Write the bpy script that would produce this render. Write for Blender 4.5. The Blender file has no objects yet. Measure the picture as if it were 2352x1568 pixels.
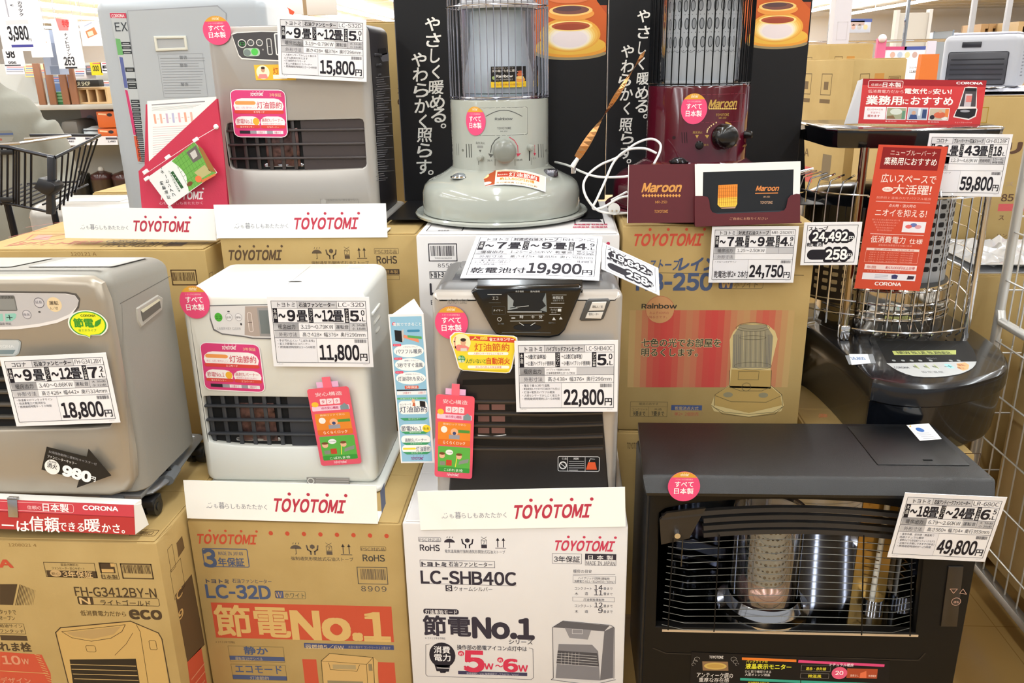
import bpy, bmesh, math, random
from mathutils import Vector, Matrix
random.seed(7)
S_ = bpy.context.scene
COL = S_.collection
R = math.radians
# ------------------------------------------------------------------ camera
FPX, PITCH, YAW, ROLL = 1900.0, R(18.5), R(3.7), R(1.0)
CAM = Vector((0, 0, 1.5))
FW = Vector((-math.sin(YAW)*math.cos(PITCH), math.cos(YAW)*math.cos(PITCH), -math.sin(PITCH)))
_r0 = Vector((math.cos(YAW), math.sin(YAW), 0)); _u0 = _r0.cross(FW)
RT = _r0*math.cos(ROLL) - _u0*math.sin(ROLL); UP = RT.cross(FW)
cd = bpy.data.cameras.new('camera'); cam = bpy.data.objects.new('camera', cd); COL.objects.link(cam)
cd.sensor_width = 36; cd.lens = FPX/2352*36; cd.clip_start = .05; cd.clip_end = 200
cam.matrix_world = Matrix(((RT.x, UP.x, -FW.x, CAM.x), (RT.y, UP.y, -FW.y, CAM.y), (RT.z, UP.z, -FW.z, CAM.z), (0, 0, 0, 1)))
S_.camera = cam
def ray(x, y): return FW + RT*((x-1176)/FPX) - UP*((y-784)/FPX)
def PY(x, y, Y): r = ray(x, y); return CAM + r*(Y/r.y)          # where the sight line meets the plane at depth Y
def PX(x, y, X): r = ray(x, y); return CAM + r*(X/r.x)
def PZ(x, y, Z): r = ray(x, y); return CAM + r*((Z-CAM.z)/r.z)
# ------------------------------------------------------------------ view + world
vs = S_.view_settings
S_.display_settings.display_device = 'sRGB'
vs.view_transform = 'Standard'; vs.look = 'None'; vs.exposure = 0.34; vs.gamma = 1; vs.use_curve_mapping = False
w = bpy.data.worlds.new('store_air'); w.use_nodes = True; S_.world = w
w.node_tree.nodes['Background'].inputs[0].default_value = (.95, .98, 1, 1)
w.node_tree.nodes['Background'].inputs[1].default_value = 0.4
try:
    S_.cycles.max_bounces = 8; S_.cycles.transparent_max_bounces = 16; S_.cycles.sample_clamp_indirect = 4
    S_.cycles.caustics_reflective = False; S_.cycles.caustics_refractive = False; S_.cycles.use_denoising = True
except Exception: pass
# ------------------------------------------------------------------ ceiling tubes (the lamps of the store)
def tube_light(x, y0, y1, z, wd, power):
    l = bpy.data.lights.new('fluorescent_tube', 'AREA'); l.shape = 'RECTANGLE'; l.size = wd; l.size_y = y1-y0; l.energy = power
    l.color = (.9, .96, 1)
    o = bpy.data.objects.new('fluorescent_tube', l); COL.objects.link(o); o.location = (x, (y0+y1)/2, z)
    u = bpy.data.lights.new('added_ceiling_uplight', 'AREA'); u.shape = 'RECTANGLE'; u.size = wd; u.size_y = y1-y0; u.energy = power*.2; u.color = l.color  # extra lamp hung below the tubes, added only to brighten the ceiling
    p = bpy.data.objects.new('added_ceiling_uplight', u); COL.objects.link(p); p.location = (x, (y0+y1)/2, 3.2); p.rotation_euler = (math.pi, 0, 0)
    return o
LIGHTS = []
for x in (-9.5, -7.2, -4.9, -2.6, -.3, 2.0, 4.3, 6.6):
    for (y0, y1) in ((-6, -.6), (.2, 5.6), (6.4, 13)):
        LIGHTS.append((x, y0, y1)); tube_light(x, y0, y1, 3.52, .16, 74*(y1-y0)/5.4)
# ------------------------------------------------------------------ materials
def lin(c): return c/12.92 if c <= .04045 else ((c+.055)/1.055)**2.4
def hx(h): return tuple(lin(int(h[i:i+2], 16)/255) for i in (0, 2, 4)) + (1,)
MC = {}
def mat(h, rough=.5, metal=0., name=None, coat=0., bump=None, spec=.5, noise=None):
    k = (h, rough, metal, coat, bump, spec, noise)
    if k in MC: return MC[k]
    m = bpy.data.materials.new(name or 'paint_'+h); m.use_nodes = True; nt = m.node_tree; b = nt.nodes['Principled BSDF']
    b.inputs['Base Color'].default_value = hx(h); b.inputs['Roughness'].default_value = rough; b.inputs['Metallic'].default_value = metal
    b.inputs['Coat Weight'].default_value = coat; b.inputs['Coat Roughness'].default_value = .06; b.inputs['Specular IOR Level'].default_value = spec
    tc = None
    if bump or noise:
        tc = nt.nodes.new('ShaderNodeTexCoord')
    if bump:                                           # (scale, strength, distance)
        n = nt.nodes.new('ShaderNodeTexNoise'); n.inputs['Scale'].default_value = bump[0]; n.inputs['Detail'].default_value = 3
        bp = nt.nodes.new('ShaderNodeBump'); bp.inputs['Strength'].default_value = bump[1]; bp.inputs['Distance'].default_value = bump[2]
        nt.links.new(tc.outputs['Object'], n.inputs['Vector']); nt.links.new(n.outputs['Fac'], bp.inputs['Height']); nt.links.new(bp.outputs['Normal'], b.inputs['Normal'])
    if noise:                                          # (scale, other colour, amount)
        n = nt.nodes.new('ShaderNodeTexNoise'); n.inputs['Scale'].default_value = noise[0]; n.inputs['Detail'].default_value = 4
        mx = nt.nodes.new('ShaderNodeMix'); mx.data_type = 'RGBA'
        mr = nt.nodes.new('ShaderNodeMapRange'); mr.inputs[1].default_value = .3; mr.inputs[2].default_value = .7; mr.inputs[4].default_value = noise[2]
        mx.inputs[6].default_value = hx(h); mx.inputs[7].default_value = hx(noise[1])
        nt.links.new(tc.outputs['Object'], n.inputs['Vector']); nt.links.new(n.outputs['Fac'], mr.inputs[0]); nt.links.new(mr.outputs[0], mx.inputs[0]); nt.links.new(mx.outputs[2], b.inputs['Base Color'])
    MC[k] = m; return m
def ink(h): return mat(h, .55, spec=.3)
def glassy(name, tint, glossy, rough=.03, film=0):
    m = bpy.data.materials.new(name); m.use_nodes = True; nt = m.node_tree; nt.nodes.clear()
    o = nt.nodes.new('ShaderNodeOutputMaterial'); t = nt.nodes.new('ShaderNodeBsdfTransparent'); t.inputs[0].default_value = hx(tint)
    g = nt.nodes.new('ShaderNodeBsdfPrincipled'); g.inputs['Metallic'].default_value = 1; g.inputs['Roughness'].default_value = rough; g.inputs['Base Color'].default_value = (.95, .95, .97, 1)
    if film:
        try: g.inputs['Thin Film Thickness'].default_value = film; g.inputs['Metallic'].default_value = 0; g.inputs['Base Color'].default_value = (.4, .4, .42, 1); g.inputs['IOR'].default_value = 2.2
        except Exception: pass
    fr = nt.nodes.new('ShaderNodeLayerWeight'); fr.inputs[0].default_value = .35
    ma = nt.nodes.new('ShaderNodeMath'); ma.operation = 'MULTIPLY_ADD'; ma.inputs[1].default_value = .6; ma.inputs[2].default_value = glossy; ma.use_clamp = True
    mx = nt.nodes.new('ShaderNodeMixShader'); L = nt.links.new
    L(fr.outputs['Facing'], ma.inputs[0]); L(ma.outputs[0], mx.inputs[0]); L(t.outputs[0], mx.inputs[1]); L(g.outputs[0], mx.inputs[2]); L(mx.outputs[0], o.inputs[0])
    return m
CARD = mat('b39861', .75, name='brown_cardboard', noise=(9, 'a68a52', .7), bump=(160, .15, .001))
CARDW = mat('dcd9d8', .6, name='white_cardboard', noise=(7, 'd2cfce', .6))
PAPER = mat('f4f4f0', .55, name='white_paper'); PAPERB = mat('ececf0', .5, name='card_stock')
CHROME = mat('dcdcde', .1, 1., name='chrome'); STEEL = mat('b8b8ba', .25, 1., name='brushed_steel')
BLKGLOSS = mat('08080a', .12, name='gloss_black', coat=.4); BLK = mat('101012', .45, name='satin_black'); DARK = mat('050506', .8, name='dark_inside')
# ------------------------------------------------------------------ mesh builder
def rrect(w, h, r, n=5, cx=0, cy=0):
    r = min(r, w/2-1e-5, h/2-1e-5); p = []
    for (sx, sy, a0) in ((1, -1, -90), (1, 1, 0), (-1, 1, 90), (-1, -1, 180)):
        for i in range(n+1):
            a = R(a0+90*i/n); p.append((cx+sx*(w/2-r)+r*math.cos(a), cy+sy*(h/2-r)+r*math.sin(a)))
    return p
def inset(poly, d):
    n = len(poly); out = []
    A = sum(poly[i][0]*poly[(i+1) % n][1]-poly[(i+1) % n][0]*poly[i][1] for i in range(n)); s = 1 if A > 0 else -1
    for i in range(n):
        a, b, c = Vector(poly[i-1]), Vector(poly[i]), Vector(poly[(i+1) % n])
        e1, e2 = (b-a), (c-b)
        if e1.length < 1e-9 or e2.length < 1e-9: out.append(tuple(b)); continue
        n1 = Vector((-e1.y, e1.x)).normalized()*s; n2 = Vector((-e2.y, e2.x)).normalized()*s
        m = n1+n2; l = m.length
        if l < 1e-6: out.append(tuple(b+n1*d)); continue
        m /= l; k = min(d/max(m.dot(n1), .35), 3*d) if d > 0 else max(d/max(m.dot(n1), .35), 3*d)
        out.append(tuple(b+m*k))
    return out
def smooth(p, n=5):                                    # closed curve through the points
    o = []; N = len(p); P = [Vector(q) for q in p]
    for i in range(N):
        a, b, c, d = P[i-1], P[i], P[(i+1) % N], P[(i+2) % N]
        for k in range(n): u = k/n; o.append(tuple(.5*((2*b)+(c-a)*u+(2*a-5*b+4*c-d)*u*u+(3*b-a-3*c+d)*u**3)))
    return o
class M:
    def __init__(s): s.v = []; s.f = []; s.mi = []; s.mats = []
    def slot(s, m):
        if m not in s.mats: s.mats.append(m)
        return s.mats.index(m)
    def add(s, vs, fs, m, xf=None):
        o = len(s.v)
        s.v.extend([tuple(xf @ Vector(v)) for v in vs] if xf else [tuple(v) for v in vs])
        k = s.slot(m)
        for f in fs: s.f.append([i+o for i in f]); s.mi.append(k)
        return s
    def bm(s, bm, m, xf=None):
        bmesh.ops.recalc_face_normals(bm, faces=bm.faces)
        bm.verts.index_update()
        s.add([v.co.copy() for v in bm.verts], [[v.index for v in f.verts] for f in bm.faces], m, xf); bm.free(); return s
    def box(s, x0, x1, y0, y1, z0, z1, m, bev=0, seg=2, xf=None):
        bm = bmesh.new(); bmesh.ops.create_cube(bm, size=1)
        for v in bm.verts: v.co = Vector(((x0+x1)/2+v.co.x*(x1-x0), (y0+y1)/2+v.co.y*(y1-y0), (z0+z1)/2+v.co.z*(z1-z0)))
        if bev: bmesh.ops.bevel(bm, geom=list(bm.edges), offset=bev, segments=seg, profile=.5, affect='EDGES')
        return s.bm(bm, m, xf)
    def loops(s, loops, m, cap0=True, cap1=True, xf=None, closed=True):
        n = len(loops[0]); vs = [p for l in loops for p in l]; fs = []
        for k in range(len(loops)-1):
            for i in range(n if closed else n-1):
                j = (i+1) % n; fs.append([k*n+i, k*n+j, (k+1)*n+j, (k+1)*n+i])
        if cap0: fs.append(list(range(n))[::-1])
        if cap1: fs.append([(len(loops)-1)*n+i for i in range(n)])
        return s.add(vs, fs, m, xf)
    def rbody(s, w, d, h, rv, rt, m, y0=0, z0=0, rb=.004, cx=0, slope=0, n=6):
        L = []
        lv = [(0, rb), (rb, 0)] + [(h-rt+rt*math.sin(R(90*i/5)), rt*(1-math.cos(R(90*i/5)))) for i in range(6)]
        for (z, i) in lv:
            L.append([(x+cx, y+y0+d/2, z0+z-slope*max(0, y+d/2)*(z/h)) for (x, y) in rrect(w-2*i, d-2*i, max(rv-i*.5, .003), n)])
        return s.loops(L, m)
    def prism(s, poly, axis, a, b, m, xf=None, bev=0):
        f = {'z': lambda p, t: (p[0], p[1], t), 'y': lambda p, t: (p[0], t, p[1]), 'x': lambda p, t: (t, p[0], p[1])}[axis]
        if bev:
            sg = 1 if b > a else -1
            L = [[f(p, a) for p in inset(poly, bev)], [f(p, a+sg*bev*.3) for p in inset(poly, bev*.3)], [f(p, a+sg*bev) for p in poly], [f(p, b-sg*bev) for p in poly], [f(p, b-sg*bev*.3) for p in inset(poly, bev*.3)], [f(p, b) for p in inset(poly, bev)]]
        else: L = [[f(p, a) for p in poly], [f(p, b) for p in poly]]
        return s.loops(L, m, xf=xf)
    def plate(s, outer, holes, yf, t, m, b=.003, hb=.002, xf=None):
        bm = bmesh.new()
        def loop(p, y): return [bm.verts.new((x, y, z)) for (x, z) in p]
        def edges(l): return [bm.edges.new((l[i], l[(i+1) % len(l)])) for i in range(len(l))]
        def skin(a, c):
            for i in range(len(a)): j = (i+1) % len(a); bm.faces.new((a[i], a[j], c[j], c[i]))
        st = [(0, b), (b*.13, b*.5), (b*.5, b*.13), (b, 0), (t, 0)]
        lo = [loop(inset(outer, i), yf+y) for (y, i) in st]; ed = edges(lo[0])
        for k in range(4): skin(lo[k], lo[k+1])
        for h in holes:
            lh = [loop(inset(h, -i), yf+y) for (y, i) in ((0, hb), (hb*.4, hb*.25), (hb, 0), (t, 0))]; ed += edges(lh[0])
            for k in range(3): skin(lh[k], lh[k+1])
        bmesh.ops.triangle_fill(bm, use_beauty=True, edges=ed)
        return s.bm(bm, m, xf)
    def tube(s, pts, r, m, n=8, closed=False, cap=True, flat=1.0, xf=None):
        pts = [Vector(p) for p in pts]; N = len(pts); L = []; prev = None
        for i, p in enumerate(pts):
            if closed: t = (pts[(i+1) % N]-pts[i-1])
            else: t = pts[min(i+1, N-1)]-pts[max(i-1, 0)]
            t.normalize()
            if prev is None: a = t.orthogonal().normalized() if abs(t.z) > .9 else t.cross(Vector((0, 0, 1))).normalized()
            else: a = (prev - t*prev.dot(t)); a = a.normalized() if a.length > 1e-6 else t.orthogonal().normalized()
            prev = a; b = t.cross(a)
            L.append([tuple(p+a*(r*math.cos(2*math.pi*k/n))+b*(r*flat*math.sin(2*math.pi*k/n))) for k in range(n)])
        if closed: L.append(L[0]); return s.loops(L, m, False, False, xf)
        return s.loops(L, m, cap, cap, xf)
    def lathe(s, prof, m, n=48, cx=0, cy=0, cap0=True, cap1=True, a0=0, a1=360, xf=None, sx=1, sy=1):
        full = abs(a1-a0) >= 360; k = n if full else n+1
        L = [[(cx+sx*r*math.cos(R(a0+(a1-a0)*i/n)), cy+sy*r*math.sin(R(a0+(a1-a0)*i/n)), z) for i in range(k)] for (r, z) in prof]
        return s.loops(L, m, cap0 and full, cap1 and full, xf, full)
    def cyl(s, p0, p1, r, m, n=16, r2=None, xf=None):
        p0, p1 = Vector(p0), Vector(p1); t = (p1-p0).normalized(); a = t.orthogonal().normalized(); b = t.cross(a); r2 = r if r2 is None else r2
        c = [(math.cos(2*math.pi*k/n), math.sin(2*math.pi*k/n)) for k in range(n)]
        return s.loops([[tuple(p0+a*r*x+b*r*y) for x, y in c], [tuple(p1+a*r2*x+b*r2*y) for x, y in c]], m, xf=xf)
    def ball(s, c, r, m, n=12, sz=1, sx=1, sy=1, half=False):
        prof = [(math.cos(R(a)), math.sin(R(a))) for a in range(0 if half else -90, 91, 15)]
        L = [[(c[0]+max(q, 1e-4)*r*sx*math.cos(2*math.pi*i/n), c[1]+max(q, 1e-4)*r*sy*math.sin(2*math.pi*i/n), c[2]+z*r*sz) for i in range(n)] for q, z in prof]
        return s.loops(L, m)
    def obj(s, name, parent=None, smooth=38):
        me = bpy.data.meshes.new(name); me.from_pydata(s.v, [], s.f)
        for m in s.mats: me.materials.append(m)
        me.polygons.foreach_set('material_index', s.mi); me.validate(clean_customdata=False)
        if smooth:
            me.polygons.foreach_set('use_smooth', [True]*len(me.polygons)); me.set_sharp_from_angle(angle=R(smooth))
        me.update(); o = bpy.data.objects.new(name, me); COL.objects.link(o)
        if parent: o.parent = parent
        return o
def tag(o, label=None, cat=None, group=None, kind=None):
    if label: o['label'] = label
    if cat: o['category'] = cat
    if group: o['group'] = group
    if kind: o['kind'] = kind
    return o
class Thing:
    """An Empty at the thing's base; parts are built in its own coordinates."""
    def __init__(s, name, label, cat, loc, rz=0, group=None):
        s.e = bpy.data.objects.new(name, None); COL.objects.link(s.e); s.e.empty_display_size = .02
        s.mw = Matrix.Translation(Vector(loc)) @ Matrix.Rotation(rz, 4, 'Z'); s.e.matrix_world = s.mw; s.inv = s.mw.inverted()
        tag(s.e, label, cat, group)
    def part(s, m, name, label=None, parent=None, smooth=38):
        o = m.obj(name, parent or s.e, smooth)
        if label: o['label'] = label
        return o
    def L(s, p): return s.inv @ Vector(p)
    def front(s, x, y, yl=0.0):                        # pixel -> (x, z) on the local plane y = yl
        n = s.mw.to_3x3() @ Vector((0, 1, 0)); o = s.mw @ Vector((0, yl, 0)); r = ray(x, y)
        p = s.inv @ (CAM + r*((o-CAM).dot(n)/r.dot(n))); return (p.x, p.z)
# ------------------------------------------------------------------ lettering
GL = {}
def glyph(ch):
    if ch in GL: return GL[ch]
    fw = False; c = ch
    if ch == '-': GL[ch] = ([(.04, .27), (.34, .27), (.34, .345), (.04, .345)], [[0, 1, 2, 3]], -.02, .42); return GL[ch]
    if 33 <= ord(ch) <= 126: c = chr(ord(ch)+0xFEE0); fw = True
    cu = bpy.data.curves.new('t', 'FONT'); cu.body = c; cu.resolution_u = 4 if fw else 3
    ob = bpy.data.objects.new('t', cu); me = bpy.data.meshes.new_from_object(ob)
    vs = [(v.co.x, v.co.y) for v in me.vertices]; fs = [list(p.vertices) for p in me.polygons]
    bpy.data.objects.remove(ob); bpy.data.curves.remove(cu); bpy.data.meshes.remove(me)
    xs = [v[0] for v in vs] or [0]
    if fw: x0 = min(xs)-.05; adv = max(xs)-min(xs)+.1
    else: x0 = 0; adv = 1.0
    GL[ch] = (vs, fs, x0, adv); return GL[ch]
def lay(s, trk=0., vert=False):
    out = []; x = 0.; y = 0.
    for ch in s:
        if ch == ' ': x += .3; continue
        if vert:
            g = glyph(ch); out.append((g, -.5, y)); y -= 1.0+trk; continue
        g = glyph(ch); out.append((g, x-g[2], 0)); x += g[3]+trk
    return out
EPS = .00012
class Sheet:
    """A printed plane: x along U, y along V, metres, layers stepping out along N."""
    def __init__(s, m, O, U=(1, 0, 0), V=(0, 0, 1), mw=None, warp=None):
        s.m = m; s.O = Vector(O); s.U = Vector(U).normalized(); s.V = Vector(V).normalized(); s.N = s.U.cross(s.V).normalized(); s.mw = mw or Matrix.Identity(4); s.warp = warp
    def P(s, x, y, l): return s.warp(x, y, l*EPS) if s.warp else tuple(s.O+s.U*x+s.V*y+s.N*(l*EPS))
    def at(s, px, py):
        r3 = s.mw.to_3x3(); n = r3 @ s.N; o = s.mw @ s.O; r = ray(px, py); p = CAM+r*((o-CAM).dot(n)/r.dot(n))-o
        return (p.dot(r3 @ s.U), p.dot(r3 @ s.V))
    def poly(s, pts, c, l=1):
        if s.warp:                                     # follow a curved surface: rings about the centre
            q = []; n = len(pts); per = sum((Vector(pts[i])-Vector(pts[i-1])).length for i in range(n))/40+1e-9
            for i in range(n):
                p0, p1 = Vector(pts[i]), Vector(pts[(i+1) % n]); k = max(1, min(12, int((p1-p0).length/per)))
                q += [tuple(p0+(p1-p0)*j/k) for j in range(k)]
            cx = sum(p[0] for p in q)/len(q); cy = sum(p[1] for p in q)/len(q); n = len(q); V = [s.P(cx, cy, l)]; F = []
            K_ = 5 if per*40 > .03 else 2
            for r in range(1, K_+1): V += [s.P(cx+(x-cx)*r/K_, cy+(y-cy)*r/K_, l) for x, y in q]
            F += [[0, 1+i, 1+(i+1) % n] for i in range(n)]
            for r in range(K_-1): F += [[1+r*n+i, 1+(r+1)*n+i, 1+(r+1)*n+(i+1) % n, 1+r*n+(i+1) % n] for i in range(n)]
            s.m.add(V, F, ink(c) if isinstance(c, str) else c); return s
        s.m.add([s.P(x, y, l) for x, y in pts], [list(range(len(pts)))], ink(c) if isinstance(c, str) else c); return s
    def rect(s, x0, y0, x1, y1, c, l=1): return s.poly([(x0, y0), (x1, y0), (x1, y1), (x0, y1)], c, l)
    def rr(s, x0, y0, x1, y1, r, c, l=1): return s.poly(rrect(x1-x0, y1-y0, r, 4, (x0+x1)/2, (y0+y1)/2), c, l)
    def ell(s, cx, cy, rx, ry, c, l=1, n=28): return s.poly([(cx+rx*math.cos(2*math.pi*i/n), cy+ry*math.sin(2*math.pi*i/n)) for i in range(n)], c, l)
    def strip(s, a, b, c, l=1, closed=True):
        if s.warp and len(a) < 60:
            def dn(p):
                n = len(p); o = []
                for i in range(n if closed else n-1):
                    u, v = Vector(p[i]), Vector(p[(i+1) % n]); o += [tuple(u+(v-u)*j/8) for j in range(8)]
                return o if closed else o+[p[-1]]
            a, b = dn(a), dn(b)
        n = len(a); k = n if closed else n-1
        s.m.add([s.P(x, y, l) for x, y in a+b], [[i, (i+1) % n, n+(i+1) % n, n+i] for i in range(k)], ink(c) if isinstance(c, str) else c); return s
    def frame(s, x0, y0, x1, y1, t, c, l=1, r=0.):
        o = rrect(x1-x0, y1-y0, max(r, 1e-4), 3, (x0+x1)/2, (y0+y1)/2); return s.strip(o, inset(o, t), c, l)
    def ring(s, cx, cy, rx, ry, t, c, l=1, a0=0, a1=360, n=28):
        A = [R(a0+(a1-a0)*i/n) for i in range(n+(0 if a1-a0 >= 360 else 1))]
        return s.strip([(cx+rx*math.cos(a), cy+ry*math.sin(a)) for a in A], [(cx+(rx-t)*math.cos(a), cy+(ry-t)*math.sin(a)) for a in A], c, l, a1-a0 >= 360)
    def line(s, pts, w, c, l=1):
        for i in range(len(pts)-1):
            a, b = Vector(pts[i]), Vector(pts[i+1]); d = b-a
            if d.length < 1e-7: continue
            n = Vector((-d.y, d.x)).normalized()*w/2; e = d.normalized()*w*.3
            s.poly([tuple(a-n-e), tuple(b-n+e), tuple(b+n+e), tuple(a+n-e)], c, l)
        return s
    def text(s, t, x, y, h, c, w=None, b=0., sl=0., l=3, trk=0., anchor='l', vert=False, rot=0., fit=False):
        """h is the em size; fit=True: scale the ink box to exactly w by h with its corner at x, y."""
        G = lay(t, trk, vert)
        if not G: return s
        xs = [gx+q[0] for g, gx, gy in G for q in g[0]]; ys = [gy+q[1] for g, gx, gy in G for q in g[0]]
        X0, X1, Y0, Y1 = min(xs), max(xs), min(ys), max(ys)
        if fit: sy = h/max(Y1-Y0, 1e-6); oy = Y0
        else: sy = h; oy = 0
        sx = (w/max(X1-X0, 1e-6)) if w else sy
        if w and not fit and not vert: sx = min(sx, sy*1.0) if w < 0 else sx
        W = (X1-X0)*sx; dx = {'l': 0, 'c': -W/2, 'r': -W}[anchor]; cr, sr = math.cos(rot), math.sin(rot)
        offs = [(0, 0)] if not b else [(-b, -b), (b, -b), (b, b), (-b, b)] if b < .045 else [(b*q*math.cos(math.pi*i/n), b*q*math.sin(math.pi*i/n)) for q, n in ((1.15, 6), (.6, 3)) for i in range(2*n)]
        mt = ink(c) if isinstance(c, str) else c; V = []; F = []
        for (g, gx, gy) in G:
            for io, (ox, oyb) in enumerate(offs):
                k = len(V)
                for q in g[0]:
                    yy = (gy+q[1]+oyb-oy)*sy; xx = dx+(gx+q[0]+ox-X0)*sx+sl*yy
                    V.append(s.P(x+xx*cr-yy*sr, y+xx*sr+yy*cr, l+io*.8/len(offs)))
                F += [[i+k for i in f] for f in g[1]]
        s.m.add(V, F, mt); return s
    # the same in pixels of the photograph
    def pp(s, pts, c, l=1): return s.poly([s.at(*p) for p in pts], c, l)
    def pr(s, x0, y0, x1, y1, c, l=1, r=0.):
        a, b = s.at(x0, y0), s.at(x1, y1)
        X0, X1 = min(a[0], b[0]), max(a[0], b[0]); Y0, Y1 = min(a[1], b[1]), max(a[1], b[1])
        return s.rr(X0, Y0, X1, Y1, r, c, l) if r else s.rect(X0, Y0, X1, Y1, c, l)
    def pf(s, x0, y0, x1, y1, t, c, l=1, r=0.):
        a, b = s.at(x0, y0), s.at(x1, y1); return s.frame(min(a[0], b[0]), min(a[1], b[1]), max(a[0], b[0]), max(a[1], b[1]), t, c, l, r)
    def pt(s, t, x0, y0, x1, h, c, b=0., sl=0., l=3, trk=0.):
        a = s.at(x0, y0); w = s.at(x1, y0)[0]-a[0]; hh = s.at(x0, y0-h)[1]-a[1]
        return s.text(t, a[0], a[1], hh, c, w, b, sl, l, trk, fit=True)
    def pl(s, pts, w, c, l=1): return s.line([s.at(*p) for p in pts], w, c, l)
    def pe(s, cx, cy, rx, ry, c, l=1):
        o = s.at(cx, cy); return s.ell(o[0], o[1], abs(s.at(cx+rx, cy)[0]-o[0]), abs(s.at(cx, cy-ry)[1]-o[1]), c, l)
    def barcode(s, x0, y0, x1, y1, c='202020', l=2, seed=1):
        rd = random.Random(seed); x = x0; W = x1-x0
        while x < x1-W*.02:
            t = W*rd.choice((.012, .02, .03)); s.rect(x, y0, min(x+t, x1), y1, c, l); x += t+W*rd.choice((.012, .018, .028))
        return s
    def pbar(s, x0, y0, x1, y1, c='202020', l=2, seed=1):
        a, b = s.at(x0, y1), s.at(x1, y0); return s.barcode(a[0], a[1], b[0], b[1], c, l, seed)
    def logo(s, x, y, w, h, c, l=3):                    # slanted capitals with four dots above
        n = 'TOYOTOMI'; s.text(n, x, y, h*.66, c, w*.92, .035, .22, l, .03, fit=True)
        for fx in (.235, .48, .725, .965): s.ell(x+fx*w+.0, y+h*.92, h*.085, h*.085, c, l, 16)
        return s
    def plogo(s, x0, y0, x1, h, c, l=3):
        a = s.at(x0, y0); return s.logo(a[0], a[1], s.at(x1, y0)[0]-a[0], s.at(x0, y0-h)[1]-a[1], c, l)
def frame3(BL, BR, TL, Y, tilt=0., yaw=0.):
    """Corner pixels of a flat card whose bottom-left corner is at depth Y; tilt leans its top away."""
    n = Matrix.Rotation(yaw, 3, 'Z') @ (Matrix.Rotation(-tilt, 3, 'X') @ Vector((0, -1, 0)))
    o = PY(BL[0], BL[1], Y)
    q = lambda p: CAM+ray(*p)*((o-CAM).dot(n)/ray(*p).dot(n))
    b, t = q(BR), q(TL); U = (b-o); wd = U.length; U.normalize(); V = t-o; V -= U*V.dot(U); h = V.length; V.normalize(); N = U.cross(V)
    O = o+U*wd/2
    return Matrix(((U.x, V.x, N.x, O.x), (U.y, V.y, N.y, O.y), (U.z, V.z, N.z, O.z), (0, 0, 0, 1))), wd, h
class Flat:
    """A flat card as one mesh: x right from its bottom centre, y up, z towards the viewer."""
    def __init__(s, fr, th=.0012, m=None, r=0., poly=None, bend=None):
        s.mw, s.w, s.h = fr; s.m = M(); m = m or PAPERB; s.bend = bend
        p = poly or (rrect(s.w, s.h, r, 4, 0, s.h/2) if r else [(-s.w/2, 0), (s.w/2, 0), (s.w/2, s.h), (-s.w/2, s.h)])
        if bend: 
            n = 10; g = [[(s.w*(i/n-.5), s.h*j/n) for i in range(n+1)] for j in range(n+1)]
            for sd in (0, 1):
                s.m.add([(x, y, bend(x, y)-sd*th) for row in g for x, y in row], [[j*(n+1)+i, j*(n+1)+i+1, (j+1)*(n+1)+i+1, (j+1)*(n+1)+i] for j in range(n) for i in range(n)], m)
            s.S = Sheet(s.m, (0, 0, 0), (1, 0, 0), (0, 1, 0), s.mw, warp=lambda x, y, e: (x, y, bend(x, y)+e))
        else:
            s.m.loops([[(x, y, -th) for x, y in p], [(x, y, 0) for x, y in p]], m)
            s.S = Sheet(s.m, (0, 0, 0), (1, 0, 0), (0, 1, 0), s.mw)
    def done(s, name, label, cat, group=None):
        o = s.m.obj(name, None, 0); o.matrix_world = s.mw; return tag(o, label, cat, group)
def to_frame(mw, parent_mw): return parent_mw.inverted() @ mw
K = '1c1a24'
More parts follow.
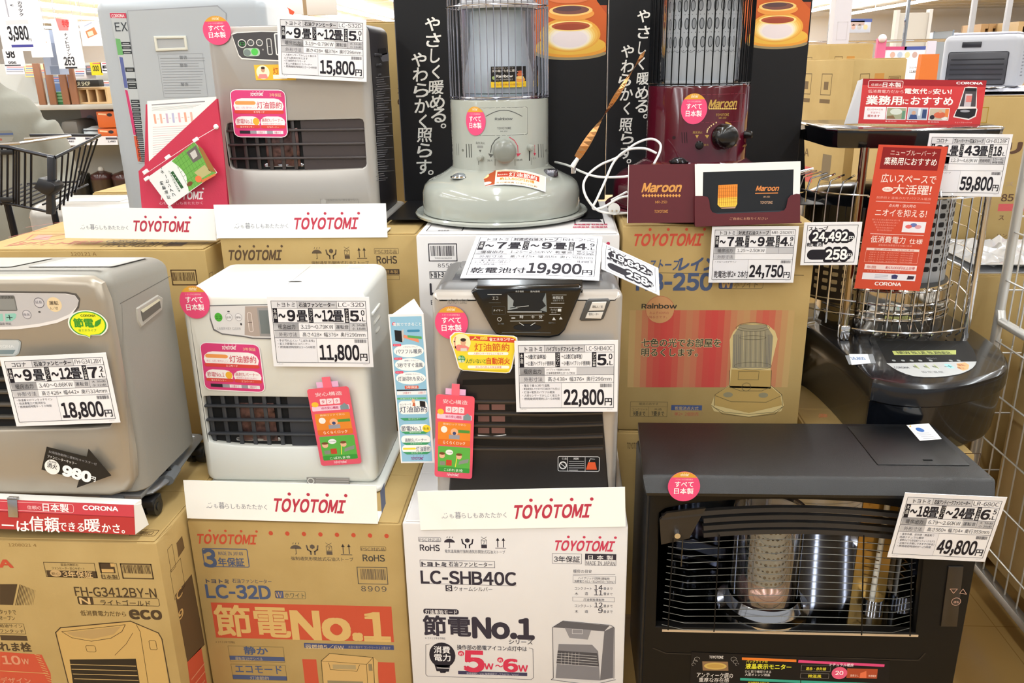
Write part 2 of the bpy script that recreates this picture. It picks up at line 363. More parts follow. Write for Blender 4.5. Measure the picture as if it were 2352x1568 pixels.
def price_card(fr, maker, kind, model, a, b, tank, out, noise, dims, notes, price, label, extra=None, batt=None, bend=None, rows=None, group='shop price cards'):
    f = Flat(fr, .0014, PAPERB, bend=bend); S = f.S; sx, sy = f.w/200, f.h/140
    X = lambda x: -f.w/2+x*sx
    Y = lambda y: y*sy
    r = lambda x0, y0, x1, y1, c, l=1: S.rect(X(x0), Y(y0), X(x1), Y(y1), c, l)
    t = lambda s, x, y, w, h, c=K, bb=0, l=3, sl=0: S.text(s, X(x), Y(y), h*sy, c, w*sx, bb, sl, l, fit=True)
    G1, G2, LN = 'd9d9dd', 'c2c2c6', '2a2838'
    r(9, 117, 58, 131, G1); r(58, 117, 136, 131, G2)
    r(9, 58, 58, 88.5, G2); r(9, 73.5, 58, 88.5, G1)
    for xx in (58, 136): r(xx, 117, xx+.5, 131, LN, 2)
    for yy in (117, 88.5, 73, 58): r(8, yy, 192, yy+.7, LN, 2)
    r(9, 10, 90, 58, 'e4e4ea'); r(90, 9, 90.5, 58, '888890', 2)
    t(maker, 20, 120, min(34, 9*len(maker)), 8.5, K, .01); t(kind, 62, 119.5, 70, 9.5, K, .02); t(model, 139, 120.5, 50, 8.5, '33313c', -0 or .0)
    for (x0, x1, s) in ((9, 18, '木造'), (79, 88, 'コンクリート'), (150, 158.5, 'タンク容量')):
        r(x0, 89.2, x1, 117, '17151f', 1)
        n = len(s); hh = min(10, 26/n)
        for i, ch in enumerate(s):
            if ch == 'ー': S.rect(X((x0+x1)/2-.4), Y(116-hh*(i+1)+.8), X((x0+x1)/2+.4), Y(116-hh*i-.8), 'f4f4f4', 2)
            else: S.text(ch, X(x0+1.5), Y(116-hh*(i+1)+.6), (hh-1.2)*sy, 'f4f4f4', (x1-x0-3)*sx, .0, 0, 2, fit=True)
    if rows:                                            # two small lines per cell
        for k, (s1, s2) in enumerate(rows):
            x = (21, 91)[k]; t(s1, x, 105, 40, 9, K, .01); t(s2, x, 92, 56, 9, K, .01)
    else:
        for s, x, w in ((a, 20, 56), (b, 91, 56)):
            body = s[1:-1] if s[0] == '~' else s[:-1]
            S.text('~', X(x), Y(99), 7*sy, K, 13*sx, .03, 0, 3, fit=True) if s[0] == '~' else None
            n = len(body); dx = 14 if s[0] == '~' else 0; wd = 56-dx-21
            t(body, x+dx+(1 if n > 1 else 4), 92.5, wd if n > 1 else 14, 21, K, .035); t('畳', x+36, 91.5, 20, 22, K, .02)
    t(tank[0], 161, 92.5, 16 if len(tank[0]) < 2 else 19, 20, K, .035); r(178.5, 92.5, 181.5, 95.5, K, 3) if tank[1] else None
    if tank[1]: t(tank[1], 182.5, 104, 6.5, 10, K, .02)
    t('L', 184, 92.5, 6, 8, K, .02)
    t('暖房出力', 17, 76, 34, 9.5, K, .0)
    if isinstance(out, tuple):
        t(out[0], 61, 81.5, 46, 5, K); t(out[1], 61, 75, 56, 5, K); r(120, 73.7, 192, 88.3, G2)
    else:
        t(out, 62, 77, min(64, 6.2*len(out)), 8, K)
        r(129, 73.7, 192, 88.3, G2); r(158, 73.7, 158.5, 88.3, LN, 2)
        if noise: 
            t(noise[0], 131, 77, 25, 8, K); t(noise[1], 163, 82, 26, 5, K); t(noise[2], 163, 75, 26, 5, K)
    t('外形寸法', 17, 61, 36, 8.5, '55535e')
    if dims: t(dims, 64, 61, 124, 9, K)
    for i, s in enumerate(notes): t(s, 13, 50.5-i*6.6, min(74, 4.9*len(s)), 5.0, '302e38')
    if extra: t(extra, 12, 13, 80, 17, K, .015)
    S.barcode(X(166), Y(49), X(189), Y(56), '333340', 2, len(price)+int(price[0]))
    t(price, 95, 13 if ',' not in price else 11, 78, 33, K, .032); t('円', 175, 13, 14, 14, K, .02)
    S.frame(X(7), Y(8), X(193), Y(132), .9*sx, K, 2)
    t('レギュラー', 9, 4.2, 12, 2, '777777'); t('プライス', 180, 4.2, 10, 2, '777777')
    return f.done('price_card', label, 'price card', group)
def battery_card(fr, p1, p2, label):
    f = Flat(fr, .0014, PAPERB); S = f.S; w, h = f.w, f.h
    S.frame(-w*.44, h*.06, w*.44, h*.94, w*.008, K, 1)
    S.text('ストープ'.replace('プ', 'ブ'), -w*.41, h*.81, h*.1, K, w*.33, .02, 0, 3, fit=True)
    S.text('乾電池', -w*.42, h*.44, h*.09, K, w*.28, .02, 0, 3, fit=True)
    for y, s, x0 in ((.54, p1, -.33), (.13, p2, -.07)):
        S.rr(-w*.4, h*y, w*.4, h*(y+.24), h*.118, K, 1)
        S.text(s, w*x0-w*.015, h*(y-.02), h*.28, K, w*(.63 if x0 < -.2 else .39), .11, 0, 2, fit=True)
        S.text(s, w*x0, h*(y+.005), h*.23, 'f8f8f8', w*(.6 if x0 < -.2 else .36), .035, 0, 4, fit=True)
        S.text('円', w*.3, h*(y+.035), h*.1, 'ffffff', w*.08, .02, 0, 5, fit=True)
    return f.done('price_card', label, 'price card', 'stove and battery price cards')
def slogan(S, x, y, w, h, c):
    """A smiling heart character followed by the makers' slogan."""
    u = w/10.4
    S.ring(x+.55*u, y+h*.5, .42*u, h*.42, .085*u, c, 2, 200, 355, 14); S.ell(x+.06*u, y+h*.15, .08*u, .08*u, c, 2, 8)
    S.ell(x+.45*u, y+h*.72, .07*u, .07*u, c, 2, 8); S.ell(x+.75*u, y+h*.8, .07*u, .07*u, c, 2, 8)
    S.text('も', x+1.25*u, y+h*.1, h*.6, c, .65*u, .0, 0, 3, fit=True); S.text('暮', x+2.1*u, y, h, c, 1.0*u, .0, 0, 3, fit=True)
    S.text('らしもあたたかく', x+3.2*u, y+h*.05, h*.75, c, 7.1*u, .0, 0, 3, fit=True)
def brand_strip(BL, BR, TL, Y, label, zt):
    fr = frame3(BL, BR, TL, Y, R(4)); f = Flat(fr, .0016, PAPER); w, h = f.w, f.h
    y0 = max(0, (zt-f.mw.translation.z)/math.cos(R(4)))+.0012                # the fold that lies on the box top
    f.m.loops([[(-w/2, y0, -.0016), (w/2, y0, -.0016), (w/2, y0+.0016, -.0016), (-w/2, y0+.0016, -.0016)], [(-w/2, y0+.0032, -.045), (w/2, y0+.0032, -.045), (w/2, y0+.0048, -.045), (-w/2, y0+.0048, -.045)]], PAPER)
    f.S.logo(-w/2+w*.455, h*.26, w*.4, h*.5, 'b8384c'); slogan(f.S, -w/2+w*.11, h*.28, w*.32, h*.18, '8a8c96')
    return f.done('brand_strip', label, 'shelf sign', 'white folded brand strips in front of the heaters')
def made_sticker(S, cx, cy, rx, ry, back=True, px=True):
    """Round pink tag with an amber cap."""
    if px: o = S.at(cx, cy); X = abs(S.at(cx+rx, cy)[0]-o[0]); Y = abs(S.at(cx, cy-ry)[1]-o[1])
    else: o = (cx, cy); X, Y = rx, ry
    x, y = o
    S.ell(x, y, X, Y, 'e8507e', 3, 36)
    a0 = 38
    S.poly([(x+X*math.cos(R(a)), y+Y*math.sin(R(a))) for a in range(a0, 181-a0, 8)], 'd9a03c', 4)
    S.logo(x-X*.28, y+Y*.72, X*.56, Y*.2, 'fff3d8', 5)
    S.text('トヨトミの石油暖房機は', x, y+Y*.43, Y*.11, 'f7c6d2', X*1.05, 0, 0, 5, anchor='c', fit=True)
    S.text('すべて', x, y-Y*.02, Y*.36, 'ffffff', X*1.15, .012, 0, 5, anchor='c', fit=True)
    S.text('日本製', x, y-Y*.5, Y*.4, 'ffffff', X*1.2, .012, 0, 5, anchor='c', fit=True)
def tag_part(th, name, O, U, V, draw, label=None, slab=None, parent=None, th_=.0008, stock=PAPERB):
    """A thin sticker as a part of thing th: slab = outline in the sheet's own metres."""
    m = M(); S = Sheet(m, O, U, V, th.mw)
    if slab:
        S2 = S; n = S.N
        m.loops([[tuple(S.O+S.U*x+S.V*y+n*e) for x, y in slab] for e in (-th_, 0)], stock)
    draw(S); return th.part(m, name, label, parent, 0)
def saver_sticker(S, p):
    """Magenta sticker: four corner pixels TL, TR, BR, BL of its outline."""
    q = [S.at(*c) for c in p]; TL, TR, BR, BL = [Vector(c) for c in q]
    B = lambda u, v: tuple((TL*(1-u)+TR*u)*(1-v)+(BL*(1-u)+BR*u)*v)     # u right, v down
    def rr(u0, v0, u1, v1, c, l, k=.12):
        pr = rrect(u1-u0, v1-v0, min(v1-v0, u1-u0)*k*2, 3, (u0+u1)/2, (v0+v1)/2); S.poly([B(*a) for a in pr], c, l)
    rot = math.atan2((TR-TL).y, (TR-TL).x); W = (TR-TL).length; H = (BL-TL).length
    tx = lambda s, u, v, w, h, c, b=0.: S.text(s, *B(u, v), H*h, c, W*w, b, 0, 6, fit=True, rot=rot)
    rr(-.015, -.02, 1.015, 1.02, 'f6eef2', 1, .06); rr(0, 0, 1, 1, 'd8437e', 2, .05)
    S.logo(*B(.36, .12), W*.26, H*.1, 'ffffff', 6); tx('3年保証', .72, .13, .22, .07, 'f6d9a8')
    for v0, v1, u0, u1 in ((.17, .5, .03, .97), (.56, .82, .03, .5), (.56, .82, .51, .98)):
        rr(u0, v0, u1, v1, 'f7f2f2', 3, .3); rr(u0, v1-.075, u1, v1, 'd84a40', 4, .3)
    rr(.06, .23, .45, .31, 'f2a05a', 4, .45); tx('約３．６円/時でかしこく', .08, .4, .37, .05, 'd88aa0'); tx('灯油節約', .47, .39, .46, .15, 'd0405a', .005)
    tx('エコモード', .4, .485, .2, .04, 'ffffff'); tx('節電No.1', .06, .72, .3, .11, 'c8405a', .0); S.ell(*B(.43, .67), W*.06, H*.08, 'f0b43c', 5, 16)
    tx('高耐久バーナー', .54, .68, .4, .08, 'c8405a'); tx('長期間の使用でも安心', .55, .735, .36, .035, 'd88aa0'); tx('省エネセンサー', .12, .81, .26, .04, 'ffe8e0'); tx('エコバーナー', .63, .81, .22, .04, 'ffe8e0')
    for u0, u1, c in ((.1, .3, '2b2630'), (.3, .42, '9a9aa2'), (.42, .62, 'e8e6ea'), (.62, .73, '9a9aa2'), (.73, .93, 'e8e6ea')): rr(u0, .87, u1, .94, c, 4, .0001)
    tx('12畳まで', .45, .93, .13, .045, 'c8405a'); tx('9畳まで', .76, .93, .12, .045, 'c8405a')
def hang_tag(fr, label):
    f = Flat(fr, .001, mat('e9566c', .35, coat=.3), r=.006); S = f.S; w, h = f.w, f.h
    f.m.box(-w*.1, w*.1, h*.99, h*1.13, -.003, -.0008, mat('f06a80', .4)); f.m.box(-w*.26, w*.26, h*1.0, h*1.07, -.0035, -.003, mat('e9b6dc', .3, name='lilac_tape'))
    T = lambda s, x, y, ww, hh, c, b=0.: S.text(s, x*w, y*h, hh*h, c, ww*w, b, 0, 4, anchor='c', fit=True)
    T('安心構造', 0, .9, .64, .05, 'fbd6da', .01)
    for i, ch in enumerate('タンク'): S.rr(w*(-.24+.165*i), h*.795, w*(-.09+.165*i), h*.865, w*.02, 'f6dfe4', 2); S.text(ch, w*(-.2+.165*i), h*.81, h*.04, 'c84a60', w*.07, .01, 0, 4, fit=True)
    S.rr(-w*.46, h*.715, w*.44, h*.775, w*.02, 'f3c9de', 1); T('Wの安心機能', -.03, .73, .42, .036, 'c8406a', .005); S.ell(-w*.37, h*.8, w*.085, h*.033, 'f2c03c', 3, 18)
    S.poly([(w*.22, h*.715), (w*.42, h*.715), (w*.42, h*.765), (w*.36, h*.785), (w*.33, h*.8), (w*.3, h*.785), (w*.22, h*.765)], '7d9398', 3)
    S.rr(-w*.43, h*.4, w*.42, h*.68, w*.03, 'e88a30', 1); S.rr(-w*.43, h*.4, w*.42, h*.47, w*.03, 'e07028', 2); T('らくらくロック', .0, .415, .58, .038, 'fdeedd', .01); T('簡単ロックで安心', 0, .645, .6, .025, 'fbe0c0')
    S.ell(-w*.27, h*.59, w*.085, h*.04, 'f4efe8', 3, 16); S.rect(w*.1, h*.56, w*.4, h*.595, '4f9440', 3); S.rr(-w*.14, h*.48, w*.14, h*.53, w*.01, '9a9aa4', 3); S.ell(0, h*.565, w*.1, h*.045, 'f0b48a', 2, 16); S.ell(0, h*.55, w*.045, h*.02, '3c4a78', 4, 12)
    S.rr(-w*.42, h*.07, w*.43, h*.385, w*.03, '5fb048', 1); S.rr(-w*.42, h*.07, w*.43, h*.13, w*.03, '3f9a3c', 2); T('こぼれま栓', .0, .08, .5, .036, 'eef7e6', .005)
    S.ell(-w*.12, h*.315, w*.1, h*.032, 'f2f2ee', 3, 16); T('ラクラク給油', -.12, .307, .15, .014, '303030')
    for x, c in ((-.31, 'eeb795'), (.14, 'eeb795')): S.ell(w*x, h*.27, w*.075, h*.034, c, 3, 16); S.ell(w*x, h*.295, w*.08, h*.016, '7a4a2a', 4, 12)
    S.rr(-w*.2, h*.15, -w*.05, h*.22, w*.01, 'c8482e', 3); S.rr(-w*.36, h*.15, -w*.22, h*.2, w*.01, '8b8b7c', 3)
    S.poly([(w*.13, h*.17), (w*.38, h*.2), (w*.4, h*.25), (w*.15, h*.215)], '8c9086', 3); S.line([(w*.05, h*.14), (w*.08, h*.25)], w*.02, 'f2e24a', 3)
    S.logo(-w*.18, h*.025, w*.34, h*.035, 'fbe4e8', 3)
    return f.done('hang_tag', label, 'hang tag', 'pink safety hang tags on the heaters')
# ================================================================== setting
m = M(); FLOORM = mat('a5854f', .3, name='wood_vinyl', noise=(2.2, '947340', .8)); m.box(-30, 30, -8, 45, -.02, 0, FLOORM)
Sf = Sheet(m, (0, 0, 0), (1, 0, 0), (0, 1, 0))
for i in range(-12, 14): Sf.rect(i*.3-.0015, -1, i*.3+.0015, 8, '8a6a3a', 2)
for j in range(0, 12):
    Sf.rect(-4, j*.6+.2-.0015, 5, j*.6+.2+.0015, '8a6a3a', 2)
tag(m.obj('floor'), 'warm wood look vinyl floor of the shop', 'floor', kind='structure')
m = M(); m.box(-30, 30, -8, 45, 3.6, 3.65, mat('eeede9', .9, name='ceiling_paint'))
for i in range(-4, 22): m.box(-30, 30, i*2-.03, i*2+.03, 3.57, 3.6, mat('dedbd6', .8))
tag(m.obj('ceiling'), 'white panelled shop ceiling', 'ceiling', kind='structure')
# ================================================================== cardboard boxes
def carton(name, label, x0, x1, y0, dep, z0, z1, m_, draw, draw_side=None, draw_top=None, group=None, cat='cardboard box', rz=0., wear=.004):
    t = Thing(name, label, cat, ((x0+x1)/2, y0, z0), rz, group); w = (x1-x0)/2; h = z1-z0; m = M()
    m.box(-w, w, 0, dep, 0, h, m_, wear, 2)
    S = Sheet(m, (0, 0, 0), (1, 0, 0), (0, 0, 1), t.mw); draw and draw(S)
    if draw_side: draw_side(Sheet(m, (w, 0, 0), (0, 1, 0), (0, 0, 1), t.mw))
    t.part(m, 'carton', None, None, 30)
    f = M(); fm = m_; 
    f.box(-w+.006, w-.006, .004, dep/2-.001, h, h+.0035, fm, .0015, 1); f.box(-w+.006, w-.006, dep/2+.001, dep-.004, h, h+.0035, fm, .0015, 1)
    if draw_top: draw_top(Sheet(f, (0, 0, h+.0037), (1, 0, 0), (0, 1, 0), t.mw))
    t.part(f, 'top_flap', None, None, 30)
    return t
BRN, RED, BLU, TAN = '4a3420', 'c05038', '4a5878', 'c8a468'
def umbrella_row(S, px, y, sc, c):
    """the four handling marks: keep dry, handle with care, stack limit, this way up."""
    o = S.at(px[0], y); u = abs(S.at(px[0], y-sc)[1]-o[1])
    def c_(x): return S.at(x, y)[0]
    y0 = o[1]; x = c_(px[0])
    S.poly([(x+u*.42*math.cos(R(a)), y0+u*.45+u*.32*math.sin(R(a))) for a in range(0, 181, 15)], c, 2); S.line([(x, y0+u*.5), (x, y0+.02*u), (x-u*.08, y0)], u*.05, c, 2)
    for k in (-.2, 0, .22): S.line([(x+u*k, y0+u*.85), (x+u*(k+.06), y0+u*.97)], u*.04, c, 2)
    x = c_(px[1]); S.poly([(x+u*.2*math.cos(R(a)), y0+u*.65+u*.2*math.sin(R(a))) for a in range(30, 390, 60)], c, 2)
    for s in (-1, 1): S.line([(x+s*u*.42, y0+u*.75), (x+s*u*.36, y0+u*.4), (x+s*u*.15, y0+u*.25), (x+s*u*.15, y0)], u*.11, c, 2)
    x = c_(px[2]); S.rect(x-u*.22, y0, x+u*.22, y0+u*.3, c, 2); S.frame(x-u*.22, y0+u*.33, x+u*.22, y0+u*.7, u*.03, c, 2); S.text('7', x, y0+u*.38, u*.25, c, u*.2, 0, 0, 3, anchor='c', fit=True)
    S.line([(x-u*.22, y0+u*.72), (x+u*.22, y0+u)], u*.03, c, 2); S.line([(x+u*.22, y0+u*.72), (x-u*.22, y0+u)], u*.03, c, 2)
    x = c_(px[3]); S.rect(x-u*.42, y0, x+u*.42, y0+u*.05, c, 2)
    for s in (-.22, .22):
        S.rect(x+s*u-u*.035, y0+u*.1, x+s*u+u*.035, y0+u*.8, c, 2); S.poly([(x+s*u-u*.14, y0+u*.68), (x+s*u+u*.14, y0+u*.68), (x+s*u, y0+u*.95)], c, 2)
def d_lc32(S):
    S.plogo(452, 1247, 598, 32, RED)
    for i in range(8): S.pe(622+38*i, 1224+i*.9, 5, 5, RED, 2)
    S.pf(463, 1258, 574, 1303, .002, BLU, 2, .004); S.pt('3', 470, 1301, 498, 40, BLU, .03); S.pt('MADE IN JAPAN', 502, 1274, 558, 8, BLU); S.pt('年保証', 503, 1299, 562, 19, BLU, .02)
    umbrella_row(S, (681, 719, 757, 796), 1272, 27, '5a5048'); S.pt('強制通気形開放式石油ストーブ', 669, 1286, 812, 9, '5a5048')
    S.pf(827, 1254, 887, 1265, .0008, '6a5a40', 2, .002); S.pt('PSC対応品', 830, 1264, 884, 8, '5a5048'); S.pt('RoHS', 834, 1288, 884, 15, '4a4640', .02)
    S.pf(819, 1301, 892, 1342, .0016, '55504c', 2); S.pbar(829, 1307, 885, 1330, '5a5048', 2, 4); S.pt('8909', 830, 1357, 888, 12, '4a4a50', .0, 0, 3, .12)
    S.pt('トヨトミ', 474, 1338, 526, 9, '3c4258', .03); S.pt('石油ファンヒーター', 534, 1338, 624, 10, '4a5064')
    S.pt('LC-32D', 476, 1372, 622, 30, BLU, .03); S.pr(631, 1356, 652, 1373, '50587a', 2, .002); S.pt('W', 634, 1371, 648, 12, TAN); S.pf(631, 1356, 703, 1375, .0008, '5a5e50', 2, .003); S.pt('ホワイト', 655, 1372, 700, 11, '50584c')
    a = S.at(484, 1383); b = S.at(905, 1474); S.rect(a[0], b[1], b[0], a[1], RED, 1)
    S.pt('節電', 500, 1459, 668, 70, 'd0ac6c', .02, 0, 3); S.pt('No.1', 676, 1466, 894, 62, 'd0ac6c', .04, 0, 3)
    S.pt('※２０１１年７月現在', 496, 1467+9, 540, 5, '6a5238')
    S.pr(698, 1476, 905, 1492, '3f4a74', 2); S.pt('弱燃焼5/6W', 702, 1489, 790, 10, 'c8b490', .01); S.pt('木造９畳まで　コンクリート１２畳まで'.replace('　', ' '), 800, 1488, 897, 6, 'a89c88')
    S.pf(523, 1482, 655, 1521, .0008, '6e6040', 2); S.pt('静か', 562, 1502, 616, 18, BLU, .02); S.pr(527, 1505, 654, 1518, '4a5578', 2); S.pt('運転音18デシベル', 541, 1515, 604, 8, 'b8a884')
    S.pf(530, 1524, 660, 1563, .0008, '6e6040', 2); S.pt('エコモード', 542, 1544, 648, 18, BLU, .01); S.pr(534, 1549, 660, 1562, '4a5578', 2); S.pt('灯油節約', 575, 1560, 618, 8, 'b8a884')
    S.pr(694, 1513, 736, 1600, RED, 1); S.pr(866, 1520, 912, 1600, RED, 1)
    o = 'c8a468'; S.pp([(738, 1516), (756, 1500), (858, 1508), (868, 1518), (868, 1600), (745, 1600)], TAN, 2)
    S.pl([(745, 1600), (738, 1517), (757, 1500), (857, 1509), (862, 1600)], .0015, '54482c', 3); S.pl([(738, 1517), (842, 1525), (857, 1509)], .001, '54482c', 3); S.pl([(842, 1525), (846, 1600)], .001, '54482c', 3)
    S.pl([(755, 1521), (759, 1537), (820, 1541), (826, 1526)], .001, '54482c', 3); S.pr(764, 1525, 818, 1537, 'a8946a', 3); S.pr(752, 1562, 836, 1590, '8a7c5c', 3); S.pr(846, 1524, 856, 1540, '8a7a58', 3)
b_lc = carton('cardboard_box', 'brown box with red energy saving banner under the white heater', -.785, -.331, 1.48, .42, .10, .605, CARD, d_lc32,
  lambda S: (S.pr(873, 1130, 886, 1156, BLU, 1)), lambda S: None, group='heater cartons')
def d_shb(S):
    D = '34303c'
    S.plogo(1271, 1263, 1418, 34, 'c8405a')
    S.pf(960, 1233, 1013, 1244, .0008, '6a6870', 2, .002); S.pt('PSC対応品', 963, 1243, 1010, 8, '5c5a64'); S.pt('RoHS', 965, 1264, 1010, 14, D, .02); umbrella_row(S, (1033, 1074, 1112, 1150), 1257, 26, D); S.pt('電気温風機付強制通気形開放式石油ストーブ', 1022, 1269, 1160, 8, '5c5a64')
    S.pf(964, 1285, 1137, 1304, .001, '605e68', 2); S.pt('トヨトミ', 969, 1299, 1025, 9, D, .05); S.pt('石油ファンヒーター', 1031, 1300, 1131, 11, D, .01)
    S.pt('LC-SHB40C', 968, 1339, 1185, 29, D, .028); S.pl([(968, 1339), (1186, 1345)], .0009, D, 2)
    S.pr(1023, 1343, 1039, 1357, D, 2); S.pt('S', 1026, 1355, 1036, 10, 'e4e2e2', .02); S.pt('ウォームシルバー', 1043, 1356, 1131, 10, D)
    S.pf(1268, 1270, 1336, 1295, .0008, '605e68', 2); S.pt('3年保証', 1272, 1290, 1332, 14, D, .01); S.pf(1344, 1271, 1415, 1299, .0008, '605e68', 2); S.pr(1344, 1271, 1415, 1286, D, 2); S.pt('日本製', 1351, 1284, 1408, 10, 'e8e6e6', .01, 0, 4, .4); S.pt('MADE IN JAPAN', 1347, 1297, 1412, 9, D)
    S.pt('暖房の目安', 1317, 1315, 1359, 8, D); S.pl([(1316, 1318), (1413, 1319)], .0008, D, 2); S.pf(1316, 1321, 1414, 1340, .0006, '605e68', 2); S.pt('ハイブリッド(同時)運転時', 1328, 1330, 1400, 6, D); S.pt('消費電力 811/812W(50/60Hz)', 1319, 1337, 1411, 6, D)
    for y, n, k in ((1354, '14', 'コンクリート'), (1366, '11', '木　造'), (1394, '12', 'コンクリート'), (1407, '9', '木　造')):
        if len(k) > 4: S.pt(k, 1320, y, 1359, 7, D)
        else: S.pt('木', 1320, y, 1328, 7, D); S.pt('造', 1343, y, 1351, 7, D)
        S.pt(n, 1365 if len(n) > 1 else 1374, y, 1384, 11, D, .01); S.pt('畳まで', 1386, y, 1407, 6, D)
    S.pf(1315, 1370, 1412, 1382, .0006, '605e68', 2); S.pt('灯油単独運転時', 1340, 1379, 1388, 6, D)
    S.pr(972, 1397, 1054, 1411, D, 2, .005); S.pt('灯油単独モード', 977, 1409, 1050, 10, 'ece9e9', .01)
    S.pt('節電', 974, 1458, 1081, 45, D, .025); S.pt('No.1', 1088, 1463, 1225, 44, D, .045); S.pt('シリーズ', 1169, 1478, 1224, 11, D, .01); S.pt('※２０１２年６月現在', 977, 1467, 1023, 5, '605e68')
    S.pl([(986, 1478), (978, 1480), (978, 1548), (982, 1552), (1220, 1560), (1225, 1556), (1224, 1490), (1215, 1487)], .001, '4a4854', 2)
    S.pe(1016, 1504, 30, 29, '24222c', 2); S.pp([(998, 1526), (1034, 1527), (1031, 1542), (1003, 1541)], '24222c', 2); S.pl([(1004, 1530+3), (1032, 1534)], .0015, 'dcd9d8', 3); S.pp([(1010, 1541), (1025, 1541), (1023, 1545), (1012, 1545)], '24222c', 2)
    S.pt('消費', 997, 1499, 1034, 16, 'eeecec', .01); S.pt('電力', 998, 1517, 1035, 16, 'eeecec', .01)
    S.pt('操作部の節電アイコン点灯中は', 1050, 1491, 1210, 11, D, .01)
    S.pt('5', 1068, 1540, 1110, 45, 'cc3450', .04); S.pt('W', 1113, 1536, 1133, 13, 'cc3450', .03); S.pt('~', 1138, 1531, 1155, 5, 'cc3450', .02); S.pt('6', 1158, 1541, 1188, 28, 'cc3450', .04); S.pt('W', 1191, 1541, 1212, 14, 'cc3450', .03)
    for cx, cy in ((1059, 1500), (1149, 1515)): S.pe(cx, cy, 7, 6, 'cc3450', 2); S.pt('約', cx-4, cy+4, cx+4, 7, 'eeecec')
    S.pr(1052, 1540, 1211, 1552, '3c3a56', 1); S.pt('弱燃焼時5/6W 強燃焼時11/12W(50/60Hz)', 1072, 1550, 1192, 7, 'b8b6c0', 0, 0, 2)
    # drawing of the heater
    L = '4c4a50'
    S.pp([(1269, 1440), (1293, 1425), (1403, 1435), (1411, 1440), (1410, 1560), (1360, 1567), (1272, 1560)], 'c9c6c6', 2)
    S.pp([(1270, 1440), (1293, 1426), (1400, 1436), (1388, 1449), (1297, 1442)], '5c5a5e', 3); S.pp([(1388, 1449), (1410, 1438), (1408, 1556), (1378, 1562)], '68666a', 3)
    S.pp([(1297, 1441), (1358, 1446), (1350, 1468), (1308, 1464)], '8a888c', 4); S.pf(1314, 1444, 1338, 1455, .0007, 'e0dede', 5); S.pp([(1283, 1478), (1360, 1480), (1374, 1495), (1378, 1562), (1276, 1556)], '7c7a7e', 4); S.pp([(1281, 1493), (1372, 1499), (1376, 1530), (1278, 1523)], '4a484c', 5)
    for k in range(5): S.pl([(1281-k*.6, 1499+k*6), (1370+k, 1506+k*6)], .0011, 'c4c2c2', 6)
    for k in range(6): S.pl([(1290+k*8, 1498), (1289+k*8, 1526)], .0008, 'a8a6a6', 6)
    S.pl([(1269, 1440), (1293, 1425), (1403, 1435), (1411, 1441), (1410, 1557)], .0012, L, 6); S.pl([(1269, 1440), (1271, 1556), (1266, 1560), (1360, 1572), (1414, 1560)], .0012, L, 6)
b_shb = carton('cardboard_box', 'white printed box with light bulb picture under the black fronted heater', -.325, .132, 1.462, .42, .10, .62, CARDW, d_shb, group='heater cartons')
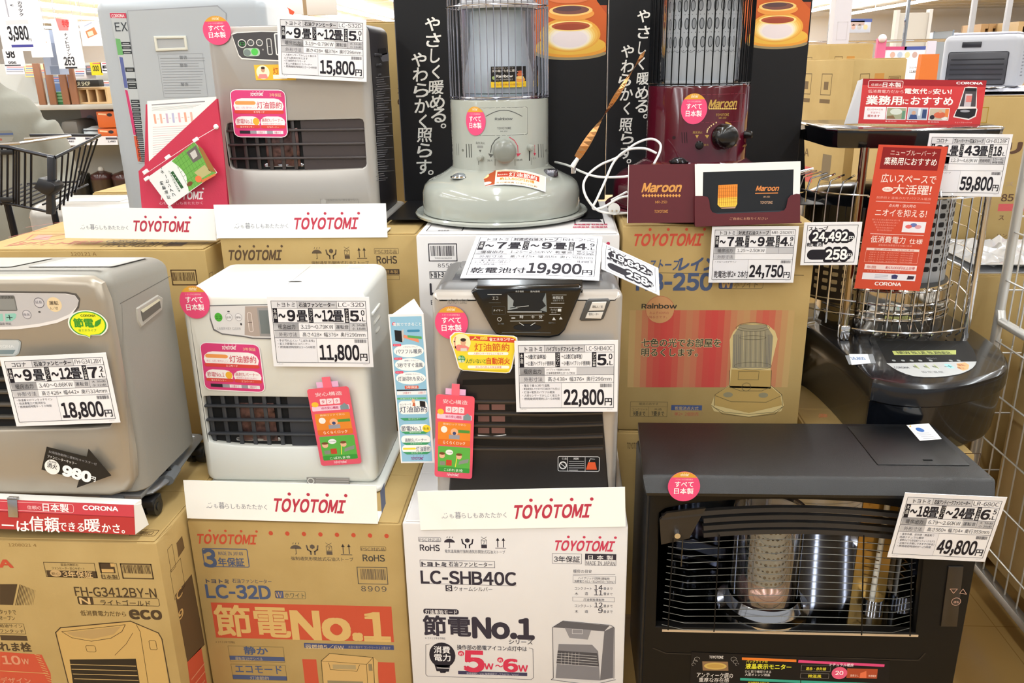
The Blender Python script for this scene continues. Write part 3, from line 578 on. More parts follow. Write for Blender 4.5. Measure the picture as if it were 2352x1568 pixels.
def d_fh(S):
    D = '4a3a28'
    S.pt('A', 0, 1302, 30, 17, RED, .04)
    S.pf(99, 1290, 224, 1327, .0012, D, 2); S.pr(106, 1309, 225, 1327, D, 2); S.pe(128, 1316, 13, 8, 'c0a070', 3); S.pt('安心', 119, 1320, 138, 7, D); S.pt('3年保証', 146, 1325, 214, 15, 'd0b07c', .015, 0, 4); S.pt('部品代無料の', 140, 1299, 180, 6, D); S.pt('ファンヒーター安心サポート', 120, 1307, 195, 6, D)
    S.pr(226, 1291, 266, 1316, D, 2); S.pr(253, 1293, 264, 1301, 'c8a468', 3); S.pr(233, 1306, 262, 1314, 'c8a468', 3); S.pf(228, 1292, 275, 1330, .001, D, 2); S.pt('日本製', 234, 1328, 271, 9, D, .01)
    S.pf(275, 1293, 354, 1330, .0026, D, 2); S.pbar(284, 1298, 344, 1316, D, 2, 3)
    S.pt('1208021 4', 20, 1254, 84, 7, '8a6a3c')
    S.pt('FH-G3412BY-N', 174, 1368, 360, 21, D, .015); S.pr(177, 1369, 216, 1388, D, 2, .003); S.pt('N', 185, 1386, 208, 14, 'd0b07c', .02); S.pf(177, 1369, 368, 1392, .0012, D, 2, .004); S.pt('ライトゴールド', 232, 1389, 346, 13, D, .01)
    S.pt('低消費電力だから', 186, 1413, 290, 12, '5a4428', .005); S.pt('eco', 300, 1420, 372, 20, D, .04)
    S.pp([(0, 1341), (40, 1341), (30, 1389), (0, 1388)], D, 2)
    for k in range(12): S.pl([(36+k*3.6, 1389), (46+k*3.2, 1342+k*1.2)], .0016*(1-k/14), D, 2)
    S.pt('タッチで', 0, 1410, 38, 11, D); S.pt('オープン', 0, 1423, 35, 10, D); S.pf(-30, 1430, 60, 1456, .0008, D, 2); S.pt('給油サイン', 0, 1440, 52, 8, D); S.pt('ワンタッチ', 0, 1452, 56, 8, D); S.pr(0, 1458, 64, 1471, D, 2); S.pt('れま栓', 2, 1494, 73, 20, D, .03)
    S.pp([(0, 1496), (96, 1503), (116, 1545), (122, 1600), (0, 1600)], RED, 1); S.pt('10', 8, 1524, 48, 19, 'd09070', .03); S.pt('W', 52, 1524, 68, 12, 'd09070', .02); S.pt('デザイン', 4, 1568, 72, 14, 'd09070', .01); S.pl([(0, 1540), (110, 1546)], .0014, 'c8a468', 2)
    for k in range(14): S.pl([(80+k*3, 1502+k*6), (92+k*3, 1506+k*6)], .0014, TAN, 3)
    L = '5a4628'
    S.pp([(128, 1448), (140, 1441), (300, 1426), (362, 1452), (371, 1466), (392, 1600), (165, 1600)], 'c2a062', 1)
    S.pl([(165, 1600), (128, 1452), (139, 1441), (300, 1426), (364, 1453), (372, 1467), (396, 1600)], .0024, D, 2); S.pl([(312, 1432), (322, 1450), (345, 1600)], .0012, L, 2)
    S.pl([(142, 1450), (288, 1434), (280, 1450), (255, 1465), (210, 1472), (165, 1464), (142, 1450)], .0012, D, 2); S.pp([(152, 1452), (278, 1438), (262, 1456), (212, 1467), (170, 1461)], 'b09260', 2)
    S.pf(196, 1481, 222, 1497, .001, L, 3, .004); S.pl([(305, 1453), (290, 1478), (264, 1504)], .001, L, 2); S.pf(341, 1470, 362, 1492, .0012, L, 2, .003)
    S.pp([(160, 1514), (312, 1512), (326, 1600), (172, 1600)], '2c241a', 2)
    for k in range(5): S.pl([(162+k*3, 1525+k*11), (312+k*2, 1529+k*11)], .0018, 'b89a66', 3)
def d_fh_side(S):
    D = '4a3a28'
    S.pp([(405, 1247), (418, 1230), (424, 1258), (410, 1280)], '6a5438', 1); S.pf(384, 1262, 404, 1300, .001, D, 2)
    S.pf(390, 1312, 425, 1345, .001, D, 2)
    S.pp([(402, 1366), (440, 1318), (470, 1480), (430, 1520)], '5a4630', 2); S.pp([(430, 1520), (462, 1485), (480, 1600), (440, 1600)], RED, 2)
    S.pt('9', 412, 1425, 424, 22, 'c8a468', .02, 0, 4); S.pt('C', 407, 1380, 422, 22, 'c8a468', .02, 0, 4)
    for k in range(3): S.pl([(440, 1560+k*20), (470, 1522+k*20)], .003, 'd08a6a', 3)
b_fh = carton('cardboard_box', 'brown box with heater drawing at the lower left corner of the photo', -1.29, -.789, 1.36, .40, .10, .627, CARD, d_fh, d_fh_side,
  lambda S: (S.pf(308, 1216, 355, 1231, .001, BRN, 2, .003), S.pt('ＮＩＰＰＯＮ'.lower().replace('ｎｉｐｐｏｎ', '開梱口'), 316, 1228, 348, 9, BRN), S.pl([(361, 1238), (394, 1207)], .0008, '6a5030', 1)), group='heater cartons')
# ================================================================== champagne fan heater on a trolley
CHAMP = mat('a59c8e', .34, .35, name='champagne_paint'); CHAMPS = mat('918e86', .55, .15, name='heater_side_grey', noise=(350, '8e8b83', .8))
t = Thing('fan_heater', 'champagne gold fan heater with lens shaped control panel on a trolley', 'fan heater', (-1.05, 1.40, .703)); HF = t
m = M(); m.rbody(.442, .25, .452, .03, .03, CHAMPS, y0=.02, slope=.10); t.part(m, 'body')
m = M(); 
x0, z0 = -.2, t.front(0, 985)[1]; x1, z1 = min(t.front(275, 848)[0], .196), t.front(275, 848)[1]
hole = [(x0, z0), (x0+.1, z0-.004), (x1-.05, z0+.004), (x1-.012, z0+.008), (x1-.002, z0+.02)] + [(x1-.006, z1-.006), (x1-.014, z1)] + [(x0, z1+.006)]
m.plate([(-.221, .0+.03), (-.21, .006), (-.19, 0), (.16, 0), (.195, .012), (.212, .04), (.217, .09), (.2205, .30), (.221, .40), (.214, .432), (.195, .444), (.1, .447), (-.1, .447), (-.2, .444), (-.221, .42)], [hole], 0, .024, CHAMP, .014, .006); t.part(m, 'front_panel')
m = M(); m.box(x0, x1-.004, .018, .022, z0-.01, z1+.01, DARK); t.part(m, 'outlet_recess')
m = M()
for k in range(4): zz = z0+.018+k*.026; m.box(x0, x1+.004, .004, .016, zz, zz+.008, mat('5a5650', .35, .3), .003)
t.part(m, 'louver_grille')
m = M(); S = Sheet(m, (0, -.0006, 0), mw=t.mw)
pan = [(-60, 668), (0, 672), (150, 674), (172, 678), (181, 690), (178, 703), (160, 722), (130, 735), (90, 744), (40, 750), (0, 751), (-60, 750)]
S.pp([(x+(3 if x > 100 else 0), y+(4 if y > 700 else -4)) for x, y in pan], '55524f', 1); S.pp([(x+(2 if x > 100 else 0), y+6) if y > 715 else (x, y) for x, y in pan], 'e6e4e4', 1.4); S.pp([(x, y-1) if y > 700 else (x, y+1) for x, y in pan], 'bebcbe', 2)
S.pr(-20, 678, 41, 714, '6d6d6c', 3, .003); S.pr(-14, 686, 38, 711, '8a8c8a', 4); S.pt('デジタル', 4, 685, 32, 6, '30302e', 0, 0, 5)
for cx, cy, r, c in ((90, 695, 12, '6a6870'), (62, 722, 10.5, '8c8a90')): S.pe(cx, cy, r, r, c, 3); S.pe(cx, cy, r-1.6, r-1.6, 'c9c7cc', 4)
S.pe(125, 699, 17, 17, 'e2cda6', 3); S.pt('運転', 114, 700, 135, 9, '5a4a3c', .01, 0, 5); S.pt('入/切', 115, 711, 134, 7, '6a5a4c', 0, 0, 5); S.pt('延長', 82, 697, 98, 7, '4a4a58', 0, 0, 5); S.pt('換気', 54, 725, 70, 6, '5a5a68', 0, 0, 5)
S.pp([(12, 720), (34, 719), (38, 722), (36, 730), (28, 737), (13, 738)], '8fc6b8', 3); S.pp([(-14, 721), (6, 720), (8, 737), (-14, 738)], '8fc6b8', 3); S.pt('+', 17, 734, 30, 11, '203830', .02, 0, 5); S.pe(91, 716, 3, 2, '4a4a4a', 4); S.pt('温度 時刻', 0, 746, 26, 6, '6a6a70', 0, 0, 5)
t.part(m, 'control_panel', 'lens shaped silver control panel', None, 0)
m = M(); S = Sheet(m, (0, -.001, 0), mw=t.mw); S.pp([(-40, 780), (42, 780), (48, 785), (47, 800), (43, 812), (34, 818), (-40, 818)], 'aeb4b4', 1); S.pp([(-40, 781), (40, 782), (45, 787), (40, 810), (32, 815), (-40, 815)], 'c6caca', 2); S.pt('CORONA', -20, 798, 33, 6, 'e4e6e6', .01); S.pp([(-40, 803), (36, 803), (30, 813), (-40, 814)], '7c8c90', 3); t.part(m, 'badge', None, None, 0)
m = M(); S = Sheet(m, (0, -.0014, 0), mw=t.mw); c = S.at(202, 744); W = S.at(248, 744)[0]-c[0]; H = S.at(202, 712)[1]-c[1]
def blob(k, kk=1.): return [(c[0]+W*k*math.cos(R(a)), c[1]+H*k*math.sin(R(a))) for a in range(-55, 245, 12)]+[S.at(198, 772+(k-1)*18), S.at(207, 777+(k-1)*22), S.at(208, 770+(k-1)*10)]
S.poly(blob(1.0), 'e8f0e4', 1); S.poly(blob(.92), '3f9a3a', 2); S.poly(blob(.85), 'e6ea2c', 3); S.pt('CORONA', 186, 727, 220, 5, '3c4a20', .02, 0, 5); S.pt('節電', 172, 751, 216, 20, '3f9430', .035, 0, 5); S.pt('省エネタイプ', 181, 761, 222, 6, '5a9440', 0, 0, 5)
S.pp([(217, 750), (219, 738), (233, 731), (231, 743), (224, 749)], '3f9430', 5); t.part(m, 'sticker', 'yellow and green speech bubble sticker', None, 0)
# side handle, seam, top lids
m = M(); S = Sheet(m, (.2212, .02, 0), (0, 1, 0), (0, 0, 1), t.mw)
S.pl([(276, 697), (391, 634)], .0012, '5c5a54', 1); S.pl([(280, 700), (300, 1075)], .0008, '84817a', 1)
t.part(m, 'side_seam', None, None, 0)
m = M(); S = Sheet(m, (.2214, .02, 0), (0, 1, 0), (0, 0, 1), t.mw); hp = [S.at(*p) for p in ((316, 712), (362, 683), (370, 688), (369, 708), (324, 745), (318, 735))]
m.loops([[(.2232, .02+y, z) for y, z in hp], [(.2232, .02+y, z) for y, z in inset(hp, -.003)], [(.2205, .02+y, z) for y, z in inset(hp, -.006)]], mat('aaa79e', .4), True, False); hs = [S.at(*p) for p in ((321, 715), (364, 689), (367, 706), (326, 738))]; S.poly(hs, '5f5d56', 22); S.pp([(320, 712), (361, 686), (366, 689), (325, 718)], 'd0cdb4', 24); t.part(m, 'carry_handle')
m = M(); S = Sheet(m, (0, .02, .4535), (1, 0, 0), (0, 1, -.10), t.mw); S.rr(.03, .06, .2, .2, .01, '8b8883', 1); S.rr(.033, .063, .197, .197, .009, 'aaa7a2', 2); S.rr(.06, .07, .18, .19, .006, 'bcbac0', 3); S.rr(-.2, .06, .0, .2, .01, 'a7a49d', 2); S.rect(-.2, .022, .2, .028, '8b8883', 2)
t.part(m, 'tank_lid', None, None, 0)
# trolley
t2 = Thing('heater_trolley', 'grey wheeled trolley carrying the champagne fan heater', 'trolley', (-1.05, 1.40, .632)); GRY = mat('8a8c8e', .35, .5, name='grey_metal')
pts = [t2.L(PZ(*p, .682)) for p in ((-320, 1131), (-60, 1133), (120, 1136), (240, 1138), (300, 1137), (345, 1127), (375, 1106), (398, 1080), (425, 1044), (456, 1004))]
m = M(); m.tube(pts, .0125, GRY, 10, flat=.55); L2 = [t2.L(PZ(456, 1004, .682)), Vector((-.2, .36, .044)), Vector((-.26, .33, .044)), t2.L(PZ(-320, 1131, .682))]; m.tube(L2, .0125, GRY, 10, flat=.55)
m.box(-.2, .205, .03, .26, .05, .062, GRY, .003); t2.part(m, 'frame_rail')
BRK = mat('64686c', .4)
for a, b in (((238, 1139), (292, 1138)), ((381, 1103), (398, 1078)), ((-260, 1132), (-200, 1132))):
    p, q = t2.L(PZ(*a, .684)), t2.L(PZ(*b, .684)); m = M(); m.tube([p, (p+q)/2, q], .0165, BRK, 10, flat=.75); o = t2.part(m, 'rail_bracket')
    k = M(); c = (p+q)/2; k.cyl(c+Vector((0, 0, .01)), c+Vector((0, 0, .022)), .006, BLK, 12, .0045); t2.part(k, 'knob', None, o)
for cx, cy in ((.20, .06), (-.21, .05), (.2, .3), (-.21, .3)):
    m = M(); m.box(cx-.02, cx+.02, cy-.018, cy+.022, .022, .04, BLK, .004); o = t2.part(m, 'caster')
    for dx in (-.013, .013): k = M(); k.cyl((cx+dx-.008, cy, .019), (cx+dx+.008, cy, .019), .0185, mat('141416', .35), 20); k.cyl((cx+dx-.0095, cy, .019), (cx+dx+.0095, cy, .019), .009, BLK, 14); t2.part(k, 'wheel', None, o)
price_card(frame3((38, 979), (276, 970), (13, 820), 1.37, R(2)), 'コロナ', '石油ファンヒーター', 'FH-G3412BY', '~9畳', '~12畳', ('7', '2'), '3.40~0.66KW', ('運転音', '大 36dB', '小 22dB'), '高さ426×幅442×奥行334mm', ['・秒速着火のワンタッチサイン', '・低消費電力で経済的な', '・燃焼継続時間８～５０時間'], '18,800', 'price card reading 18,800 yen on the champagne fan heater')
# black arrow card
fr = frame3((94, 1077), (225, 1114), (107, 1025), 1.385); f = Flat(fr, .0012, BLK, poly=None); f.m = M(); 
f.S = Sheet(f.m, (0, 0, 0), (1, 0, 0), (0, 1, 0), f.mw); ar = [f.S.at(*p) for p in ((107, 1026), (199, 1049), (203, 1031), (255, 1092), (176, 1120), (182, 1100), (95, 1078))]
f.m.loops([[(x, y, -.0012) for x, y in ar], [(x, y, 0) for x, y in ar]], BLK)
S = f.S; a = S.at(125, 1072); rot = 0
def at_r(t_, x0, y0, x1, h, c, b=0.):
    p, q = Vector(S.at(x0, y0)), Vector(S.at(x1, y0+(x1-x0)*.27)); d = q-p; S.text(t_, p.x, p.y, abs(S.at(x0, y0-h)[1]-p.y), c, d.length, b, 0, 4, fit=True, rot=math.atan2(d.y, d.x))
S.pe(120, 1072, 18, 17, 'f2f2f0', 2); at_r('消火', 108, 1072, 131, 12, '202024', .01); at_r('980', 145, 1090, 206, 22, 'ffffff', .07); at_r('円', 207, 1103, 219, 11, 'ffffff', .02)
at_r('ファンヒーターキャリー', 109, 1050, 176, 7, 'e8e8e8'); at_r('お掃除移動時に便利なキャスター付', 112, 1039, 222, 6, '9a9a9e'); at_r('転倒時', 112, 1060, 130, 4, '404044')
f.done('arrow_card', 'black arrow shaped card reading 980 yen on the champagne heater', 'price card')
# red header sign
fr = frame3((0, 1214), (310, 1228), (0, 1146), 1.355, R(10)); t = Thing('header_sign', 'red folded sign with white lettering in front of the champagne heater', 'shelf sign', fr[0].translation)
t.e.matrix_world = fr[0]; t.mw = fr[0]; t.inv = t.mw.inverted(); w, h = fr[1], fr[2]; RD = mat('b02c30', .3, coat=.4, name='red_print'); m = M()
m.box(-w*1.4, w/2, 0, h*.99, -.0015, 0, RD); m.prism([(0, -.0015), (h*.98, -.0015), (h*.86, -.03), (.0, -.055)], 'x', w/2-.002, w/2-.0005, PAPER)
m.box(-w*1.4, w/2-.002, h*.84, h*.985, -.034, -.0016, PAPER)
S = Sheet(m, (0, 0, 0), (1, 0, 0), (0, 1, 0), t.mw); S.rect(-w*1.4, h*.6, w/2, h*.99, 'c2404a', 1); S.rect(-w*1.4, h*.58, w/2, h*.6, '8a2024', 2)
S.pf(54-60, 1150, 170, 1178, .0008, 'f0c8c8', 2, .005); S.pt('信頼の', 63, 1169, 95, 9, 'f2c6c6', .005); S.pt('日本製', 99, 1173, 158, 18, 'fbeeee', .015); S.pt('CORONA', 191, 1170, 271, 10, 'ffffff', .03)
S.pt('ヒーターは', -90, 1213, 67, 24, 'fff4f0', .015); S.pt('信頼', 69, 1219, 137, 34, 'fff4f0', .015); S.pt('できる', 136, 1218, 194, 20, 'fff4f0', .012); S.pt('暖', 196, 1220, 231, 30, 'fff4f0', .012); S.pt('かさ。', 235, 1222, 287, 20, 'fff4f0', .012)
t.part(m, 'folded_card', None, None, 0); m = M(); S = Sheet(m, (0, 0, .003), (1, 0, 0), (0, 1, 0), t.mw); a, b = S.at(18, 1188), S.at(38, 1150); m.box(a[0], b[0], a[1], b[1]+.004, -.002, .002, STEEL, .001); m.box(a[0], b[0], b[1], b[1]+.006, -.006, .002, STEEL, .001); t.part(m, 'bulldog_clip', 'metal clip')
# ================================================================== white fan heater
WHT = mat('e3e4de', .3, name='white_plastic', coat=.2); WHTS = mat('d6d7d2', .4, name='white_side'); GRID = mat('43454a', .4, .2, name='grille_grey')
def lc_heater(label, loc, FRONT, SIDE, TOP, GR, px, panel_draw, body_h=.455, tray=True, tray_m=None):
    t = Thing('fan_heater', label, 'fan heater', loc); w = .388; h = body_h
    m = M(); m.rbody(w-.004, .245, h-.012, .022, .022, SIDE, y0=.0192, z0=.012); t.part(m, 'body')
    # front panel with the outlet opening
    q = [t.front(*p) for p in px['hole']]
    m = M(); m.plate(rrect(w, h-.014, .02, 5, 0, (h-.014)/2+.012), [q], 0, .02, FRONT, .016, .004); t.part(m, 'front_panel')
    xs = [p[0] for p in q]; zs = [p[1] for p in q]; X0, X1, Z0, Z1 = min(xs), max(xs), min(zs), max(zs)
    m = M(); m.box(X0-.004, X1+.004, .016, .0185, Z0-.004, Z1+.004, DARK); o = t.part(m, 'outlet_recess')
    m = M(); split = X0+(X1-X0)*px.get('split', .56)
    m.box(split, X1, .008, .0155, Z0, Z1, mat(px['plate'], .45, .2)); n = px.get('slats', 3)
    for k in range(n): zz = Z0+(Z1-Z0)*(k+.8)/(n+.62); m.box(X0, X1, .001, .0125, zz, zz+.0055, GR, .002)
    for k in range(6): xx = X0+(split-X0)*(k+.15)/6; m.box(xx, xx+.009, .010, .0155, Z0, Z1, GR, .001)
    t.part(m, 'louver_grille')
    m = M(); cx = X0+(X1-X0)*px.get('burner', .38); m.box(cx-.04, cx+.045, .0125, .0158, Z0+.008, Z1-.02, mat('7a5a54', .25, .5, noise=(70, '2a1a18', 1.)), .002)
    m.lathe([(.05, Z0+.008), (.052, Z0+.013), (.047, Z0+.016)], mat('c8c8cc', .15, 1), 32, cx, .0165, a0=180, a1=360, sy=.08); t.part(m, 'burner')
    # control panel
    m = M(); S = Sheet(m, (0, -.0012, 0), mw=t.mw); panel_draw(S); t.part(m, 'control_panel', None, None, 0)
    # lid
    m = M(); m.box(-w/2+.03, w/2-.03, .05, .235, h-.004, h+.0012, TOP, .004)
    S = Sheet(m, (0, 0, h+.0013), (1, 0, 0), (0, 1, 0), t.mw); S.rect(.02, .052, .0215, .22, '9a9a98', 1); S.ell(.03, .075, .015, .005, '1c1c1e', 2)
    S.rr(.11, .18, .16, .23, .004, 'f0efe8', 1)
    for i in range(5): S.rect(.115, .188+i*.008, .15-.005*(i % 2), .191+i*.008, ('8a8a90', '4a6aa8', 'c8a24a')[i % 3], 2)
    t.part(m, 'tank_lid')
    m = M()
    for k in range(3): zz = h-.075-k*.024; m.box(w/2-.0045, w/2+.002, .07+k*.012, .15-k*.01, zz, zz+.008, FRONT if not px.get('dark') else mat('2c2a2e', .5), .003)
    t.part(m, 'side_vent')
    if tray:
        tm = tray_m or FRONT; m = M(); m.rbody(w+.03, .31, .012, .03, .006, tm, y0=-.022, z0=0, rb=.003); t.part(m, 'base_tray')
    return t
def d_white_panel(S):
    o = [(482, 703), (622, 700), (640, 772), (622, 776), (580, 775), (560, 771), (510, 765), (492, 755), (484, 730)]
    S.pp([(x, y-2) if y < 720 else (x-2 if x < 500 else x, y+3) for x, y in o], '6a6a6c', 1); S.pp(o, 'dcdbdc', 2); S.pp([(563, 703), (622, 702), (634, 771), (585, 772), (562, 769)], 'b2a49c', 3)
    S.pe(502, 728, 9, 10, '4fae3c', 4); S.pt('エコ', 496, 732, 508, 7, '1c5a20', 0, 0, 5)
    for x in (526, 548): S.pe(x, 728, 8, 9, 'a4a4a8', 4); S.pe(x, 728, 7, 8, 'e6e5e8', 5)
    S.pt('延長', 520, 731, 532, 5, '505058', 0, 0, 6); S.pt('運転', 542, 731, 554, 5, '505058', 0, 0, 6); S.pt('LASER KEY CLEAN', 500, 757, 553, 6, '9a9a9e', 0, 0, 5); S.pe(525, 715, 3, 1.5, '505058', 5); S.pe(554, 744, 2, 3, '404048', 5)
    S.pf(567, 717, 583, 762, .0012, 'e6dcd8', 4, .004); S.pl([(570, 740), (579, 740)], .001, '5a4a48', 5); S.pr(590, 706, 640, 772, '9c9a9a', 4); S.pr(594, 712, 640, 766, '777f80', 5)
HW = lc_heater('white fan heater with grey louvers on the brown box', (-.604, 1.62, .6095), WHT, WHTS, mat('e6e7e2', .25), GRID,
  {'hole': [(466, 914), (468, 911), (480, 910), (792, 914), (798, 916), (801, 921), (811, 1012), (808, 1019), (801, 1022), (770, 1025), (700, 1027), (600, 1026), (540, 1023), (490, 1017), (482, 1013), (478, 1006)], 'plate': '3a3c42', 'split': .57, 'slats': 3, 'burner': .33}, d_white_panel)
tag_part(HW, 'sticker', (0, -.0025, 0), (1, 0, 0), (0, 0, 1), lambda S: saver_sticker(S, [(460, 787), (594, 792), (608, 900), (472, 893)]), 'magenta fuel saving sticker')
def round_tag(th, cx, cy, rx, ry, yl=-.004):
    m = M(); S = Sheet(m, (0, yl, 0), mw=th.mw); made_sticker(S, cx, cy, rx, ry); o = S.at(cx, cy); X = abs(S.at(cx+rx, cy)[0]-o[0]); Y = abs(S.at(cx, cy-ry)[1]-o[1])
    m.loops([[(o[0]+X*math.cos(R(a)), yl+e, o[1]+Y*math.sin(R(a))) for a in range(0, 360, 10)] for e in (.0008, 0)], ink('e8507e')); return th.part(m, 'round_sticker', 'round pink sticker with amber cap', None, 0)
round_tag(HW, 447, 694, 34, 38)
m = M(); S = Sheet(m, (0, -.0012, 0), mw=HW.mw); S.pr(704, 1096, 804, 1120, '8c8884', 1); S.pe(714, 1104, 8, 7, 'e2e2dc', 2); S.pe(714, 1104, 6, 5, '8c8884', 3)
for k in range(3): S.pl([(726, 1099+k*5), (800, 1100+k*5)], .0018, 'b8b4b0', 2)
HW.part(m, 'caution_label', None, None, 0)
price_card(frame3((629, 841), (858, 843), (618, 681), 1.60, R(1)), 'トヨトミ', '石油ファンヒーター', 'LC-32D', '~9畳', '~12畳', ('5', '0'), '3.19~0.79KW', ('運転音', '大 34dB', '小 18dB'), '高さ428×幅376×奥行296mm', ['・手が汚れにくい「こぼれま栓」', '・省エネ節電のエコバーナー', '・燃焼継続時間約15～54時間'], '11,800', 'price card reading 11,800 yen on the white heater')
hang_tag(frame3((738, 1070), (831, 1064), (729, 892), 1.605), 'pink safety hang tag on the white fan heater')
brand_strip((430, 1190), (868, 1203), (433, 1103), 1.4765, 'white brand strip with red logo in front of the white heater', .6115)
# ================================================================== black fronted hybrid heater
SIL = mat('b6b0a9', .32, .35, name='silver_paint'); BRNBLK = mat('2a2523', .38, .2, name='bronze_black')
t = Thing('fan_heater', 'silver framed fan heater with black louvered front and trapezoid black control panel', 'fan heater', (-.071, 1.54, .6245)); HS = t
m = M(); m.rbody(.37, .22, .458, .02, .03, mat('6b6a6a', .35, .3), y0=.02, z0=.012); t.part(m, 'body')
m = M(); q = [t.front(*p) for p in ((990, 684), (993, 677), (1002, 673), (1418, 672), (1427, 676), (1431, 684), (1413, 1150), (1004, 1150))]
low = [t.front(*p) for p in ((1030, 1150), (1050, 870), (1058, 850), (1075, 838), (1360, 836), (1372, 848), (1378, 868), (1400, 1150))]
m.plate(q, [], 0, .03, SIL, .016); t.part(m, 'front_panel')
m = M(); m.plate(low, [], -.006, .008, BRNBLK, .004)
S = Sheet(m, (0, -.0062, 0), mw=t.mw)
slots = [((1064, 868), (1368, 862), 10), ((1066, 890), (1366, 886), 9)]
S.pp([(1063, 872), (1300, 866), (1377, 866), (1378, 880), (1062, 884)], '0c0a0a', 1)
for k in range(4):
    y0 = 925+k*27; S.pp([(1056-k, y0), (1150, y0+4), (1260, y0+5), (1382+k, y0), (1383+k, y0+15), (1260, y0+20), (1150, y0+19), (1055-k, y0+15)], '0d0b0b', 1)
    if k < 3: S.pr(1098, y0+3, 1124, y0+16, '6a4a44', 2); S.pr(1129, y0+3, 1160, y0+16, '74524c', 2); S.pr(1175, y0+4, 1218, y0+16, '191614', 2)
S.pl([(1098, 1004-5), (1130, 1003-1), (1162, 998)], .002, 'd8d8d8', 3)
o = t.part(m, 'lower_panel', 'black louvered lower front')
m = M()
for k in range(5):
    y0 = 918+k*27; a, b, c_, d = [t.front(*p) for p in ((1056, y0+22-19), (1150, y0+4), (1260, y0+5), (1384, y0+2))]
    L = [[(p[0], -.0065, p[1]), (p[0], -.0105, p[1]+.001), (p[0], -.0105, p[1]+.004), (p[0], -.0065, p[1]+.005)] for p in (a, b, c_, d)]
    m.loops(L, mat('4a4542', .3, .4))
t.part(m, 'louver_slat', None, o)
m = M(); S = Sheet(m, (0, -.0066, 0), mw=t.mw); S.pf(1281, 1047, 1377, 1083, .0012, 'd8d6d4', 2, .004); S.pr(1283, 1049, 1375, 1082, '161414', 1, .003)
S.pe(1293, 1068, 9, 9, 'e2e0de', 3); S.pe(1293, 1068, 6.5, 6.5, '161414', 4); S.pl([(1288, 1064), (1298, 1072)], .0012, 'e2e0de', 5); S.pl([(1304, 1049), (1304, 1082)], .0008, 'd8d6d4', 3); S.pl([(1344, 1049), (1344, 1083)], .0008, 'd8d6d4', 3)
S.pt('注意', 1290, 1055, 1330, 5, 'd8d6d4', 0, 0, 3, .6)
for k in range(5): S.pl([(1307, 1059+k*5), (1341-(k == 4)*14, 1059+k*5)], .0012, 'b4b2b0', 3)
S.pp([(1351, 1061), (1367, 1061), (1371, 1078), (1346, 1078)], 'd8582e', 3); S.pl([(1353, 1060), (1356, 1053), (1366, 1054)], .001, 'd8d6d4', 3); t.part(m, 'caution_label', None, None, 0)
# trapezoid panel
m = M(); tz = [t.front(*p) for p in ((1083, 668), (1096, 655), (1330, 652), (1338, 660), (1333, 672), (1298, 755), (1285, 768), (1262, 773), (1160, 770), (1140, 764), (1130, 752))]
m.plate(tz, [], -.012, .018, BLKGLOSS, .006); m.prism([(-.012+.006, tz[0][1]-.002), (.012, tz[2][1]+.006), (.012, tz[0][1])], 'x', tz[1][0], tz[3][0], BLKGLOSS)
S = Sheet(m, (0, -.0123, 0), mw=t.mw); GW = 'c9cccc'
S.pr(1166, 672, 1254, 718, '1a1c1e', 1, .002); S.pp([(1166, 676), (1180, 690), (1178, 702), (1190, 708), (1166, 712)], '8f9698', 2); S.pp([(1254, 672), (1246, 690), (1254, 702), (1240, 712), (1256, 716)], '7c8486', 2); S.pl([(1166, 716), (1244, 716)], .0015, 'dfe3e4', 2); S.pl([(1172, 707), (1214, 702)], .0012, 'b8bcbc', 2)
S.pt('表示温度', 1184, 671, 1203, 4, GW); S.pt('室内温度', 1218, 671, 1240, 4, GW)
S.pl([(1120, 676), (1152, 676)], .0008, GW, 2); S.pt('エコ', 1131, 688, 1144, 7, GW); S.pl([(1123, 695), (1150, 695)], .0006, '6a7070', 2); S.pt('タイマー', 1133, 715, 1155, 5, GW); S.pf(1130, 703, 1161, 722, .0005, '50565a', 2, .002)
S.pt('時間延長', 1270, 687, 1294, 7, GW); S.pl([(1268, 677), (1301, 677)], .0006, GW, 2); S.pt('消臭チャイム', 1270, 692, 1296, 4, '8f9494'); S.pl([(1266, 696), (1296, 696)], .0009, GW, 2); S.pt('チャイルド', 1265, 714, 1279, 5, GW); S.pt('ロック', 1267, 719, 1278, 4, GW); S.pr(1281, 709, 1289, 715, GW, 2); S.pl([(1262, 706), (1291, 706)], .0005, GW, 2); S.pl([(1262, 722), (1287, 722)], .0007, GW, 2)
for s_, x in (('-', 1175), ('時', 1194), ('+', 1220), ('分', 1238)): S.pt(s_, x, 731, x+8, 2 if s_ == '-' else 7, GW, .01)
S.pl([(1170, 724), (1250, 723)], .0005, GW, 2); S.pl([(1172, 737), (1248, 736)], .0009, GW, 2); S.ring(*S.at(1147, 733), .0042, .0042, .0009, GW, 2); S.pp([(1268, 735), (1277, 735), (1272, 728)], GW, 2); S.pp([(1284, 733), (1292, 733), (1288, 727)], GW, 2)
S.pt('ロック解除', 1144, 745, 1158, 4, '70767a'); S.pt('給油サイン', 1260, 743, 1276, 4, '70767a')
S.pe(1211, 752, 32, 8, '14161a', 2)
for k in (-1, 1): S.pl([(1211+k*18, 741), (1211+k*8, 747)], .0012, GW, 3)
S.pl([(1182, 762), (1240, 762)], .0006, '50565a', 3); S.pl([(1153, 763), (1265, 764)], .0006, '7a8084', 2)
t.part(m, 'control_panel', 'black trapezoid control panel', None)
m = M(); q = [t.front(*p) for p in ((1331, 733), (1347, 690), (1353, 686), (1397, 685), (1402, 691), (1386, 731), (1379, 735), (1335, 736))]
m.plate(q, [], -.004, .006, mat('4a4a4a', .4), .003); o = t.part(m, 'power_switch')
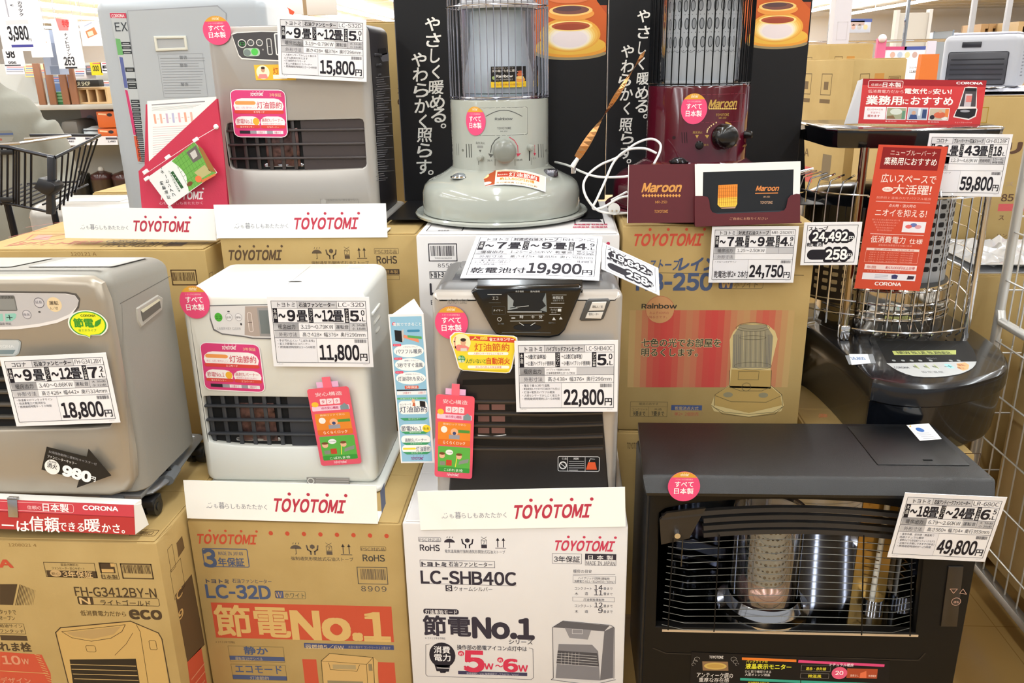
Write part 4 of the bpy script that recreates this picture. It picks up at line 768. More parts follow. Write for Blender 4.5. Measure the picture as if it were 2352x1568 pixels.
for pts in (((1352, 712), (1360, 692), (1393, 691), (1387, 711)), ((1344, 729), (1350, 715), (1386, 714), (1380, 730))):
    k = M(); k.plate([t.front(*p) for p in pts], [], -.0065, .004, mat('d6d2cc', .35), .0012); S = Sheet(k, (0, -.0067, 0), mw=t.mw); x0, y0 = pts[0]
    S.pt('運転入/切' if y0 < 720 else '電気ヒーター', x0+8, y0-5, x0+32, 6, '4a4844'); t.part(k, 'push_button', None, o)
m = M(); S = Sheet(m, (0, -.0004, 0), mw=t.mw); S.plogo(1026, 697, 1076, 11, '8f8a84', 1); t.part(m, 'embossed_logo', None, None, 0)
m = M(); m.box(-.15, .15, .05, .22, .466, .4712, mat('55565a', .2, name='dark_lid', coat=.3), .003); t.part(m, 'tank_lid')
m = M(); m.rbody(.40, .29, .012, .03, .004, mat('d8d6d2', .4), y0=-.025, rb=.003); t.part(m, 'base_tray')
round_tag(t, 1037, 741, 38, 38, -.004)
m = M(); S = Sheet(m, (0, -.0135, 0), mw=t.mw)
o = [(1033, 772), (1043, 763), (1055, 762), (1070, 765), (1180, 771), (1188, 775), (1189, 783), (1176, 846), (1171, 855), (1163, 857), (1063, 851), (1053, 845), (1046, 820), (1040, 800), (1034, 786)]
m.loops([[(x, -.0135+e, z) for x, z in [S.at(*p) for p in o]] for e in (.0008, 0)], PAPERB)
def shr(k): cx, cy = 1112, 810; return [((x-cx)*k+cx, (y-cy)*k+cy) for x, y in o]
S.pp(shr(.965), 'f2d63a', 1); S.pp([(1078, 771), (1176, 775), (1184, 779), (1183, 787), (1080, 781)], 'd24a38', 2); S.pt('人感', 1083, 780, 1120, 7, 'f4e060', .02); S.pt('省エネセンサー', 1124, 783, 1180, 8, 'fbf3ec', .02)
S.pt('灯油節約', 1090, 806, 1170, 18, 'd2602c', .01); S.pr(1074, 808, 1168, 815, 'f8f4e8', 2, .003); S.pt('人感センサーでかしこく省エネ', 1088, 814, 1156, 5, 'c85a40')
S.pt('人がいないと', 1070, 834, 1116, 11, '3f7a3a', .012); S.pt('自動消火', 1118, 836, 1171, 15, 'd2502c', .02); S.pe(1060, 824, 9, 8, '3f9a50', 2); S.pt('安心', 1052, 824, 1067, 6, 'eef6ea', .01); S.pt('機能', 1053, 832, 1067, 6, 'eef6ea', .01); S.pr(1074, 839, 1170, 846, 'f8f4e8', 2, .003); S.pt('消し忘れ防止の安全装置', 1092, 845, 1152, 5, 'c85a40'); S.pl([(1058, 849), (1165, 852)], .0008, '8a7a20', 2)
S.pe(1060, 786, 21, 20, 'f4e9b8', 3); S.pp([(1044, 796), (1052, 791), (1068, 792), (1078, 798), (1074, 806), (1050, 805)], 'e88a80', 4); S.pe(1064, 786, 6, 7.5, 'dca888', 5); S.pe(1064, 780, 6.5, 4, '3a2a24', 6); S.pl([(1046, 800), (1044, 784), (1046, 774)], .003, 'e0a088', 4); S.pp([(1058, 799), (1072, 799), (1073, 806), (1058, 806)], 'd8d0c8', 5)
t.part(m, 'sticker', 'yellow fuel saving sticker', None, 0)
price_card(frame3((1186, 946), (1418, 945), (1196, 783), 1.517, R(1)), 'トヨトミ', 'ハイブリッドファンヒーター', 'LC-SHB40C', '', '', ('5', '0'), ('ハイブリッド使用時3.99KW', '灯油単独使用時3.19~0.79KW'), None, '高さ438×幅376×奥行296mm', ['・電気で着火3秒で温風', '・単独使用もできます(灯油切れでも安心)', '・灯油+電気のパワフル暖房', '・人感センサーでかしこく省エネ', '・燃焼継続時間約15~54時間'], '22,800', 'price card reading 22,800 yen on the black fronted heater', rows=[('~9畳(灯油単独)', '~11畳(ハイブリッド使用時)'), ('~12畳(灯油単独)', '~14畳(ハイブリッド使用時)')])
hang_tag(frame3((998, 1094), (1084, 1100), (1001, 905), 1.522), 'pink safety hang tag on the black fronted heater')
brand_strip((966, 1217), (1437, 1209), (963, 1128), 1.4585, 'white brand strip with red logo in front of the black fronted heater', .6265)
# tall blue folded point-of-sale card
fr = frame3((921, 1063), (998, 1062), (902, 722), 1.535, R(2)); t = Thing('display_card', 'tall light blue folded card standing left of the black fronted heater', 'display card', fr[0].translation)
t.e.matrix_world = fr[0]; t.mw = fr[0]; t.inv = t.mw.inverted(); w, h = fr[1], fr[2]; m = M(); m.box(-w/2, w/2, 0, h, -.0012, 0, PAPERB); S = Sheet(m, (0, 0, 0), (1, 0, 0), (0, 1, 0), t.mw)
S.rect(-w*.46, h*.01, w*.44, h*.985, '8fc0dc', 1)
T = lambda s, u, v, ww, hh, c, b=0.: S.text(s, u*w, v*h, hh*h, c, ww*w, b, 0, 4, anchor='c', fit=True)
T('電気でできること', .02, .925, .8, .022, 'f2f8fa', .01); S.ell(-w*.36, h*.94, w*.05, h*.011, 'e85a70', 3, 10)
S.poly([(-w*.36, h*.83), (-w*.16, h*.82), (-w*.16, h*.895), (-w*.36, h*.9)], '1d1b1e', 2); S.poly([(-w*.16, h*.82), (-w*.1, h*.835), (-w*.1, h*.905), (-w*.16, h*.895)], 'c8c4c0', 3); S.poly([(-w*.12, h*.87), (w*.3, h*.84), (w*.32, h*.815), (-w*.12, h*.85)], 'e89070', 3); S.poly([(-w*.0, h*.865), (w*.4, h*.855), (w*.4, h*.838), (w*.0, h*.85)], '5aa860', 4); S.rr(w*.0, h*.885, w*.36, h*.9, w*.03, '3f8ab0', 3)
for v, s, k in ((.745, 'パワフル暖房', 'いきなり'), (.655, '3秒ですぐ温風', '速暖'), (.565, '灯油切れも安心', '非常時')):
    S.ell(0, h*(v+.018), w*.43, h*.042, 'f4f6f6', 2, 26); T(s, .0, v, .74, .03, '3a4660', .004); S.rr(-w*.44, h*(v+.05), -w*.2, h*(v+.066), w*.03, 'e0506c', 3); T('ポイント', -.32, v+.054, .17, .008, 'ffe6ea'); T(k+'にうれしい', .06, v+.04, .42, .009, '6a7490')
S.rr(-w*.2, h*.512, w*.2, h*.533, w*.02, 'd8583c', 3); T('3年保証', 0, .515, .34, .015, 'fdf2ee', .01)
S.rect(-w*.44, h*.499, w*.42, h*.507, '26242c', 3); S.rect(-w*.44, h*.472, w*.42, h*.497, 'e8ecf0', 3); T('14畳まで', -.15, .477, .24, .015, 'c84858'); T('11畳まで', .28, .477, .22, .015, 'c84858')
S.rr(-w*.45, h*.44, w*.4, h*.453, w*.03, '5fae78', 3); T('灯油でできること', -.1, .442, .5, .009, 'eaf6ea')
S.rr(-w*.42, h*.34, w*.42, h*.43, w*.12, 'f4f6f6', 2); T('センサーで', -.22, .4, .34, .013, '3a4660'); T('灯油節約', .0, .352, .8, .042, '3a4660', .004)
S.ell(w*.02, h*.43, w*.05, h*.014, 'e8b898', 4, 12); S.poly([(-w*.02, h*.395), (w*.07, h*.395), (w*.06, h*.418), (-.0, h*.418)], 'c86a4a', 4); S.poly([(w*.2, h*.39), (w*.36, h*.385), (w*.36, h*.425), (w*.2, h*.43)], '1d1b1e', 4)
for v, s, x, ww, cap in ((.318, '', 0, 0, '省エネセンサー'), (.225, '節電No.1', -.1, .6, '電気代がお得'), (.148, '高耐久バーナー', 0, .64, 'エコバーナー'), (.082, '灯油節約', .2, .42, 'エコモード')):
    if s: S.rr(-w*.43, h*(v-.012), w*.43, h*(v+.045), w*.12, 'f4f6f6', 2); T(s, x, v, ww, .034 if s != '高耐久バーナー' else .026, '3a4660', .004)
    S.poly([(-w*.42, h*(v-.004)), (w*.42, h*(v-.004)), (w*.3, h*(v-.022)), (-w*.3, h*(v-.022))], '3f9a68', 3); T(cap, 0, v-.016, .34, .01, 'e6f6ea')
S.ell(w*.34, h*.24, w*.12, h*.026, 'f0d83a', 5, 18); S.text('5.6', w*.25, h*.232, h*.016, '4a4a20', w*.16, .01, 0, 6, fit=True); S.rr(-w*.4, h*.095, -w*.02, h*.108, w*.02, 'f0d83a', 5)
S.logo(-w*.2, h*.022, w*.4, h*.03, '8a4a8a', 4)
t.part(m, 'printed_face', None, None, 0)
m = M(); m.loops([[(w/2-.001, 0, -.001), (w/2-.032, 0, -.07), (w/2-.032, h*1.0, -.07), (w/2-.001, h, -.001)], [(w/2-.002, 0, -.001), (w/2-.033, 0, -.07), (w/2-.033, h*1.0, -.07), (w/2-.002, h, -.001)]], PAPERB)
m.loops([[(-w/2, h, -.001), (w/2, h, -.001), (w/2-.03, h*1.045, -.07), (-w/2+.008, h*.999, -.006)], [(-w/2, h-.001, -.001), (w/2, h-.001, -.001), (w/2-.03, h*1.045-.001, -.07), (-w/2+.008, h*.998, -.006)]], PAPERB); t.part(m, 'folded_back', 'plain white back of the card', None, 0)
# ================================================================== large black radiant heater
HAM = mat('07080b', .3, name='hammered_black', bump=(900, .4, .0015), spec=.6); HAMF = mat('0a0807', .45, name='brown_black_front', spec=.3)
PW = .672; t = Thing('radiant_heater', 'large black antique style radiant fan heater with wire guard and glass burner', 'heater', (.4965, 1.475, .16), R(.3)); HL = t; LZ = .56
F_ = lambda x, y, yl=0.: t.front(x, y, yl)
# top with front lip
m = M(); m.loops([[(-PW/2+.012, .26, .566), (PW/2-.012, .26, .566), (PW/2-.012, .26, .55), (-PW/2+.012, .26, .55)], [(-PW/2, .012, .566), (PW/2, .012, .566), (PW/2, .012, .55), (-PW/2, .012, .55)], [(-PW/2-.001, .006, .5645), (PW/2+.001, .006, .5645), (PW/2, .008, .545), (-PW/2, .008, .545)], [(-PW/2-.001, .002, .561), (PW/2+.001, .002, .561), (PW/2, .006, .54), (-PW/2, .006, .54)], [(-PW/2+.004, -.014, .538), (PW/2-.004, -.014, .538), (PW/2-.004, .004, .53), (-PW/2+.004, .004, .53)], [(-PW/2+.006, -.012, .531), (PW/2-.006, -.012, .531), (PW/2-.008, .008, .526), (-PW/2+.008, .008, .526)]], HAM); t.part(m, 'top_cover', None, None, 30)
m = M(); m.box(.135, .315, .06, .245, .5655, .568, HAM, .0015); m.box(.232, .25, .078, .082, .568, .5695, DARK)
S = Sheet(m, (0, 0, .5683), (1, 0, 0), (0, 1, 0), t.mw); q = [(2082, 976), (2133, 972), (2163, 1008), (2113, 1012)]; S.pp(q, 'eeeeec', 1); S.pe(2113, 987, 9, 5, '3f68a8', 2); S.pp([(2088, 980), (2093, 980), (2091, 976)], 'e0b030', 2)
for k in range(4): S.pl([(2106+k*5, 995+k*4), (2134+k*5, 994+k*4)], .002, '70707c', 2)
t.part(m, 'tank_lid')
m = M(); m.box(-PW/2+.008, -PW/2+.03, .02, .25, 0, .53, HAM, .008); o = t.part(m, 'side_panel'); m = M(); m.box(PW/2-.03, PW/2-.001, .02, .25, 0, .53, HAM, .006); t.part(m, 'side_panel'); m = M(); m.box(-PW/2+.02, PW/2-.02, .235, .25, 0, .53, HAM); t.part(m, 'back_panel')
# front face with the arched opening
op = [F_(*p) for p in ((1516, 1185), (1530, 1175), (1580, 1165), (1640, 1159), (1720, 1154), (1800, 1153), (1880, 1155), (1960, 1159), (2040, 1168), (2100, 1178), (2128, 1200), (2133, 1240), (2108, 1462), (1508, 1447))]
m = M(); m.plate([(-PW/2+.014, .0), (PW/2-.001, .0), (PW/2-.001, .535), (-PW/2+.014, .535)], [op], .012, .02, HAMF, .004, .003); t.part(m, 'front_panel', None, None, 30)
m = M(); S = Sheet(m, (0, .0112, 0), mw=t.mw)
S.pl([(1500, 1488), (1530, 1500), (2110, 1516), (2125, 1500)], .003, '2c2620', 1); t.part(m, 'groove', None, None, 0)
# arched vent slats
m = M(); AR = mat('37322d', .35, .4, name='bronze_slat')
def arc_y(x): return 1154+ (abs(x-1810)/300)**2*20
for k, dy in enumerate((8, 25, 42, 58)):
    xs = range(1520+ (95 if k else 0), 2125-(20 if k else 0), 24); L = []
    for x in xs:
        a = F_(x, arc_y(x)+dy, .012); b = F_(x, arc_y(x)+dy+9, .012); L.append([(a[0], .006, a[1]), (a[0], .024, a[1]-.004), (b[0], .024, b[1]), (b[0], .004, b[1])])
    m.loops(L, AR)
a = [F_(*p, .012) for p in ((1514, 1190), (1530, 1174), (1620, 1163), (1596, 1205), (1582, 1232), (1518, 1246))]; m.prism(a, 'y', .005, .012, AR)
t.part(m, 'arched_vent')
# inside
m = M(); x0, x1, z0, z1 = op[-1][0]+.004, op[-2][0]-.004, op[-1][1]-.004, .53
m.loops([[(x0-.02, .03, z0), (x0-.02, .03, z1)], [(x0+.01, .15, z0), (x0+.01, .15, z1)], [(x0+.10, .21, z0), (x0+.10, .21, z1)], [(.0, .226, z0), (.0, .226, z1)], [(x1-.10, .215, z0), (x1-.10, .215, z1)], [(x1-.02, .15, z0), (x1-.02, .15, z1)], [(x1+.0, .03, z0), (x1+.0, .03, z1)]], mat('8c8e96', .05, 1., name='dark_mirror'), False, False, closed=False)
m.box(x0-.03, x1+.02, .03, .225, z0-.004, z0, mat('6c6d72', .08, 1.)); m.box(x0-.02, x1+.02, .03, .225, z1, z1+.004, BLK); o = t.part(m, 'reflector', 'mirror lined chamber', None, 50)
m = M(); S = Sheet(m, (0, .021, 0), mw=t.mw); a = F_(1515, 1449, .02); b = F_(2110, 1464, .02); m.box(a[0]+.004, b[0]-.006, .0105, .032, a[1]+.006, a[1]+.011, mat('cdb79a', .3, .2, name='sill_tan_reflection')); t.part(m, 'front_sill')  # cream tone is a tan reflection painted into the sill
bc = F_(1750, 1380, .11); bx, bz = bc[0], z0
m = M(); m.lathe([(.098, bz), (.098, bz+.006), (.085, bz+.011), (.078, bz+.03), (.076, bz+.034)], mat('c8c8cc', .12, 1), 48, bx, .105, False, False); t.part(m, 'burner_dish')
PNK = mat('b08a80', .2, .8, name='copper_burner'); m = M(); m.lathe([(.056, bz+.012), (.058, bz+.05), (.05, bz+.062), (.042, bz+.07)], PNK, 40, bx, .105, False, False); 
for k in range(9): 
    a = R(190+k*18); c = Vector((bx+.0585*math.cos(a), .105+.0585*math.sin(a), bz+.035)); d = Vector((math.cos(a), math.sin(a), 0)); m.cyl(c, c+d*.0006, .004, DARK, 10)
o2 = t.part(m, 'burner', 'copper coloured burner ring')
m = M(); r_ = .043; m.lathe([(r_, bz+.07), (r_, bz+.215), (r_*.95, bz+.22)], mat('8f9aa0', .3, .7, name='punched_steel'), 40, bx, .105, False, True)
for j in range(9):
    for k in range(13):
        a = R(182+k*13+(j % 2)*6.5); c = Vector((bx+r_*math.cos(a), .105+r_*math.sin(a), bz+.078+j*.0155)); d = Vector((math.cos(a), math.sin(a), 0)); m.cyl(c, c+d*.0005, .0022 if (j+k) % 2 else .0034, DARK, 8)
t.part(m, 'flame_tube', 'steel tube with punched holes')
m = M(); m.lathe([(.072, bz+.03), (.072, bz+.235)], glassy('burner_glass', 'f4f6f8', .1), 48, bx, .105, False, False); t.part(m, 'glass_chimney')
m = M(); m.lathe([(.075, bz+.226), (.077, bz+.232), (.075, bz+.24)], mat('6a5a52', .25, .8), 40, bx, .105, False, False); t.part(m, 'chimney_ring')
m = M(); m.box(x1-.09, x1-.016, .128, .132, z0, z1-.06, mat('b8924a', .25, .6, name='tan_reflection')); t.part(m, 'reflection_plate', 'tan plate coloured like a reflection')  # added plate whose colour imitates a tan reflection inside the chamber
m = M(); m.cyl((x1-.05, .115, z0), (x1-.045, .115, z1-.08), .006, mat('ece8dc', .4), 10)
for k in range(11): m.tube([(x1-.05-.024, .12, z0+.05+k*.02), (x1-.06, .104, z0+.056+k*.02), (x1-.05, .107, z0+.052+k*.02)], .0012, mat('7a5a30', .3, .6), 5)
m.cyl((x1-.05, .11, z0), (x1-.05, .11, z0+.02), .022, CHROME, 20); t.part(m, 'igniter_rod', 'white rod with small wire loops')
# wire guard
m = M(); WI = mat('57554f', .3, .9, name='dull_wire'); yg = -.004
def gp(x, y): p = F_(x, y, yg); return (p[0], yg, p[1])
for k in range(14):
    y = 1250+k*15; pts = []
    for x in range(1538, 2122, 48): s = (x-1538)/580; pts.append(gp(x-k*1.2, y+ (8*s) - 16*math.sin(math.pi*s)*(1-k/14)))
    pts[0] = (pts[0][0], .012, pts[0][2]); pts[-1] = (pts[-1][0], .012, pts[-1][2]); m.tube(pts, .0008, WI, 5)
for x, yt, yb in ((1546, 1236, 1446), (1568, 1240, 1300), (1652, 1228, 1450), (1984, 1230, 1458), (2095, 1246, 1460)):
    a, b = gp(x, yt), gp(x-(yb-yt)*.055*(1 if x < 1700 else .4), yb); m.tube([a, b], .0014, mat('222224', .3, .8) if yb > 1400 else WI, 6)
t.part(m, 'wire_guard')
m = M(); p = F_(1555, 1226, 0); m.cyl((p[0], .006, p[1]), (p[0], -.008, p[1]), .0075, CHROME, 18, .006); t.part(m, 'guard_knob')
# right control column
m = M(); q = [F_(*p, .01) for p in ((2178, 1300), (2213, 1300), (2198, 1438), (2160, 1438))]; m.prism(q, 'y', .0125, .008, mat('241d18', .3, coat=.4), bev=.002); S = Sheet(m, (0, .0078, 0), mw=t.mw)
S.pl([(2182, 1352), (2199, 1352), (2190, 1362), (2182, 1352)], .0012, 'c09a88', 2); S.pl([(2204, 1362), (2220, 1364), (2212, 1352), (2204, 1362)], .0012, 'c09a88', 2); o = S.at(2196, 1381); S.ring(o[0], o[1], .0095, .0095, .0012, 'c09a88', 2); S.pt('運転', 2189, 1385, 2203, 6, 'c09a88', 0, 0, 3); t.part(m, 'control_strip')
# sticker at the foot
m = M(); S = Sheet(m, (0, .0108, 0), mw=t.mw); S.pp([(1588, 1497), (2044, 1517), (2040, 1680), (1580, 1680)], '120e0e', 1, )
S.pt('TOYOTOMI', 1629, 1511, 1661, 6, 'e8e0d8', .02); S.pp([(1613, 1518), (1672, 1519), (1673, 1540), (1614, 1539)], '8a6a4a', 2); S.pe(1643, 1529, 26, 8, 'c8a85a', 3); S.pe(1643, 1529, 20, 5, 'b8924a', 4)
S.pt('アンティーク調の', 1600, 1555, 1683, 12, 'e8e0d8'); S.pt('重厚な存在感', 1605, 1565, 1674, 10, 'e8e0d8')
for s_ in (1, -1):
    cx = 1643+s_*42
    for k in range(3): o = S.at(cx+s_*k*4, 1513+k*6); S.ring(o[0], o[1], .006-.001*k, .006-.001*k, .0009, '9a948c', 2, 0, 270)
S.pp([(1704, 1509), (1829, 1514), (1829, 1520), (1704, 1515)], 'e07a2c', 2); S.pt('バックライト付', 1714, 1521, 1763, 6, 'e8d83a', .01); S.pt('液晶表示モニター', 1712, 1535, 1817, 12, 'e8e03a', .02); S.pt('ひと目で確認できる', 1711, 1544, 1771, 6, 'e8e0d8'); S.pt('大型オレンジ液晶', 1711, 1551, 1768, 6, 'e8e0d8')
S.pp([(1834, 1515), (2032, 1525), (2031, 1531), (1833, 1521)], 'd8487a', 2); S.pt('ナチュラル暖房', 1904, 1529, 1960, 7, 'f8e0e8', .01)
S.pf(1841, 1526, 1907, 1542, .0006, '8a847c', 2); S.pt('遠赤・赤外線', 1851, 1538, 1897, 7, 'e8d83a', .01); S.pf(1839, 1545, 1903, 1558, .0006, '8a847c', 2); S.pt('微温風', 1855, 1555, 1886, 7, 'e8d83a', .01)
S.pe(1928, 1545, 18, 14, 'e05a7a', 3); S.pt('20', 1918, 1549, 1936, 9, 'fdf0f0', .02); S.pp([(1946, 1534), (2016, 1536), (2014, 1558), (1944, 1556)], 'a8482a', 2); S.pp([(1976, 1545), (1990, 1540), (1990, 1556), (1974, 1556)], 'e0704a', 3); S.pt('温風なし', 1952, 1553, 1972, 5, 'f8d8c8'); S.pt('快適暖房', 1994, 1554, 2012, 5, 'f8d8c8')
S.pp([(1700, 1556), (1838, 1562), (1838, 1568), (1700, 1562)], '3aa088', 2); S.pt('給油時期をお知らせ', 1718, 1570, 1766, 6, 'e8d83a'); S.pp([(1840, 1562), (2030, 1569), (2030, 1580), (1840, 1572)], '3aa088', 2); t.part(m, 'info_sticker', 'black information sticker', None, 0)
round_tag(t, 1571, 1117, 37, 34, -.0155)
price_card(frame3((2038, 1279), (2262, 1290), (2047, 1130), 1.455, R(-8)), 'トヨトミ', '石油アンティークファンヒーター', 'LR-680C', '~18畳', '~24畳', ('6', '5'), '6.79~2.60KW', ('運転音', '大 38dB', '小 28dB'), '高さ560×幅704×奥行355mm', ['・遠赤外線、赤外線・微温風で', '　快適ナチュラル暖房'.replace('　', ' '), '・置物のような存在感アンティークモデル', '・点検がお手軽にできます(3年目)', '・燃焼継続時間約9~25時間'], '49,800', 'price card reading 49,800 yen on the large black heater')
# ================================================================== second tier: cartons
def d_s32(S):
    S.plogo(524, 597, 655, 34, '5a4632'); umbrella_row(S, (729, 762, 798, 832), 594, 27, '5a4a38'); S.pt('強制通気形開放式石油ストーブ', 716, 608, 848, 9, '5a4a38')
    S.pf(859, 570, 916, 583, .0008, '5a4a38', 2, .002); S.pt('PSC対応品', 862, 582, 912, 9, '5a4a38'); S.pt('RoHS', 866, 605, 912, 17, '4a3c30', .02)
    S.pr(884, 618, 918, 630, '4a3c30', 2); S.pt('日本製', 888, 628, 914, 8, 'c8a468'); S.pf(884, 632, 918, 642, .0006, '5a4a38', 2); S.pt('3年保証', 700, 650, 760, 10, '5a4a38')
carton('cardboard_box', 'brown box with dark logo and handling marks under the silver heater', -.829, -.345, 1.93, .42, .60, 1.12, CARD, d_s32, group='second tier cartons')
def d_w2(S):
    D = '34323a'; S.pf(983, 559, 1051, 600, .0022, D, 2); S.pbar(990, 564, 1044, 588, D, 2, 9); S.pt('TMOS101901944', 998, 594, 1038, 3, D); S.pt('8558', 1006, 614, 1040, 9, D, .0, 0, 3, .1)
    S.pf(986, 623, 1060, 640, .0012, D, 2); S.pt('トヨトミ', 990, 637, 1020, 12, D, .05); S.pt('L', 989, 676, 1000, 24, D, .05); S.pe(1397, 559, 4, 4, 'c84060', 2); S.pt('日本製', 990, 700, 1040, 12, D)
def d_w2t(S):
    D = '34323a'; S.pf(990, 516, 1062, 530, .002, D, 2); S.pt('8558', 1005, 531, 1030, 3, D); S.pf(1318, 490, 1390, 515, .0025, D, 2); S.pp([(1330, 509), (1345, 498), (1375, 500), (1383, 510)], D, 2); S.pt('天地無用 取扱注意', 1318, 518, 1396, 4, 'c84060', .01); S.pt('横積厳禁 直積厳禁', 1316, 524, 1396, 4, 'c84060', .01)
carton('cardboard_box', 'white box with barcode under the pale round stove', -.337, .128, 1.86, .46, .62, 1.132, CARDW, d_w2, None, d_w2t, group='second tier cartons')
def d_rb(S):
    N = '4a5878'; G = '6a5c40'
    S.plogo(1452, 564, 1622, 40, 'c8503c'); S.pt('ストーブ', 1489, 620, 1558, 26, N, .02, .2); S.pt('レインボー', 1558, 621, 1700, 30, N, .04, .2); S.pl([(1440, 625), (1846, 632)], .001, '4a4030', 2)
    S.pt('RB-250', 1462, 666, 1634, 38, N, .035); S.pr(1652, 636, 1682, 663, '50587a', 2, .004); S.pt('W', 1656, 660, 1678, 18, 'c8a468', .03); S.pf(1652, 636, 1752, 663, .0008, G, 2, .005); S.pt('ホワイト', 1686, 660, 1740, 14, G)
    # printed red curtain of light
    n = 26; x0, x1 = 1446, 1826
    amt = [0, .15, .4, .75, .9, 1.0, .95, .8, .55, .4, .5, .75, .95, 1., .9, .6, .35, .2, .15, .3, .6, .75, .65, .35, .15, 0]
    for i in range(n):
        a_ = amt[i]; c0, c1 = (184, 152, 100), (196, 72, 66); cc = ''.join('%02x' % int(c0[k]*(1-a_)+c1[k]*a_) for k in range(3))
        u0, u1 = x0+(x1-x0)*i/n, x0+(x1-x0)*(i+1)/n; a, b = S.at(u0, 712), S.at(u1, 712); e = S.at(u0, 889); S.rect(a[0], e[1], b[0], a[1], cc, 1)
    o = S.at(1516, 711); S.ell(o[0], o[1], .0335, .0335, 'c89464', 2, 32); S.ring(o[0], o[1], .0335, .0335, .0008, 'b8584a', 3); S.pt('Rainbow', 1474, 708, 1554, 11, '3c3830', .03); S.pt('およそ40Wの', 1492, 721, 1536, 6, 'a85848'); S.pt('明るさです。', 1490, 731, 1532, 6, 'a85848')
    for l, c, b in ((4, 'd8c498', .05), (5, '45402e', .015)):
        S.pt('七色の光でお部屋を', 1473, 796, 1655, 19, c, b, 0, l); S.pt('明るくします。', 1473, 818, 1602, 18, c, b, 0, l)
    # drawing of the stove
    T_ = 'b39558'; L = '57503a'
    S.pp([(1676, 780), (1684, 762), (1698, 746), (1730, 740), (1764, 746), (1780, 760), (1786, 778), (1770, 845), (1770, 884), (1796, 908), (1800, 930), (1794, 944), (1720, 957), (1640, 944), (1633, 930), (1642, 906), (1674, 884), (1678, 840)], 'd2bc84', 4)
    S.pp([(1680, 848), (1772, 850), (1770, 892), (1676, 890)], T_, 5); S.pp([(1642, 905), (1676, 886), (1770, 888), (1792, 906), (1796, 930), (1720, 948), (1640, 930)], T_, 5); S.pp([(1684, 770), (1700, 745), (1760, 746), (1776, 772), (1770, 845), (1682, 845)], '968c72', 5)
    for k in range(11): x = 1702+k*5.6; S.pl([(x, 760), (x-1, 842)], .0007, 'c9b888' if k % 2 else '6c6450', 6)
    for k in range(5): S.pl([(1684+k*4, 768), (1683+k*4, 842)], .0008, '5c5a60', 6); S.pl([(1758+k*3.4, 768), (1757+k*3.2, 842)], .0008, '5c5a60', 6)
    for cy, rx, ry in ((748, 34, 8), (752, 40, 9), (775, 31, 5), (840, 44, 9)): o = S.at(1729, cy); e = S.at(1729+rx, cy-ry); S.ring(o[0], o[1], e[0]-o[0], e[1]-o[1], .0009, L, 7)
    for q in ([(1676, 850), (1676, 888)], [(1772, 850), (1770, 888)], [(1676, 888), (1700, 897), (1750, 897), (1770, 888)], [(1642, 906), (1676, 884)], [(1770, 884), (1796, 906)], [(1642, 906), (1640, 932)], [(1796, 906), (1797, 932)], [(1643, 908), (1680, 922), (1760, 923), (1795, 908)], [(1634, 930), (1660, 950), (1720, 957), (1780, 950), (1800, 932)], [(1638, 934), (1664, 946), (1720, 951), (1776, 946), (1797, 934)]): S.pl(q, .001, L, 7)
    S.pf(1696, 852, 1742, 872, .0008, L, 7); o = S.at(1714, 888); S.ring(o[0], o[1], .011, .011, .001, L, 8); S.pe(1672, 906, 11, 6, '8c8468', 7); S.pe(1753, 907, 11, 6, '8c8468', 7)
    S.pf(1448, 922, 1532, 957, .0008, G, 2); S.pt('暖房のめやす', 1468, 930, 1512, 6, G); S.pl([(1449, 933), (1532, 934)], .0006, G, 2); S.pt('コンクリート', 1452, 942, 1487, 5, G); S.pt('木造', 1502, 942, 1520, 5, G); S.pt('9畳まで', 1454, 954, 1482, 10, '4a4638', .01); S.pt('7畳まで', 1496, 954, 1525, 10, '4a4638', .01); S.pl([(1490, 934), (1490, 957)], .0006, G, 2)
    S.pr(1542, 930, 1612, 942, '46547c', 2); S.pt('乾電池点火式', 1550, 941, 1604, 8, 'c8ac74'); S.pf(1542, 942, 1612, 956, .0006, 'a88868', 2); S.pt('単2×2個別売', 1549, 954, 1604, 8, 'b8584a')
carton('cardboard_box', 'brown box with red light stripes and stove drawing under the maroon stove', .136, .572, 1.885, .43, .638, 1.145, CARD, d_rb, group='second tier cartons')
carton('cardboard_box', 'plain brown box beneath the box with the stove drawing', .132, .59, 1.88, .43, .10, .632, CARD, lambda S: S.pt('TOYOTOMI', 1440, 1030, 1470, 14, BRN), group='second tier cartons')
for x0, x1, y, z1 in ((-.829, -.345, 1.93, .596), (-.337, .128, 1.9, .614)):
    carton('cardboard_box', 'plain brown box hidden behind the '+('white heater' if x0 < -.5 else 'black fronted heater'), x0, x1, y, .4, .10, z1, CARD, None, group='second tier cartons')
def d_u(S):
    S.pt('120121 A', 163, 587, 222, 8, '8a6a3c'); S.pf(391, 619, 455, 655, .0026, BRN, 2); S.pbar(398, 625, 446, 645, BRN, 2, 5)
def d_ut(S):
    Rr = 'c0685c'
    S.pt('FH-G3412BY-N', 229, 567, 382, 11, '5a4630', .01); S.pr(392, 557, 416, 565, '5a4630', 2); S.pf(392, 556, 460, 565, .001, '5a4630', 2); S.pt('CORONA', 240, 556, 330, 5, '5a4630')
    for q in ([(20, 545), (110, 523)], [(45, 555), (150, 538)], [(60, 550), (75, 539), (150, 537)], [(10, 566), (150, 548)], [(60, 522), (140, 510)]): S.pl(q, .003, Rr, 2)
    S.pp([(72, 550), (88, 540), (122, 540), (110, 551)], 'c8887a', 2); S.pt('石油ファンヒーター', 12, 564, 140, 9, Rr); S.pt('取扱注意', 150, 561, 220, 8, Rr)
carton('cardboard_box', 'brown box with red printed lid behind the champagne heater', -1.45, -.862, 1.915, .46, .60, 1.088, CARD, d_u, lambda S: S.pf(480, 628, 494, 668, .001, BRN, 2), d_ut, group='second tier cartons')
